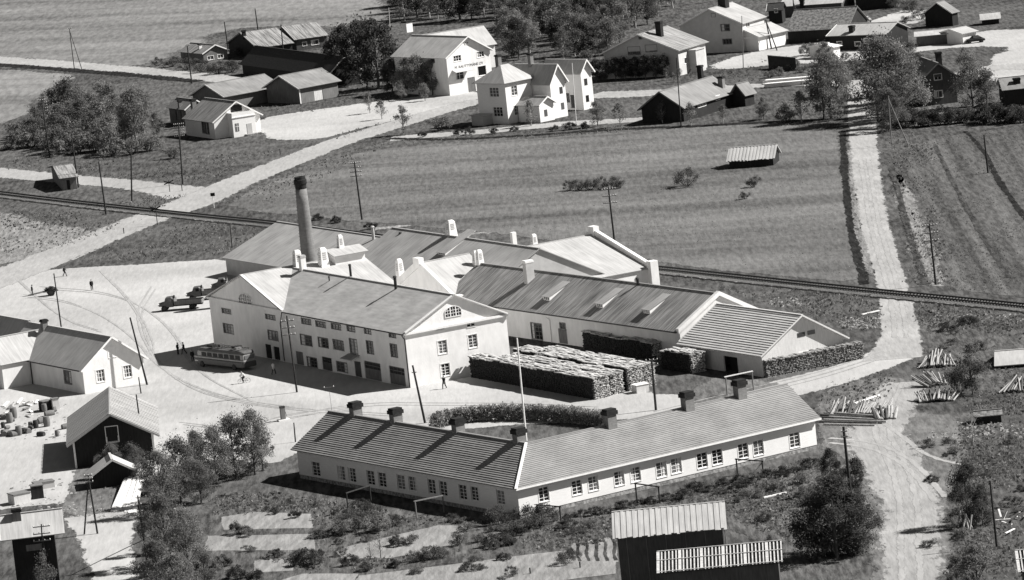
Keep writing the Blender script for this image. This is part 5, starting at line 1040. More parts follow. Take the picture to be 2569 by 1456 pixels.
# lower left grove
G1, G2 = 'big leafy tree of the grove at the left end of the row house', 'grove left of the row house'
for x, y, hp, wf in ((640, 1192, 170, .8), (592, 1200, 165, .85), (545, 1215, 150, .9), (500, 1225, 150, .9), (660, 1180, 110, .8), (455, 1262, 170, .9), (410, 1290, 165, .85), (505, 1262, 110, 1)): plant('grove', x, y, hp, G1, G2, wf)
for x, y, hp, wf in ((420, 1420, 190, .85), (475, 1440, 170, .9), (400, 1500, 150, 1), (520, 1490, 110, 1), (450, 1530, 150, 1.1), (385, 1390, 110, .9)): plant('grove', x, y, hp, 'leafy tree in the lower grove between the garden path and the plots', 'lower grove beside the path', wf)
for x, y, hp, wf in ((290, 1196, 85, 1), (335, 1190, 80, 1.0), (255, 1200, 60, 1), (360, 1215, 70, 1)): plant('grove', x, y, hp, 'pale shrubby tree in front of the black barn gable', 'shrubby trees before the black barn', wf)
plant('mid', 118, 1500, 120, 'leafy tree rising against the dark hut in the lower left corner', None, .8)
# garden scrub in the foreground
FS, FG = 'twiggy fruit bush in the garden below the row house', 'garden bushes below the row house'
for x, y, hp, v in ((900, 1330, 68, 'twigbush'), (855, 1345, 52, 'bush'), (945, 1335, 58, 'bush'), (990, 1320, 40, 'twigbush'), (905, 1282, 40, 'twigbush'), (935, 1290, 44, 'twigbush'), (600, 1340, 40, 'dbush'), (625, 1345, 30, 'bush'), (770, 1420, 54, 'dbush'), (740, 1300, 26, 'dbush'), (955, 1400, 60, 'bare0'), (930, 1405, 48, 'bare0'),
                    (1075, 1405, 48, 'bush'), (1040, 1410, 36, 'twigbush'), (1105, 1400, 36, 'twigbush'), (1150, 1368, 44, 'twigbush'), (1195, 1362, 30, 'bush'), (1235, 1372, 40, 'dbush'), (1275, 1365, 36, 'dbush'), (1300, 1345, 30, 'dbush'), (880, 1420, 36, 'dbush'), (920, 1432, 30, 'dbush'), (990, 1425, 26, 'dbush'), (600, 1450, 40, 'dbush'), (640, 1460, 40, 'dbush'), (700, 1395, 24, 'dbush'), (560, 1420, 36, 'dbush'), (690, 1290, 22, 'dbush'), (1420, 1415, 44, 'twigbush'), (1440, 1400, 36, 'twigbush')): plant(v, x, y, hp, FS, FG)
for x, y, hp in ((1250, 1318, 66), (1285, 1325, 60), (1320, 1330, 80), (1352, 1322, 78), (1385, 1312, 50)): plant('twigbush', x, y, hp, 'bare twiggy lilac at the near corner of the row house', 'lilacs at the row house corner', .8)
for x in range(1420, 2100, 36): plant('dbush', x, 1305 - (x - 1420) * .215 + rs_.uniform(-4, 10), rs_.uniform(16, 34), 'low weedy bush along the sunlit wall of the row house', 'weeds along the row house wall', 1.3)
for x, y, hp in ((1960, 1230, 34), (2010, 1215, 40), (1900, 1250, 26), (2050, 1250, 40), (1850, 1262, 22)): plant('bush', x, y, hp, 'scrub bush on the rough slope right of the row house', 'scrub on the rough slope')
for x, y, hp, v, wf, nm in ((2100, 1400, 215, 'big', 1.15, 'large dark tree beside the lower road, in front of the tall road pole'), (2060, 1390, 165, 'big', 1.1, 'dark tree on the left flank of the large roadside tree'), (2150, 1390, 165, 'big', 1.0, 'dark tree on the road side of the large roadside tree'), (2090, 1240, 120, 'big', .7, 'dark shrubby tree behind the tall road pole'),
                            (2150, 1250, 105, 'dense', .7, 'rounded dark tree right of the tall road pole'), (2432, 1318, 165, 'big', .8, 'dark spreading tree across the lower road'), (2465, 1320, 110, 'big', .8, 'lower dark tree behind the spreading one across the road'), (2450, 1490, 130, 'mid', 1.1, 'tree at the lower right corner beside the white lath roof'), (2400, 1480, 90, 'mid', 1.1, 'smaller tree on the road edge at the lower right'),
                            (2440, 990, 135, 'mid', .85, 'thin brown tree behind the log piles on the right'), (2405, 985, 80, 'twigbush', .8, 'twiggy bush against the middle log pile'), (2440, 1110, 78, 'bare1', 1.1, 'bare small tree by the right hand track'), (1938, 1385, 60, 'twigbush', .5, 'small bush beside the lattice shed')): plant(v, x, y, hp, nm, None, wf)
gs = random.Random(21)
for k in range(46):
    x = gs.uniform(560, 1290); y = 1262 + (x - 740) * .09 + gs.uniform(0, 165)
    if y > 1465 or (510 < x < 795 and (1284 < y < 1332 or 1338 < y < 1384)): continue
    plant(gs.choice(('twigbush', 'bush', 'dbush', 'twigbush')), x, y, gs.uniform(14, 34), FS, FG, gs.uniform(.9, 1.5))
for k in range(34):
    x = gs.uniform(1420, 2160); y = 1312 - (x - 1420) * .215 + gs.uniform(6, 60 + (x - 1420) * .12)
    if 1500 < x < 1840 and y > 1245: continue
    plant(gs.choice(('twigbush', 'bush', 'dbush')), x, y, gs.uniform(14, 32), 'scrub bush on the rough slope below the sunlit row house wall', 'scrub below the sunlit wall', gs.uniform(.9, 1.5))
for k in range(26):
    x = gs.uniform(2320, 2568); y = gs.choice((gs.uniform(790, 900), gs.uniform(1080, 1170), gs.uniform(1180, 1420)))
    plant(gs.choice(('twigbush', 'bush', 'dbush')), x, y, gs.uniform(12, 30), 'scrub bush on the rough ground along the right edge', 'scrub along the right edge', gs.uniform(1, 1.6))
# clipped hedge round the courtyard
hd = [G(*p).xy for p in ((1085, 1078), (1135, 1064), (1215, 1056), (1290, 1054), (1380, 1057), (1460, 1064), (1538, 1074))]; hd = smooth(hd, False, 2)
t = thing('hedge', 'clipped hawthorn hedge curving round the courtyard behind the row house', 'hedge', (hd[0].x, hd[0].y, 0)); cs = []; rr = []; b = MB(); o = hd[0]
for i, p in enumerate(dens(hd, .2, False)):
    for z in (.3, .75, 1.2, 1.65): cs.append((p.x - o.x + rs_.uniform(-.5, .5), p.y - o.y + rs_.uniform(-.4, .4), z + rs_.uniform(-.2, .2))); rr.append(rs_.uniform(.4, .6))
    b.cyl((p.x - o.x, p.y - o.y, -.05), (p.x - o.x + rs_.uniform(-.2, .2), p.y - o.y, .7), .03, .02, 4, False)
child('foliage', quadmesh('hedge_leaves', leaves(cs, rr, 60, .11, np.random.RandomState(3), 1), M['leaf']), t); b.build('stems', M['twig'], t)

# grass tufts and weeds on the rough ground: nobody could count them
def tufts(name, polys, n, hmin, hmax, m, seed):
    rs = np.random.RandomState(seed); ar = []
    for P in polys:
        P = np.array(P, float); ar.append(abs(np.dot(P[:, 0], np.roll(P[:, 1], 1)) - np.dot(P[:, 1], np.roll(P[:, 0], 1))) / 2)
    pts = []
    for P, a in zip(polys, ar):
        P = np.array(P, float); k = int(n * a / sum(ar)); lo, hi = P.min(0), P.max(0); got = 0
        while got < k:
            q = lo + rs.random((k * 2, 2)) * (hi - lo); ins = np.zeros(len(q), bool); j = len(P) - 1
            for i in range(len(P)):
                c = ((P[i, 1] > q[:, 1]) != (P[j, 1] > q[:, 1])) & (q[:, 0] < (P[j, 0] - P[i, 0]) * (q[:, 1] - P[i, 1]) / (P[j, 1] - P[i, 1] + 1e-9) + P[i, 0]); ins ^= c; j = i
            q = q[ins][:k - got]; pts.append(q); got += len(q)
    q = np.vstack(pts); d = np.array(FW) * F + np.outer(q[:, 0] - CX, np.array(CR)) - np.outer(q[:, 1] - CY, np.array(CU)); tt = -HC / d[:, 2]; W = np.array(CAM) + d * tt[:, None]
    # clumping
    wx, wy = W[:, 0], W[:, 1]; nz = (np.sin(wx * .31 + 1.7 * np.sin(wy * .09)) + np.sin(wy * .17 + 1.3 * np.sin(wx * .21)) + np.sin(wx * .07 - wy * .05)) / 3
    keep = rs.random(len(W)) < np.clip(.45 + .75 * nz, .04, 1); W = W[keep]
    N_ = len(W); W[:, :2] += rs.normal(size=(N_, 2)) * .5
    V = []
    for k in range(3):
        a = rs.random(N_) * 6.283; h_ = hmin + (hmax - hmin) * rs.random(N_) ** 2; w_ = h_ * (.35 + .3 * rs.random(N_)); dx = np.cos(a) * w_; dy = np.sin(a) * w_; o = rs.normal(size=(N_, 2)) * .12; bx, by = W[:, 0] + o[:, 0], W[:, 1] + o[:, 1]; lx = rs.normal(size=N_) * h_ * .3; z = np.zeros(N_)
        V.append(np.stack([np.stack([bx - dx * .4, by - dy * .4, z], 1), np.stack([bx + dx * .4, by + dy * .4, z], 1), np.stack([bx + dx + lx, by + dy, h_], 1), np.stack([bx - dx + lx, by - dy, h_ * .9], 1)], 1).reshape(-1, 3))
    me = quadmesh(name, np.vstack(V), m); o = bpy.data.objects.new(name, me); COL.objects.link(o); return o
ROUGH = [[(700, 1240), (1000, 1290), (1290, 1320), (1090, 1312), (830, 1385), (800, 1440), (640, 1400), (795, 1385), (790, 1285), (545, 1290), (540, 1240)], [(1150, 1375), (1290, 1330), (1290, 1385), (900, 1435), (860, 1405), (980, 1402)], [(1400, 1300), (2060, 1150), (2150, 1170), (2180, 1280), (2050, 1390), (1840, 1300), (1520, 1330), (1420, 1350)], [(1300, 1330), (1520, 1320), (1540, 1360), (1300, 1390)],
         [(2310, 790), (2568, 810), (2568, 1040), (2440, 1050), (2330, 920)], [(2400, 1060), (2568, 1060), (2568, 1456), (2400, 1456), (2400, 1250)], [(1660, 690), (2200, 745), (2210, 830), (2130, 830), (1900, 750)], [(2300, 755), (2568, 790), (2568, 830), (2310, 830)],
         [(180, 655), (430, 555), (560, 560), (700, 572), (560, 640), (330, 655)], [(20, 385), (420, 400), (700, 380), (520, 455), (340, 452), (30, 425)], [(270, 500), (470, 490), (400, 525), (300, 515)], [(0, 520), (380, 545), (180, 615), (0, 660)], [(540, 510), (700, 440), (940, 360), (980, 365), (760, 470), (640, 530)],
         [(1960, 320), (2110, 320), (2110, 240), (2000, 240)], [(2230, 330), (2330, 340), (2380, 715), (2290, 715), (2240, 480)], [(2060, 960), (2240, 935), (2220, 1000), (2060, 1060)], [(1720, 215), (2000, 200), (2000, 140), (1850, 150)], [(660, 270), (990, 235), (980, 262), (700, 290)], [(840, 340), (980, 300), (960, 312), (860, 350)], [(1010, 350), (1580, 315), (1580, 332), (1010, 365)],
         [(200, 1210), (330, 1190), (350, 1250), (240, 1290)]]
M['tuft'] = leafmat('weed_tufts', .07, .24)
M['tuft_pale'] = leafmat('dry_tufts', .16, .40)
props(tufts('rough_grass', ROUGH, 26000, .06, .34, M['tuft'], 4), kind='stuff')
props(tufts('dry_stalks', ROUGH, 12000, .06, .32, M['tuft_pale'], 6), kind='stuff')
MEAD = [[(1000, 368), (1500, 335), (2085, 305), (2118, 420), (2150, 640), (2195, 712), (1660, 660), (900, 555), (600, 495), (860, 392)]]
props(tufts('meadow_grass', MEAD, 9000, .04, .16, M['tuft_pale'], 8), kind='stuff')
PLO = [[(2280, 372), (2400, 335), (2568, 320), (2568, 750), (2370, 722), (2320, 600)]]
props(tufts('field_weeds', PLO, 7000, .05, .2, M['tuft'], 9), kind='stuff')
# ------------------------------------------------------------------ poles
INS = MB().lathe([(.035, 0), (.06, .03), (.045, .1), (.055, .13), (.02, .16)], n=7).mesh('insulator', M['porcelain'])
def pole(x, y, xt, yt, label, arms=0, al=1.6, r=.165, brace=None, m='pole', ins=4, group=None, cat='pole', name='telegraph_pole', gap=.55, face=0.0, armm='greywood', first=.25, twin=None):
    s_ = S(x, y); dx, dy = xt - x, y - yt; lat = (dx * math.cos(ROLL) + dy * math.sin(ROLL)) / s_; h = (-dx * math.sin(ROLL) + dy * math.cos(ROLL)) / s_
    t = thing(name, label, cat, G(x, y), 0, group); MB().cyl((0, 0, -.4), (lat, 0, h), r, r * .72, 9).build('shaft', M[m], t)
    if brace: p = G(*brace) - G(x, y); MB().cyl((p.x, p.y, -.3), (lat * .9, 0, h * .93), r * .85, r * .6, 7).build('brace', M[m], t)
    for i in range(arms):
        z = h - first - i * gap; c = Vector((lat * z / h, 0, z)); d = Vector((math.cos(face), math.sin(face), 0))
        a = MB().beam(c - d * al / 2 + Vector((0, -r, 0)), c + d * al / 2 + Vector((0, -r, 0)), .09, .1).build('crossarm', M[armm], t)
        for k in range(ins):
            q = c + d * (al * (k / (ins - 1) - .5) * .94) + Vector((0, -r, .05)); child('insulator', INS, a, q)
    return t
RWG = 'telegraph poles along the railway'
pole(908, 552, 889, 405, 'tall telegraph pole with stacked crossarms, right of the smokestack at the meadow edge', 4, 2.0, ins=6, gap=.75, group=RWG)
pole(1541, 605, 1525, 470, 'telegraph pole with stacked crossarms behind the firewall parapet', 3, 2.2, ins=6, gap=1.1, group=RWG)
pole(2347, 715, 2328, 560, 'telegraph pole with stacked crossarms at the near corner of the ploughed field', 3, 2.2, ins=6, gap=1.1, group=RWG)
pole(458, 462, 449, 308, 'pole carrying many tiers of white insulators, beside the side road junction', 5, 1.9, ins=6, gap=.55)
pole(125, 395, 106, 248, 'pole with many tiers of white insulators rising from the upper left grove', 5, 1.9, ins=6, gap=.55)
pole(266, 538, 249, 405, 'bare dark pole standing nearest the rails, left of the level crossing'); pole(330, 508, 330, 385, 'bare dark pole between side road and railway'); pole(197, 471, 182, 350, 'bare pole touching the tiny kiosk hut')
pole(481, 210, 470, 112, 'pole beside the far road, left of the open log shed', 1, 1.2, ins=3); pole(187, 178, 175, 70, 'two legged pole beyond the grove on the far road', 1, 1.0, r=.11, brace=(207, 178), ins=3)
pole(573, 130, 563, 55, 'thin bare pole beside the black log house gable'); pole(648, 84, 640, 22, 'thin bare pole behind the black log house'); pole(712, 150, 705, 62, 'thin pole rising before the striped roof'); pole(736, 190, 730, 134, 'pale thin pole in front of the black roof barn', m='pole_pale')
pole(978, 70, 975, 20, 'pale flagpole in the far field left of the woodland', r=.07, m='trim', name='flagpole', cat='flagpole'); pole(1446, 322, 1434, 158, 'white flagpole in front of the villa end gable', r=.09, m='trim', name='flagpole', cat='flagpole')
pole(1708, 320, 1695, 145, 'bare pole in front of the black gable of the long house', r=.12); pole(1864, 175, 1859, 40, 'thin grey pole in front of the two storey house', r=.1, m='pole_pale')
pole(1995, 100, 1988, 0, 'pole with a long brace in front of the mottled barn', brace=(2028, 100)); pole(1935, 122, 1920, 50, 'pole with a brace beside the white annex', brace=(1950, 128))
pole(2236, 362, 2226, 240, 'pole with a long raking brace at the top of the gravel track', r=.11, brace=(2281, 368), m='pole_pale'); pole(2478, 435, 2466, 338, 'bare thin pole standing in the ploughed field')
pole(582, 622, 577, 560, 'short dark post on the grass left of the rear hall', r=.1); pole(155, 832, 137, 685, 'bare pole behind the white left edge house', r=.12)
pole(370, 966, 328, 795, 'strongly leaning pole at the sunlit gable of the white left edge house', r=.15); pole(354, 988, 348, 946, 'short pole behind the pale barn roof', r=.1); pole(360, 1128, 343, 988, 'bare pole rising in front of the pale barn roof', r=.12)
pole(745, 985, 720, 790, 'tall pole with crossarms in front of the factory, at the edge of its shadow', 3, 1.7, r=.14, gap=.95, first=.7); pole(1067, 1062, 1035, 915, 'leaning lamp pole left of the big firewood stack', 1, .6, ins=2, first=.9)
pole(1645, 1030, 1633, 900, 'pole with a short crossarm right of the big firewood stack', 2, 1.5, gap=.6, first=.1); pole(741, 1110, 737, 1060, 'short dark pole at the left end of the row house', r=.1); pole(833, 1036, 825, 971, 'thin T shaped aerial mast behind the row house roof', 1, 1.3, r=.03, m='pole_pale', ins=2, first=.02, name='aerial_mast', cat='aerial')
pole(245, 1340, 222, 1185, 'pole with a brace and white insulators beside the garden path', 3, .9, r=.12, brace=(210, 1342), ins=3, gap=.4); pole(370, 1420, 347, 1240, 'tall dark pole against the lower grove with a raking brace', 3, .5, r=.12, brace=(384, 1340), ins=2, gap=.8)
pole(440, 1362, 435, 1272, 'slim pole with white insulators inside the lower grove', 4, .4, r=.07, ins=2, gap=.5); pole(112, 1490, 106, 1312, 'twin legged pole with white insulators in front of the black hut', 3, 1.9, r=.1, brace=(126, 1490), ins=4, gap=.8)
pole(2135, 1256, 2113, 1068, 'thick dark pole at the edge of the lower road', 2, .7, r=.2, ins=2, gap=.6, first=.5); pole(2500, 1372, 2480, 1203, 'bare dark pole beside the wreckage at lower right', r=.13); pole(1320, 1106, 1296, 845, 'white flagpole standing in the courtyard behind the row house ridge', r=.13, m='trim', name='flagpole', cat='flagpole')
def post(x, y, hp, label, r=.08, m='pole', name='marker_post', top=None):
    s_ = S(x, y); t = thing(name, label, 'post', G(x, y)); MB().cyl((0, 0, -.2), (0, 0, hp / s_), r, n=7).build('shaft', M[m], t)
    if top: MB().cbox((0, -.06, hp / s_ - .3), .8, .06, .6).build('panel', M[top], t)
for x, y, hp, l in ((311, 587, 15, 'short dark marker post on the lower verge of the main road'), (703, 388, 14, 'short dark post on the verge of the forecourt'), (457, 480, 16, 'short post at the mouth of the side road'), (1455, 1425, 16, 'fence post left of the tall board shed'), (1330, 1440, 16, 'fence post in the garden left of the wavy beds')): post(x, y, hp, l)
post(537, 522, 34, 'dark railway signal disc on a short white post beside the crossing', .07, 'trim', 'signal_post', 'dark')
def crossbuck(x, y, hp, label):
    s_ = S(x, y); h = hp / s_; t = thing('crossing_sign', label, 'road sign', G(x, y)); MB().cyl((0, 0, -.2), (0, 0, h), .07, n=7).build('post', M['pole'], t)
    MB().beam((-.9, -.1, h - .75), (.9, -.1, h - .1), .06, .2).build('board', M['dark'], t); MB().beam((-.9, -.17, h - .1), (.9, -.17, h - .75), .06, .2).build('board', M['dark'], t)
crossbuck(395, 565, 48, 'dark X shaped crossing sign on the near side of the rails'); crossbuck(426, 482, 30, 'dark X shaped crossing sign on the far side of the rails')
# carpet and clothes frames
def frame(p0, p1, y0, y1, label, m='pole', mt=None, brace=False):
    a, b_ = G(p0[0], y0), G(p1[0], y1); s_ = S(p0[0], y0); h0 = (y0 - p0[1]) / s_; h1 = (y1 - p1[1]) / S(p1[0], y1); d = b_ - a; t = thing('drying_frame', label, 'frame', a, 0, 'drying frames round the row house')
    MB().cyl((0, 0, -.2), (0, 0, h0), .09, n=7).build('post', M[m], t); MB().cyl((d.x, d.y, -.2), (d.x, d.y, h1), .09, n=7).build('post', M[m], t)
    u = d.normalized() * .15; MB().beam((-u.x, -u.y, h0 + .06), (d.x + u.x, d.y + u.y, h1 + .06), .16, .12).build('beam', M[mt or m], t)
    if brace: MB().cyl((d.x, d.y, h1 - .1), (d.x - 1.4, d.y - .4, 0), .05, n=6).build('brace', M['pole_pale'], t)
frame((1824, 946), (1890, 932), 992, 980, 'white topped carpet beating frame behind the right wing ridge', 'pole_pale', 'trim'); frame((1850, 1152), (1914, 1158), 1192, 1188, 'dark drying frame near the right end of the row house wall', brace=True)
frame((1598, 1213), (1655, 1222), 1262, 1262, 'dark drying frame at the middle of the sunlit row house wall'); frame((1352, 1266), (1408, 1272), 1322, 1318, 'dark drying frame among the bare lilacs'); frame((874, 1237), (931, 1219), 1290, 1262, 'half lit drying frame in the shade near the left wing'); frame((1045, 1258), (1114, 1244), 1300, 1285, 'white ended drying frame in the shade below the left wing', 'pole_pale', 'pole_pale')

# ------------------------------------------------------------------ firewood stacks
M['billet_mid'] = mat('weathered_firewood', .10, .38, 3.5, contrast=(.35, .65))
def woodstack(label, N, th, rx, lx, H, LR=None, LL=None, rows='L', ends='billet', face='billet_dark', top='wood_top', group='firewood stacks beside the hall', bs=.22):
    o = G(*N) if len(N) == 2 else Vector(N); a = math.radians(th); u = Vector((math.cos(a), math.sin(a), 0)); v = Vector((-u.y, u.x, 0))
    LR = LR or along(o, u, rx); LL = LL or along(o, v, lx); t = thing('firewood_stack', label, 'firewood stack', o, a, group)
    q = random.Random(int(N[0] * 7 + N[1])); b = MB(); f = MB()
    f.box(.12, LR - .12, .12, LL - .12, 0, H - .32); f.build('core', M['billet_dark'], t)
    wav = lambda s_: .10 * math.sin(s_ * .5 + N[0]) + .05 * math.sin(s_ * 1.7)
    def wall(axis, L, mtl):
        w = MB(); n = int(L / bs); m = int(H / bs)
        for i in range(n):
            for j in range(m):
                c0 = i * bs + q.uniform(-.03, .03); z0 = j * bs + q.uniform(-.03, .03); e = q.uniform(-.13, .10); ww = bs * q.uniform(.75, 1.0) * (1 if axis == 'y' else q.uniform(.9, 2.2)); hh = bs * q.uniform(.6, .95)
                if z0 > H + wav(c0) - .2: continue
                if axis == 'y': w.add([(e, c0, z0), (e, c0 + ww, z0), (e + q.uniform(-.03, .03), c0 + ww * .5, z0 + hh), (.4, c0, z0), (.4, c0 + ww, z0), (.4, c0 + ww * .5, z0 + hh)], [(1, 0, 2), (0, 3, 5, 2), (4, 1, 2, 5), (0, 1, 4, 3)])
                else: w.add([(c0, e, z0), (c0 + ww, e, z0), (c0 + ww * .5, e + q.uniform(-.03, .03), z0 + hh), (c0, .4, z0), (c0 + ww, .4, z0), (c0 + ww * .5, .4, z0 + hh)], [(0, 1, 2), (3, 0, 2, 5), (1, 4, 5, 2), (1, 0, 3, 4)])
        o_ = w.build('billets', M[mtl], t); o_['kind'] = 'stuff'
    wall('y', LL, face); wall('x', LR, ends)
    w = MB(); x0 = -.08
    while x0 < LR - .1:
        y = q.uniform(-.3, .1); wd_ = q.uniform(.22, .4)
        while y < LL - .4:
            ln_ = q.uniform(.9, 2.4); zz = H - .22 + wav(y) + q.uniform(0, .16); w.beam((x0 + wd_ / 2 + q.uniform(-.06, .06), y, zz), (x0 + wd_ / 2 + q.uniform(-.06, .06), min(y + ln_, LL + .1), zz + q.uniform(-.07, .07)), wd_ * .98, .12); y += ln_ * .96
        x0 += wd_
    o_ = w.build('top_layer', M[top], t); o_['kind'] = 'stuff'; return t
TS = 30
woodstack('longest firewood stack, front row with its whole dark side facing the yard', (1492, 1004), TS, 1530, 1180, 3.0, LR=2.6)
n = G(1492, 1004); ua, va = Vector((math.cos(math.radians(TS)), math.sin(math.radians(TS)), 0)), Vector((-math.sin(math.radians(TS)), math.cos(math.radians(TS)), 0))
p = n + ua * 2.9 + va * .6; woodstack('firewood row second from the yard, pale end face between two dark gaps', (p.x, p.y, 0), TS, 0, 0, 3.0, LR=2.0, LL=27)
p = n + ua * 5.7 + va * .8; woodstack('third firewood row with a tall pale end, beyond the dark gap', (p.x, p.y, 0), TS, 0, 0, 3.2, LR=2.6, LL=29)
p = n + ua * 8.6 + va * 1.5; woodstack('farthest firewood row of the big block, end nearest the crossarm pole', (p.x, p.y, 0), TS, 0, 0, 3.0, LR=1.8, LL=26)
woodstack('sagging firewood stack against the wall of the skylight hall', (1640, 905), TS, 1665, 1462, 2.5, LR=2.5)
woodstack('short firewood stack with a pale end at the corner of the board shed', (1735, 938), TS, 1766, 1660, 2.7, LR=2.2); woodstack('neat sunlit firewood stack in front of the board shed gable', (1926, 948), 27, 2168, 0, 2.35, LL=1.3, ends='billet_mid', top='billet_mid', face='billet_mid')
t = thing('crate', 'plain box with a pale side at the foot of the firewood rows', 'crate', G(1607, 984), math.radians(25)); MB().box(-.9, .9, -.7, .7, 0, 1.05).build('box', M['palewood'], t); MB().box(-.98, .98, -.78, .78, 1.054, 1.12).build('lid', M['trim'], t)

# ------------------------------------------------------------------ log piles: every log is a thing of its own
LOGS = [None] * 3
for i in range(3):
    q = random.Random(i); b = MB(); b.cyl((0, 0, 0), (0, 0, 1), .055, .043, 9); LOGS[i] = b.mesh('log', M['log' if i else 'bark'])
def logs(x0, y0, x1, y1, n, ln, tilt, fan, label, group, r=.68, sag=.15, dark=.25, rise=.0):
    n = int(n * 1.3); tilt *= .8; q = random.Random(int(x0 + y0)); A, B = G(x0, y0), G(x1, y1); d = (B - A); u = d.normalized(); v = Vector((-u.y, u.x, 0))
    for i in range(n):
        t_ = (i + q.uniform(.2, .8)) / n; p = A + d * t_; L = ln * q.uniform(.8, 1.15); f_ = fan * (t_ - .5) * 2 + q.uniform(-.18, .18); tl = math.radians(tilt + q.uniform(-8, 8))
        dr = (v * math.cos(tl) + u * math.sin(f_) * .8 + Vector((0, 0, math.sin(tl)))).normalized(); z = rise * (1 - abs(t_ - .5) * 2) + q.uniform(0, .12)
        o = bpy.data.objects.new('log', LOGS[0 if q.random() < dark else 1 + i % 2]); COL.objects.link(o); props(o, label, 'log', group)
        o.location = p + Vector((0, 0, z + .05)) + v * q.uniform(-.3, .3); o.rotation_euler = dr.to_track_quat('Z', 'Y').to_euler(); o.scale = (r * 3.0 * L / L, r * 3.0, L)
    m_ = (A + B) / 2 + v * ln * .35; o = MB().cyl((-d.x / 2, -d.y / 2, .5), (d.x / 2, d.y / 2, .5), .16, n=8).build('support_pole', M['bark'], None, m_); props(o, 'horizontal pole under the ' + group, 'pole')
logs(2298, 926, 2398, 920, 20, 3.2, 24, -.5, 'peeled log in the upper leaning pile beside the brown tree', 'upper leaning log pile', rise=.3); logs(2325, 975, 2372, 966, 14, 2.6, 30, .5, 'peeled log in the jumbled middle pile by the brown tree', 'jumbled middle log pile', rise=.5); logs(2306, 1012, 2392, 1006, 18, 2.6, 28, .4, 'peeled log in the lowest of the three piles by the brown tree', 'lower leaning log pile', rise=.3)
logs(2078, 1042, 2222, 1040, 24, 2.7, 30, .1, 'peeled log in the wide leaning row above the long logs', 'wide leaning log row', rise=.15); logs(2196, 1056, 2246, 1052, 9, 2.4, 34, .3, 'short thick peeled log at the right end of the long logs', 'short thick logs', 1.3); logs(2505, 988, 2590, 985, 12, 3.2, 26, -.6, 'log in the dark pile at the right edge', 'edge log pile', dark=.7, rise=.3)
q = random.Random(3)
for i in range(11):
    a = G(2062 + q.uniform(-6, 40), 1067 - i * 3.0); c = G(2190 + q.uniform(-30, 34), 1071 - i * 2.7 + q.uniform(-3, 3)); z = .14 + .1 * (i % 2); o = MB().cyl((0, 0, z), (c.x - a.x, c.y - a.y, z), .16, .13, 9).build('log', M['bark' if i % 3 else 'log'], None, a); props(o, 'long dark trunk lying flat beside the right gable of the row house', 'log', 'long logs lying flat')
q = random.Random(9)
for i in range(10):
    a = G(2396 + q.uniform(0, 60), 1330 + q.uniform(-14, 8)); o = bpy.data.objects.new('log', LOGS[1 + i % 2]); COL.objects.link(o); props(o, 'stake leaning in the ragged row under the spreading tree', 'stake', 'leaning stakes under the spreading tree'); o.location = a; o.scale = (2, 2, 1.8); o.rotation_euler = (q.uniform(-.5, .2), q.uniform(-.5, .5), 0)
for i in range(11):
    a = G(2510 + q.uniform(0, 60), 1325 + q.uniform(-24, 14)); c = a + Vector((q.uniform(-2, 2), q.uniform(-2, 2), q.uniform(.3, 1.6))); o = MB().beam((0, 0, q.uniform(.1, .6)), c - a, .2, .08).build('board', M['trim' if i % 2 else 'palewood'], None, a); props(o, 'pale board sticking out of the wreckage beside the lower right pole', 'board', 'boards of the wreckage')
for (x0, y0, x1, y1, l) in ((2162, 792, 2205, 783, 'long pale plank lying on the weeds below the railway'), (2144, 1015, 2205, 995, 'slender pole propped over the wide log row'), (1915, 1252, 1972, 1240, 'pale stick lying on the rough slope'), (1790, 424, 1800, 421, 'short pale plank beside the hay barn')):
    a, c = G(x0, y0), G(x1, y1); o = MB().beam((0, 0, .15), (c.x - a.x, c.y - a.y, .2), .3, .14).build('plank', M['trim'], None, a); props(o, l, 'plank')

# ------------------------------------------------------------------ vehicles
def wheel(t, p, r, w_=.22, hub='iron', rz=0.0):
    b = MB(); b.lathe([(r * .55, -w_ / 2), (r * .95, -w_ / 2), (r, -w_ * .3), (r, w_ * .3), (r * .95, w_ / 2), (r * .55, w_ / 2)], n=18); o = b.build('wheel', M['dark'], t, p); o.rotation_euler = (math.pi / 2, 0, math.pi / 2 + rz)
    MB().lathe([(r * .5, -w_ * .52), (r * .52, 0), (r * .2, w_ * .4), (r * .5, w_ * .52)], n=12).build('hub', M[hub], o); return o
M['bus_lower'] = mat('bus_lower_paint', .05, .09, 3, rough=.5, spec=.4); M['bus_pale'] = mat('bus_pale_paint', .22, .34, 3, rough=.5, spec=.4); M['bus_roof'] = mat('bus_roof_paint', .06, .12, 3, rough=.7)
def loft(name, secs, m, t):
    """skin through equal rings of points"""
    b = MB(); n = len(secs[0]); vs = [p for s_ in secs for p in s_]; fs = [(i * n + k, i * n + (k + 1) % n, (i + 1) * n + (k + 1) % n, (i + 1) * n + k) for i in range(len(secs) - 1) for k in range(n)]; fs += [tuple(range(n))[::-1], tuple(range((len(secs) - 1) * n, len(secs) * n))]; b.add(vs, fs); o = b.build(name, M[m], t)
    bm = bmesh.new(); bm.from_mesh(o.data); bmesh.ops.recalc_face_normals(bm, faces=bm.faces); bm.to_mesh(o.data); bm.free(); return o
th = math.radians(38); o = G(612, 933); v_ = Vector((-math.sin(th), math.cos(th), 0)); L = min(12.5, along(o, v_, 486)); W_ = 2.4
bus = thing('bus', 'old two tone bus with luggage on its roof, standing in the factory shadow', 'bus', o, th)
def ring(y, z0, z1, x0, x1, c=.12): return [(x0 + c, y, z0), (x1 - c, y, z0), (x1, y, z0 + c), (x1, y, z1 - c), (x1 - c, y, z1), (x0 + c, y, z1), (x0, y, z1 - c), (x0, y, z0 + c)]
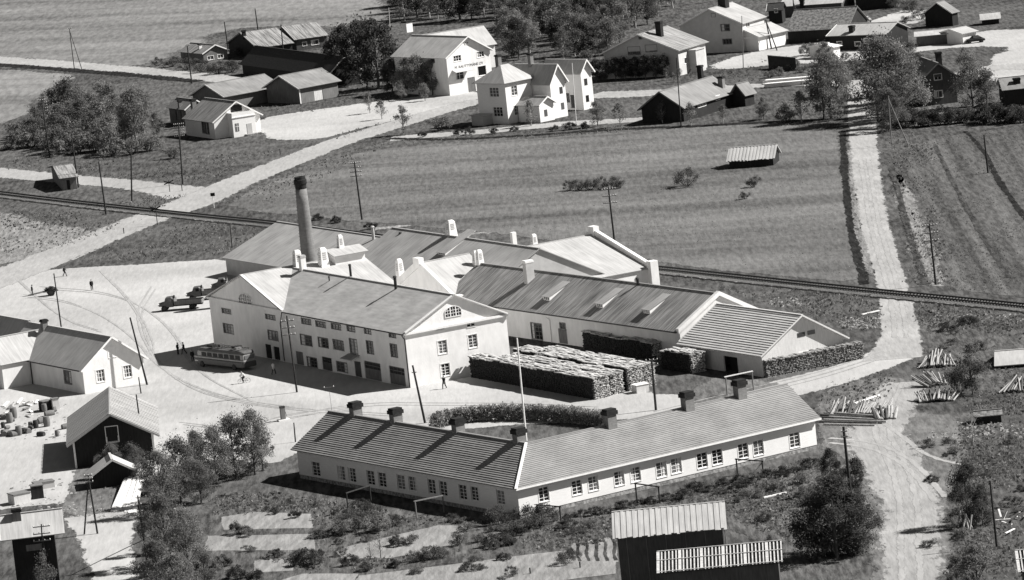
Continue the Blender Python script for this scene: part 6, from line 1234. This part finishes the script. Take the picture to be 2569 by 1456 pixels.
loft('lower_body', [ring(0, .5, 1.28, .15, W_ - .15), ring(.35, .42, 1.3, 0, W_), ring(L - .9, .42, 1.3, 0, W_), ring(L - .2, .5, 1.25, .2, W_ - .2), ring(L, .6, 1.15, .45, W_ - .45)], 'bus_lower', bus)
loft('belt_band', [ring(.02, 1.304, 1.55, .13, W_ - .13, .05), ring(.35, 1.304, 1.55, -.03, W_ + .03, .05), ring(L - .9, 1.304, 1.55, -.03, W_ + .03, .05), ring(L - .15, 1.304, 1.5, .2, W_ - .2, .05)], 'bus_pale', bus)
loft('upper_body', [ring(.1, 1.554, 2.3, .2, W_ - .2), ring(.45, 1.554, 2.36, .05, W_ - .05), ring(L - 1.6, 1.554, 2.36, .05, W_ - .05), ring(L - 1.0, 1.554, 2.25, .2, W_ - .2)], 'bus_pale', bus)
loft('roof', [ring(.05, 2.364, 2.5, .35, W_ - .35, .06), ring(.5, 2.364, 2.72, .1, W_ - .1, .14), ring(L - 1.6, 2.364, 2.72, .1, W_ - .1, .14), ring(L - .8, 2.3, 2.42, .35, W_ - .35, .05)], 'bus_roof', bus)
nw = 7
for i in range(nw):
    y0 = .7 + i * (L - 2.7) / nw; MB().box(.0, .045, y0, y0 + (L - 2.7) / nw - .28, 1.64, 2.2).build('side_window', M['dark'], bus)
MB().box(.4, W_ - .4, .02, .09, 1.64, 2.15).build('rear_window', M['glass'], bus); MB().box(.4, W_ - .4, L - 1.02, L - .94, 1.62, 2.15).build('windscreen', M['glass'], bus)
for y in (2.3, L - 2.2):
    for x in (.02, W_ - .02): wheel(bus, (x, y, .45), .45)
b = MB()
for y in [1.2 + .8 * i for i in range(int((L - 3.5) / .8))]: b.box(.25, W_ - .25, y, y + .05, 2.86, 2.9)
for x in (.25, W_ - .3): b.box(x, x + .05, 1.15, L - 2.3, 2.904, 2.95)
for y in (1.2, L / 2, L - 2.4): b.box(.3, .34, y, y + .04, 2.6, 2.9); b.box(W_ - .34, W_ - .3, y, y + .04, 2.6, 2.9)
rk = b.build('roof_rack', M['iron'], bus)
for y, x, sx, sy, sz, m_ in ((1.7, .6, .9, .5, .3, 'greywood'), (3.0, 1.3, 1.2, .9, .3, 'darkwood'), (L - 4.2, .6, .8, 1.2, .28, 'darkwood'), (L - 5.6, 1.2, .7, .6, .35, 'brownwood')):
    t = thing('suitcase', {.3: 'dark bundle strapped on the bus roof rack', .28: 'long dark case on the front of the bus roof', .35: 'brown trunk in the middle of the bus roof'}[sz] if m_ != 'greywood' else 'pale case at the rear of the bus roof', 'luggage', o + Matrix.Rotation(th, 3, 'Z') @ Vector((x, y, 2.96)), th); MB().box(-sx / 2, sx / 2, -sy / 2, sy / 2, 0, sz).build('case', M[m_], t); MB().box(-.1, .1, -sy / 2 - .03, -sy / 2 - .003, sz * .6, sz * .75).build('handle', M['iron'], t)
for x, sg in ((.02, -1), (W_ - .02, 1)): MB().box(x - .05, x + .05, L - 1.2, L - .5, .85, .95).build('headlight', M['trim'], bus)
def truck(x, y, th, ln, label, load=False):
    t = thing('truck', label, 'truck', G(x, y), math.radians(th), 'flatbed trucks beside the factory'); c = 2.0   # cab at local x = 0..c, bed beyond
    loft('cab', [[(p[1], p[0], p[2]) for p in ring(X, z0, z1, y0, 2.0 - y0, .12)] for X, z0, z1, y0 in ((-.9, .75, 1.25, .55), (-.1, .7, 1.4, .4), (.1, .6, 1.5, .2), (.35, .6, 2.1, .15), (1.2, .6, 2.15, .15), (1.45, .6, 2.0, .2))], 'bus_lower', t)
    MB().box(.7, 1.2, .1, .148, 1.5, 1.95).build('cab_window', M['glass'], t)
    b = MB(); b.box(1.7, 1.7 + ln, 0, 2.1, .95, 1.07); b.build('bed', M['greywood'], t)
    for nm, q in (('side_board', (1.7, 1.7 + ln, -.06, -.004, .9, 1.5)), ('side_board', (1.7, 1.7 + ln, 2.104, 2.16, .9, 1.5)), ('head_board', (1.64, 1.696, 0, 2.1, .9, 1.9)), ('tail_board', (1.704 + ln, 1.76 + ln, 0, 2.1, .9, 1.45))): MB().box(*q).build(nm, M['greywood'], t)
    MB().box(-.2, 1.7 + ln, .6, 1.5, .62, .9).build('chassis', M['dark'], t)
    for X in (.0, ln * .75 + 1.2):
        for Y in (.15, 1.95): w_ = wheel(t, (X, Y, .45), .45, rz=math.pi / 2)
    wheel(t, (1.55, 1.0, 1.95), .38, .2, rz=0)
    MB().cyl((-.95, .45, 1.05), (-.8, .45, 1.05), .16, n=10).build('headlight', M['trim'], t); MB().cyl((-.95, 1.55, 1.05), (-.8, 1.55, 1.05), .16, n=10).build('headlight', M['trim'], t)
truck(412, 783, -8, 4.2, 'flatbed truck nearest the viewer, parked left of the factory corner'); truck(482, 757, -4, 3.4, 'second flatbed truck, parked just behind the nearest one'); truck(545, 735, 0, 3.2, 'third flatbed truck, mostly hidden by the factory roof edge')
def car(x, y, th, label, m='dark'):
    t = thing('parked_car', label, 'car', G(x, y), math.radians(th))
    loft('body', [[(p[1], p[0], p[2]) for p in ring(X, .35, z1, y0, 1.6 - y0, .12)] for X, z1, y0 in ((0, .75, .2), (.3, .9, .05), (1.0, .98, 0), (1.3, 1.0, 0), (3.2, 1.0, 0), (3.9, .85, .08), (4.1, .7, .25))], m, t)
    loft('cabin', [[(p[1], p[0], p[2]) for p in ring(X, .98, z1, y0, 1.6 - y0, .1)] for X, z1, y0 in ((1.1, 1.05, .1), (1.6, 1.5, .2), (2.8, 1.52, .2), (3.5, 1.05, .12))], m, t)
    MB().box(1.6, 2.9, .1, .19, 1.08, 1.4).build('side_window', M['glass'], t)
    for X in (.75, 3.3):
        for Y in (.05, 1.55): wheel(t, (X, Y, .32), .32, .18, rz=math.pi / 2)
    MB().cyl((-.05, .4, .68), (.1, .4, .68), .12, n=8).build('headlight', M['trim'], t); MB().cyl((-.05, 1.2, .68), (.1, 1.2, .68), .12, n=8).build('headlight', M['trim'], t)
car(2424, 112, 8, 'dark car parked at the white garage near the right edge'); car(2168, 62, 60, 'pale fronted car in the shade of the mottled barn end', 'bus_pale')
# two wheeled hay cart in the yard
t = thing('farm_cart', 'small two wheeled cart with a dark load in the bright yard, upper left', 'cart', G(128, 742), math.radians(10)); MB().box(-1.2, 1.2, -.7, .7, .7, .82).build('platform', M['brownwood'], t); MB().cyl((-1.2, -.5, .75), (-3.6, -.35, .5), .06, n=6).build('shaft', M['brownwood'], t); MB().cyl((-1.2, .5, .75), (-3.6, .35, .5), .06, n=6).build('shaft', M['brownwood'], t)
for y in (-.8, .8): wheel(t, (0, y, .6), .6, .12, rz=math.pi / 2)
rc = np.random.RandomState(2); child('load', quadmesh('cart_load', leaves([(-.5, 0, 1.0), (.3, .1, 1.1), (.6, -.2, .95), (0, -.2, 1.2)], [.5, .55, .5, .4], 120, .14, rc), M['leaf_dark']), t)
# fuel pump
t = thing('fuel_pump', 'grey fuel pump on a white plinth in front of the row house left wing', 'fuel pump', G(711, 1056), math.radians(20)); MB().box(-.75, .75, -.5, .5, 0, .22).build('plinth', M['trim'], t); MB().box(-.3, .3, -.25, .25, .224, 1.75).build('cabinet', M['greywood'], t); MB().box(-.33, .33, -.28, .28, 1.754, 1.95).build('head', M['iron'], t); MB().cyl((.34, 0, 1.3), (.5, -.1, .5), .03, n=6).build('hose', M['dark'], t)
# barrels and stones in the junk yard at the left
BAR = MB().lathe([(.26, 0), (.3, .25), (.31, .45), (.3, .65), (.26, .9)], n=14).mesh('barrel', M['iron']); BARP = MB().lathe([(.26, 0), (.3, .25), (.31, .45), (.3, .65), (.26, .9)], n=14).mesh('barrel', M['greywood'])
q = random.Random(12)
for i in range(26):
    x, y = q.uniform(2, 160), q.uniform(1030, 1102)
    if x < 0: continue
    o = bpy.data.objects.new('barrel', BARP if q.random() < .6 else BAR); COL.objects.link(o); props(o, 'battered barrel lying in the scrap yard left of the dark barn', 'barrel', 'barrels in the scrap yard'); lay = q.random() < .7; o.location = G(x, y) + Vector((0, 0, .3 if lay else 0)); o.rotation_euler = (math.pi / 2 if lay else 0, 0, q.uniform(0, 3)); k = q.uniform(.9, 1.7); o.scale = (k, k, k)
for i in range(16):
    a = G(q.uniform(-5, 150), q.uniform(1010, 1050)); o = MB().beam((0, 0, .15), (q.uniform(-1.5, 1.5), q.uniform(-3, 3), q.uniform(.2, .7)), .35, .12).build('plank', M['trim' if i % 2 else 'greywood'], None, a); props(o, 'loose plank scattered in the scrap yard below the white left edge house', 'plank', 'loose planks in the scrap yard')
for x, y, sx, sy, sz, m_, l in ((115, 1030, 1.4, 1.2, 1.3, 'darkwood', 'dark engine block on a pallet, below the white left edge house'), (140, 1028, .9, .9, 1.5, 'palewood', 'pale round topped box beside the dark engine block'), (50, 1262, 2.2, 2.0, 1.2, 'palewood', 'pale box standing above the black hut roof'), (95, 1250, 1.4, 1.4, 1.6, 'darkwood', 'dark box among the rubble by the garden path'), (110, 1225, 2.5, 1.5, .8, 'plaster_grey', 'low grey heap of slabs beside the dark box')):
    t = thing('crate', l, 'crate', G(x, y), q.uniform(0, .8)); MB().box(-sx / 2, sx / 2, -sy / 2, sy / 2, 0, sz).build('box', M[m_], t); MB().box(-sx / 2 - .06, sx / 2 + .06, -sy / 2 - .06, sy / 2 + .06, sz + .004, sz + .12).build('lid', M['greywood'], t)
for i in range(7):
    a = G(282 + i * 9, 1285 + q.uniform(-4, 6)); c = G(325 + i * 6, 1210 + q.uniform(-8, 8)); o = MB().beam((0, 0, .1), (c.x - a.x, c.y - a.y, 1.0), .55, .08).build('board', M['trim' if i % 3 else 'palewood'], None, a); props(o, 'long pale board lying in the shade behind the pole by the garden path', 'board', 'long boards by the garden path')
def stones(name, polys, n, lo, hi, m, seed):
    rs = random.Random(seed); b = MB()
    for _ in range(n):
        P = rs.choice(polys); p = G(rs.uniform(P[0], P[2]), rs.uniform(P[1], P[3])); r = rs.uniform(lo, hi); vs = [(p.x + r * rs.uniform(.6, 1) * x, p.y + r * rs.uniform(.6, 1) * y, r * rs.uniform(.3, .7) * z) for x, y, z in ((-1, -1, 0), (1, -1, 0), (1, 1, 0), (-1, 1, 0), (-.6, -.6, 1), (.6, -.5, 1), (.5, .6, 1), (-.6, .5, 1))]; b.add(vs, [(4, 5, 6, 7), (0, 1, 5, 4), (1, 2, 6, 5), (2, 3, 7, 6), (3, 0, 4, 7)])
    o = b.build(name, M[m]); o['kind'] = 'stuff'
stones('rubble', [(2105, 797, 2205, 812), (2110, 812, 2200, 825), (1930, 748, 2010, 770)], 220, .08, .32, 'stone', 1); stones('rubble', [(0, 1005, 165, 1105), (20, 1200, 190, 1290), (140, 1270, 330, 1300)], 300, .08, .32, 'stone', 2); stones('rubble', [(2330, 1085, 2568, 1100), (2330, 790, 2568, 815), (2400, 1060, 2568, 1085)], 200, .1, .35, 'stone', 3)
h = quick('low_white_shed', 'low lean-to with a bright white roof, cut off by the right edge below the field', 'shed', (2512, 926), -8, 2640, 2500, .5, 1.0, 'R', 'darkwood', 'snowroof', LL=9, ov=.3, gov=.9, verge=None)
h = quick('log_hut', 'low sod sided log hut beside the bare small tree', 'hut', (2448, 1066), -4, 2512, 2440, 1.0, .4, 'R', 'darkwood', 'rough_roof', LL=2.2, ov=.2, gov=.2, verge=None)
# board fence and white plank piles in the upper right gardens
t = thing('board_fence', 'tall dark board fence in the garden below the white annex', 'fence', G(1928, 172)); d = G(1998, 178) - G(1928, 172); b = MB(); n = 26
for i in range(n): p = d * (i / n); q_ = d * ((i + .93) / n); b.beam((p.x, p.y, 1.3), (q_.x, q_.y, 1.3), .06, 2.6)
b.build('boards', M['darkwood'], t)['kind'] = 'stuff'; MB().beam((0, 0, 2.68), (d.x, d.y, 2.68), .2, .1).build('top_rail', M['greywood'], t)
for x0, y0, x1, y1, l in ((1920, 213, 2056, 202, 'upper of two long white plank piles behind the long dark house'), (1920, 222, 2054, 210, 'lower of two long white plank piles behind the long dark house')):
    a, c = G(x0, y0), G(x1, y1); t = thing('plank_pile', l, 'plank pile', a); d = c - a; b = MB(); u = d.normalized(); v = Vector((-u.y, u.x, 0)); rq = random.Random(int(y0))
    for k in range(5):
        for z in range(4): e = v * (k * .32) + u * rq.uniform(-.4, .4); b.beam((e.x, e.y, .2 + z * .2), (e.x + d.x, e.y + d.y, .2 + z * .2), .28, .16)
    b.build('planks', M['trim'], t)['kind'] = 'stuff'

# ------------------------------------------------------------------ people
def figure(key, pose):
    """one continuous body grown from joints, then coat, trousers and cap cut to it"""
    J = pose; b = MB()
    def tube(dst, pts):
        for (p, r), (q_, r2) in zip(pts, pts[1:]): dst.cyl(p, q_, r, r2, 10)
        for p, r in pts: dst.lathe([(r * .3, -r * .95), (r * .8, -r * .6), (r, 0), (r * .8, r * .6), (r * .3, r * .95)], p, 10)
    def build(dst, name, m, vox):
        me = dst.mesh('tmp'); o_ = bpy.data.objects.new('tmp', me); COL.objects.link(o_); md = o_.modifiers.new('r', 'REMESH'); md.mode = 'VOXEL'; md.voxel_size = vox; md.use_smooth_shade = True
        dg = bpy.context.evaluated_depsgraph_get(); out = bpy.data.meshes.new_from_object(o_.evaluated_get(dg)); out.name = name; out.materials.clear(); out.materials.append(M[m]); bpy.data.objects.remove(o_); bpy.data.meshes.remove(me); return out
    hd_ = Vector(J['head']); nk = Vector(J['neck']); ch_ = Vector(J['chest']); pv = Vector(J['pelvis']); f_ = Vector((0, -1, 0))
    b.lathe([(.02, -.125), (.055, -.105), (.07, -.06), (.078, 0), (.078, .05), (.06, .1), (.02, .125)], hd_, 14, (.95, 1.15))
    b.cyl(hd_ + Vector((0, -.085, .0)), hd_ + Vector((0, -.112, -.03)), .012, .016, 6); b.cyl(hd_ + Vector((-.022, -.082, -.068)), hd_ + Vector((.022, -.082, -.068)), .008, .008, 5)
    for sx in (-1, 1): b.cyl(hd_ + Vector((sx * .07, 0, -.02)), hd_ + Vector((sx * .09, .015, .025)), .014, .012, 6)
    tube(b, [(nk + Vector((0, 0, .1)), .052), (nk, .06), (ch_, .135), (pv, .13)])
    for s_ in ('l', 'r'):
        tube(b, [(Vector(J['sh' + s_]), .062), (Vector(J['el' + s_]), .045), (Vector(J['wr' + s_]), .032)])
        w_ = Vector(J['wr' + s_]); d = (w_ - Vector(J['el' + s_])).normalized(); sd = d.cross(Vector((0, 1, 0))); sd = sd.normalized() if sd.length > .1 else Vector((1, 0, 0)); nn = d.cross(sd); pm = w_ + d * .07; b.cyl(w_, pm, .028, .036, 8)
        for k, ln in ((-1.5, .065), (-.5, .078), (.5, .074), (1.5, .058)): a = pm + sd * (k * .019); c_ = a + d * ln * .55 + nn * .008; b.cyl(a, c_, .0105, .01, 6); b.cyl(c_, c_ + d * ln * .4 + nn * .022, .01, .0085, 6)
        b.cyl(w_ + d * .03 + sd * .02, w_ + d * .075 + sd * .062 + nn * .015, .013, .01, 6)
        tube(b, [(Vector(J['hp' + s_]), .085), (Vector(J['kn' + s_]), .06), (Vector(J['an' + s_]), .042)]); b.cyl(Vector(J['an' + s_]) + Vector((0, .05, -.05)), Vector(J['an' + s_]) + f_ * .17 + Vector((0, 0, -.055)), .042, .035, 8)
    body = build(b, 'body', 'skin', .013)
    c = MB(); tube(c, [(nk - Vector((0, 0, .03)), .085), (ch_, .165), (pv, .165), (pv - Vector((0, 0, .12)), .17)])
    for s_ in ('l', 'r'): tube(c, [(Vector(J['sh' + s_]), .08), (Vector(J['el' + s_]), .062), (Vector(J['wr' + s_]), .046)]); c.cyl(Vector(J['sh' + s_]), nk - Vector((0, 0, .05)), .075, .08, 8)
    tr = MB(); tube(tr, [(pv, .15), (pv - Vector((0, 0, .1)), .14)])
    for s_ in ('l', 'r'): tube(tr, [(Vector(J['hp' + s_]), .105), (Vector(J['kn' + s_]), .08), (Vector(J['an' + s_]), .062)]); tr.cyl(Vector(J['an' + s_]) + Vector((0, .06, -.05)), Vector(J['an' + s_]) + f_ * .18 + Vector((0, 0, -.055)), .05, .042, 8)
    cap = MB(); cap.lathe([(.085, .05), (.092, .07), (.085, .115), (.03, .135)], hd_, 14, (1, 1.15)); cap.cyl(hd_ + Vector((0, -.07, .06)), hd_ + Vector((0, -.16, .05)), .06, .05, 8)
    return body, build(c, 'coat', 'cloth_dark', .03), build(tr, 'trousers', 'cloth_dark', .03), cap.mesh('cap', M['cloth_dark']), build(c, 'coat', 'cloth_pale', .03)
STAND = dict(head=(0, -.02, 1.63), neck=(0, 0, 1.45), chest=(0, .01, 1.28), pelvis=(0, 0, .98), shl=(-.19, 0, 1.42), shr=(.19, 0, 1.42), ell=(-.25, .03, 1.13), elr=(.25, .03, 1.13), wrl=(-.24, -.08, .9), wrr=(.24, -.08, .9), hpl=(-.1, 0, .95), hpr=(.1, 0, .95), knl=(-.11, -.02, .52), knr=(.12, -.01, .52), anl=(-.11, .02, .1), anr=(.14, .02, .1))
WALK = dict(STAND, ell=(-.24, .16, 1.15), wrl=(-.24, .14, .91), elr=(.24, -.12, 1.15), wrr=(.22, -.3, .98), knl=(-.1, -.22, .55), anl=(-.1, -.3, .12), knr=(.1, .1, .52), anr=(.1, .36, .15))
RIDE = dict(head=(0, -.3, 1.66), neck=(0, -.2, 1.5), chest=(0, -.12, 1.34), pelvis=(0, .08, 1.02), shl=(-.19, -.18, 1.46), shr=(.19, -.18, 1.46), ell=(-.26, -.32, 1.2), elr=(.26, -.32, 1.2), wrl=(-.25, -.5, 1.08), wrr=(.25, -.5, 1.08), hpl=(-.1, .06, .98), hpr=(.1, .06, .98), knl=(-.12, -.28, .78), knr=(.12, -.2, .62), anl=(-.11, -.14, .42), anr=(.11, -.08, .22))
FIG = {'stand': figure('stand', STAND), 'walk': figure('walk', WALK), 'ride': figure('ride', RIDE)}
def person(x, y, pose, rz, label, pale=False, sc=1.0):
    bd, ct, tr, cp, ctp = FIG[pose]; t = thing('person', label, 'person', G(x, y), math.radians(rz)); t.scale = (sc, sc, sc); child('body', bd, t); child('coat', ctp if pale else ct, t); child('trousers', tr, t); child('cap', cp, t); return t
person(447, 890, 'stand', 60, 'man in dark clothes standing left of his companion in front of the bus'); person(462, 889, 'walk', -70, 'man in dark clothes standing nearer the bus, right of his companion'); person(484, 908, 'stand', 20, 'person in dark clothes bent at the nose of the bus')
person(687, 940, 'walk', 150, 'person in a pale jacket walking behind the bus', True); person(1115, 976, 'walk', -30, 'person in dark clothes walking below the sunlit factory gable'); person(163, 694, 'walk', 80, 'person walking in the bright yard above the farm cart'); person(231, 729, 'stand', 10, 'person in dark clothes alone in the bright yard, right of the cart')
person(82, 742, 'stand', 90, 'person in dark clothes at the shafts of the farm cart')
rp = person(613, 962, 'ride', -75, 'person in a pale jacket riding a bicycle at the edge of the factory shadow', True)
t = thing('bicycle', 'bicycle ridden along the edge of the factory shadow', 'bicycle', G(613, 962), math.radians(-75))
def bwheel(y):
    b = MB(); n = 22; R_ = .34
    for k in range(n): a, c_ = 6.283 * k / n, 6.283 * (k + 1) / n; b.cyl((0, y + R_ * math.cos(a), R_ + R_ * math.sin(a)), (0, y + R_ * math.cos(c_), R_ + R_ * math.sin(c_)), .022, .022, 6)
    for k in range(9): a = 6.283 * k / 9; b.cyl((0, y, R_), (0, y + R_ * math.cos(a), R_ + R_ * math.sin(a)), .005, .005, 4)
    b.build('wheel', M['iron'], t)
bwheel(-.55); bwheel(.52)
b = MB()
for p, q_ in (((0, -.55, .34), (0, -.4, 1.0)), ((0, -.42, .9), (0, .02, .35)), ((0, .02, .35), (0, .1, .95)), ((0, -.42, .92), (0, .08, .85)), ((0, .02, .35), (0, .52, .34)), ((0, .52, .34), (0, .09, .85))): b.cyl(p, q_, .02, .02, 6)
b.build('frame', M['iron'], t); MB().cyl((-.27, -.45, 1.05), (.27, -.45, 1.05), .018, n=6).build('handlebar', M['iron'], t); MB().box(-.08, .08, 0, .26, .93, .99).build('saddle', M['dark'], t)
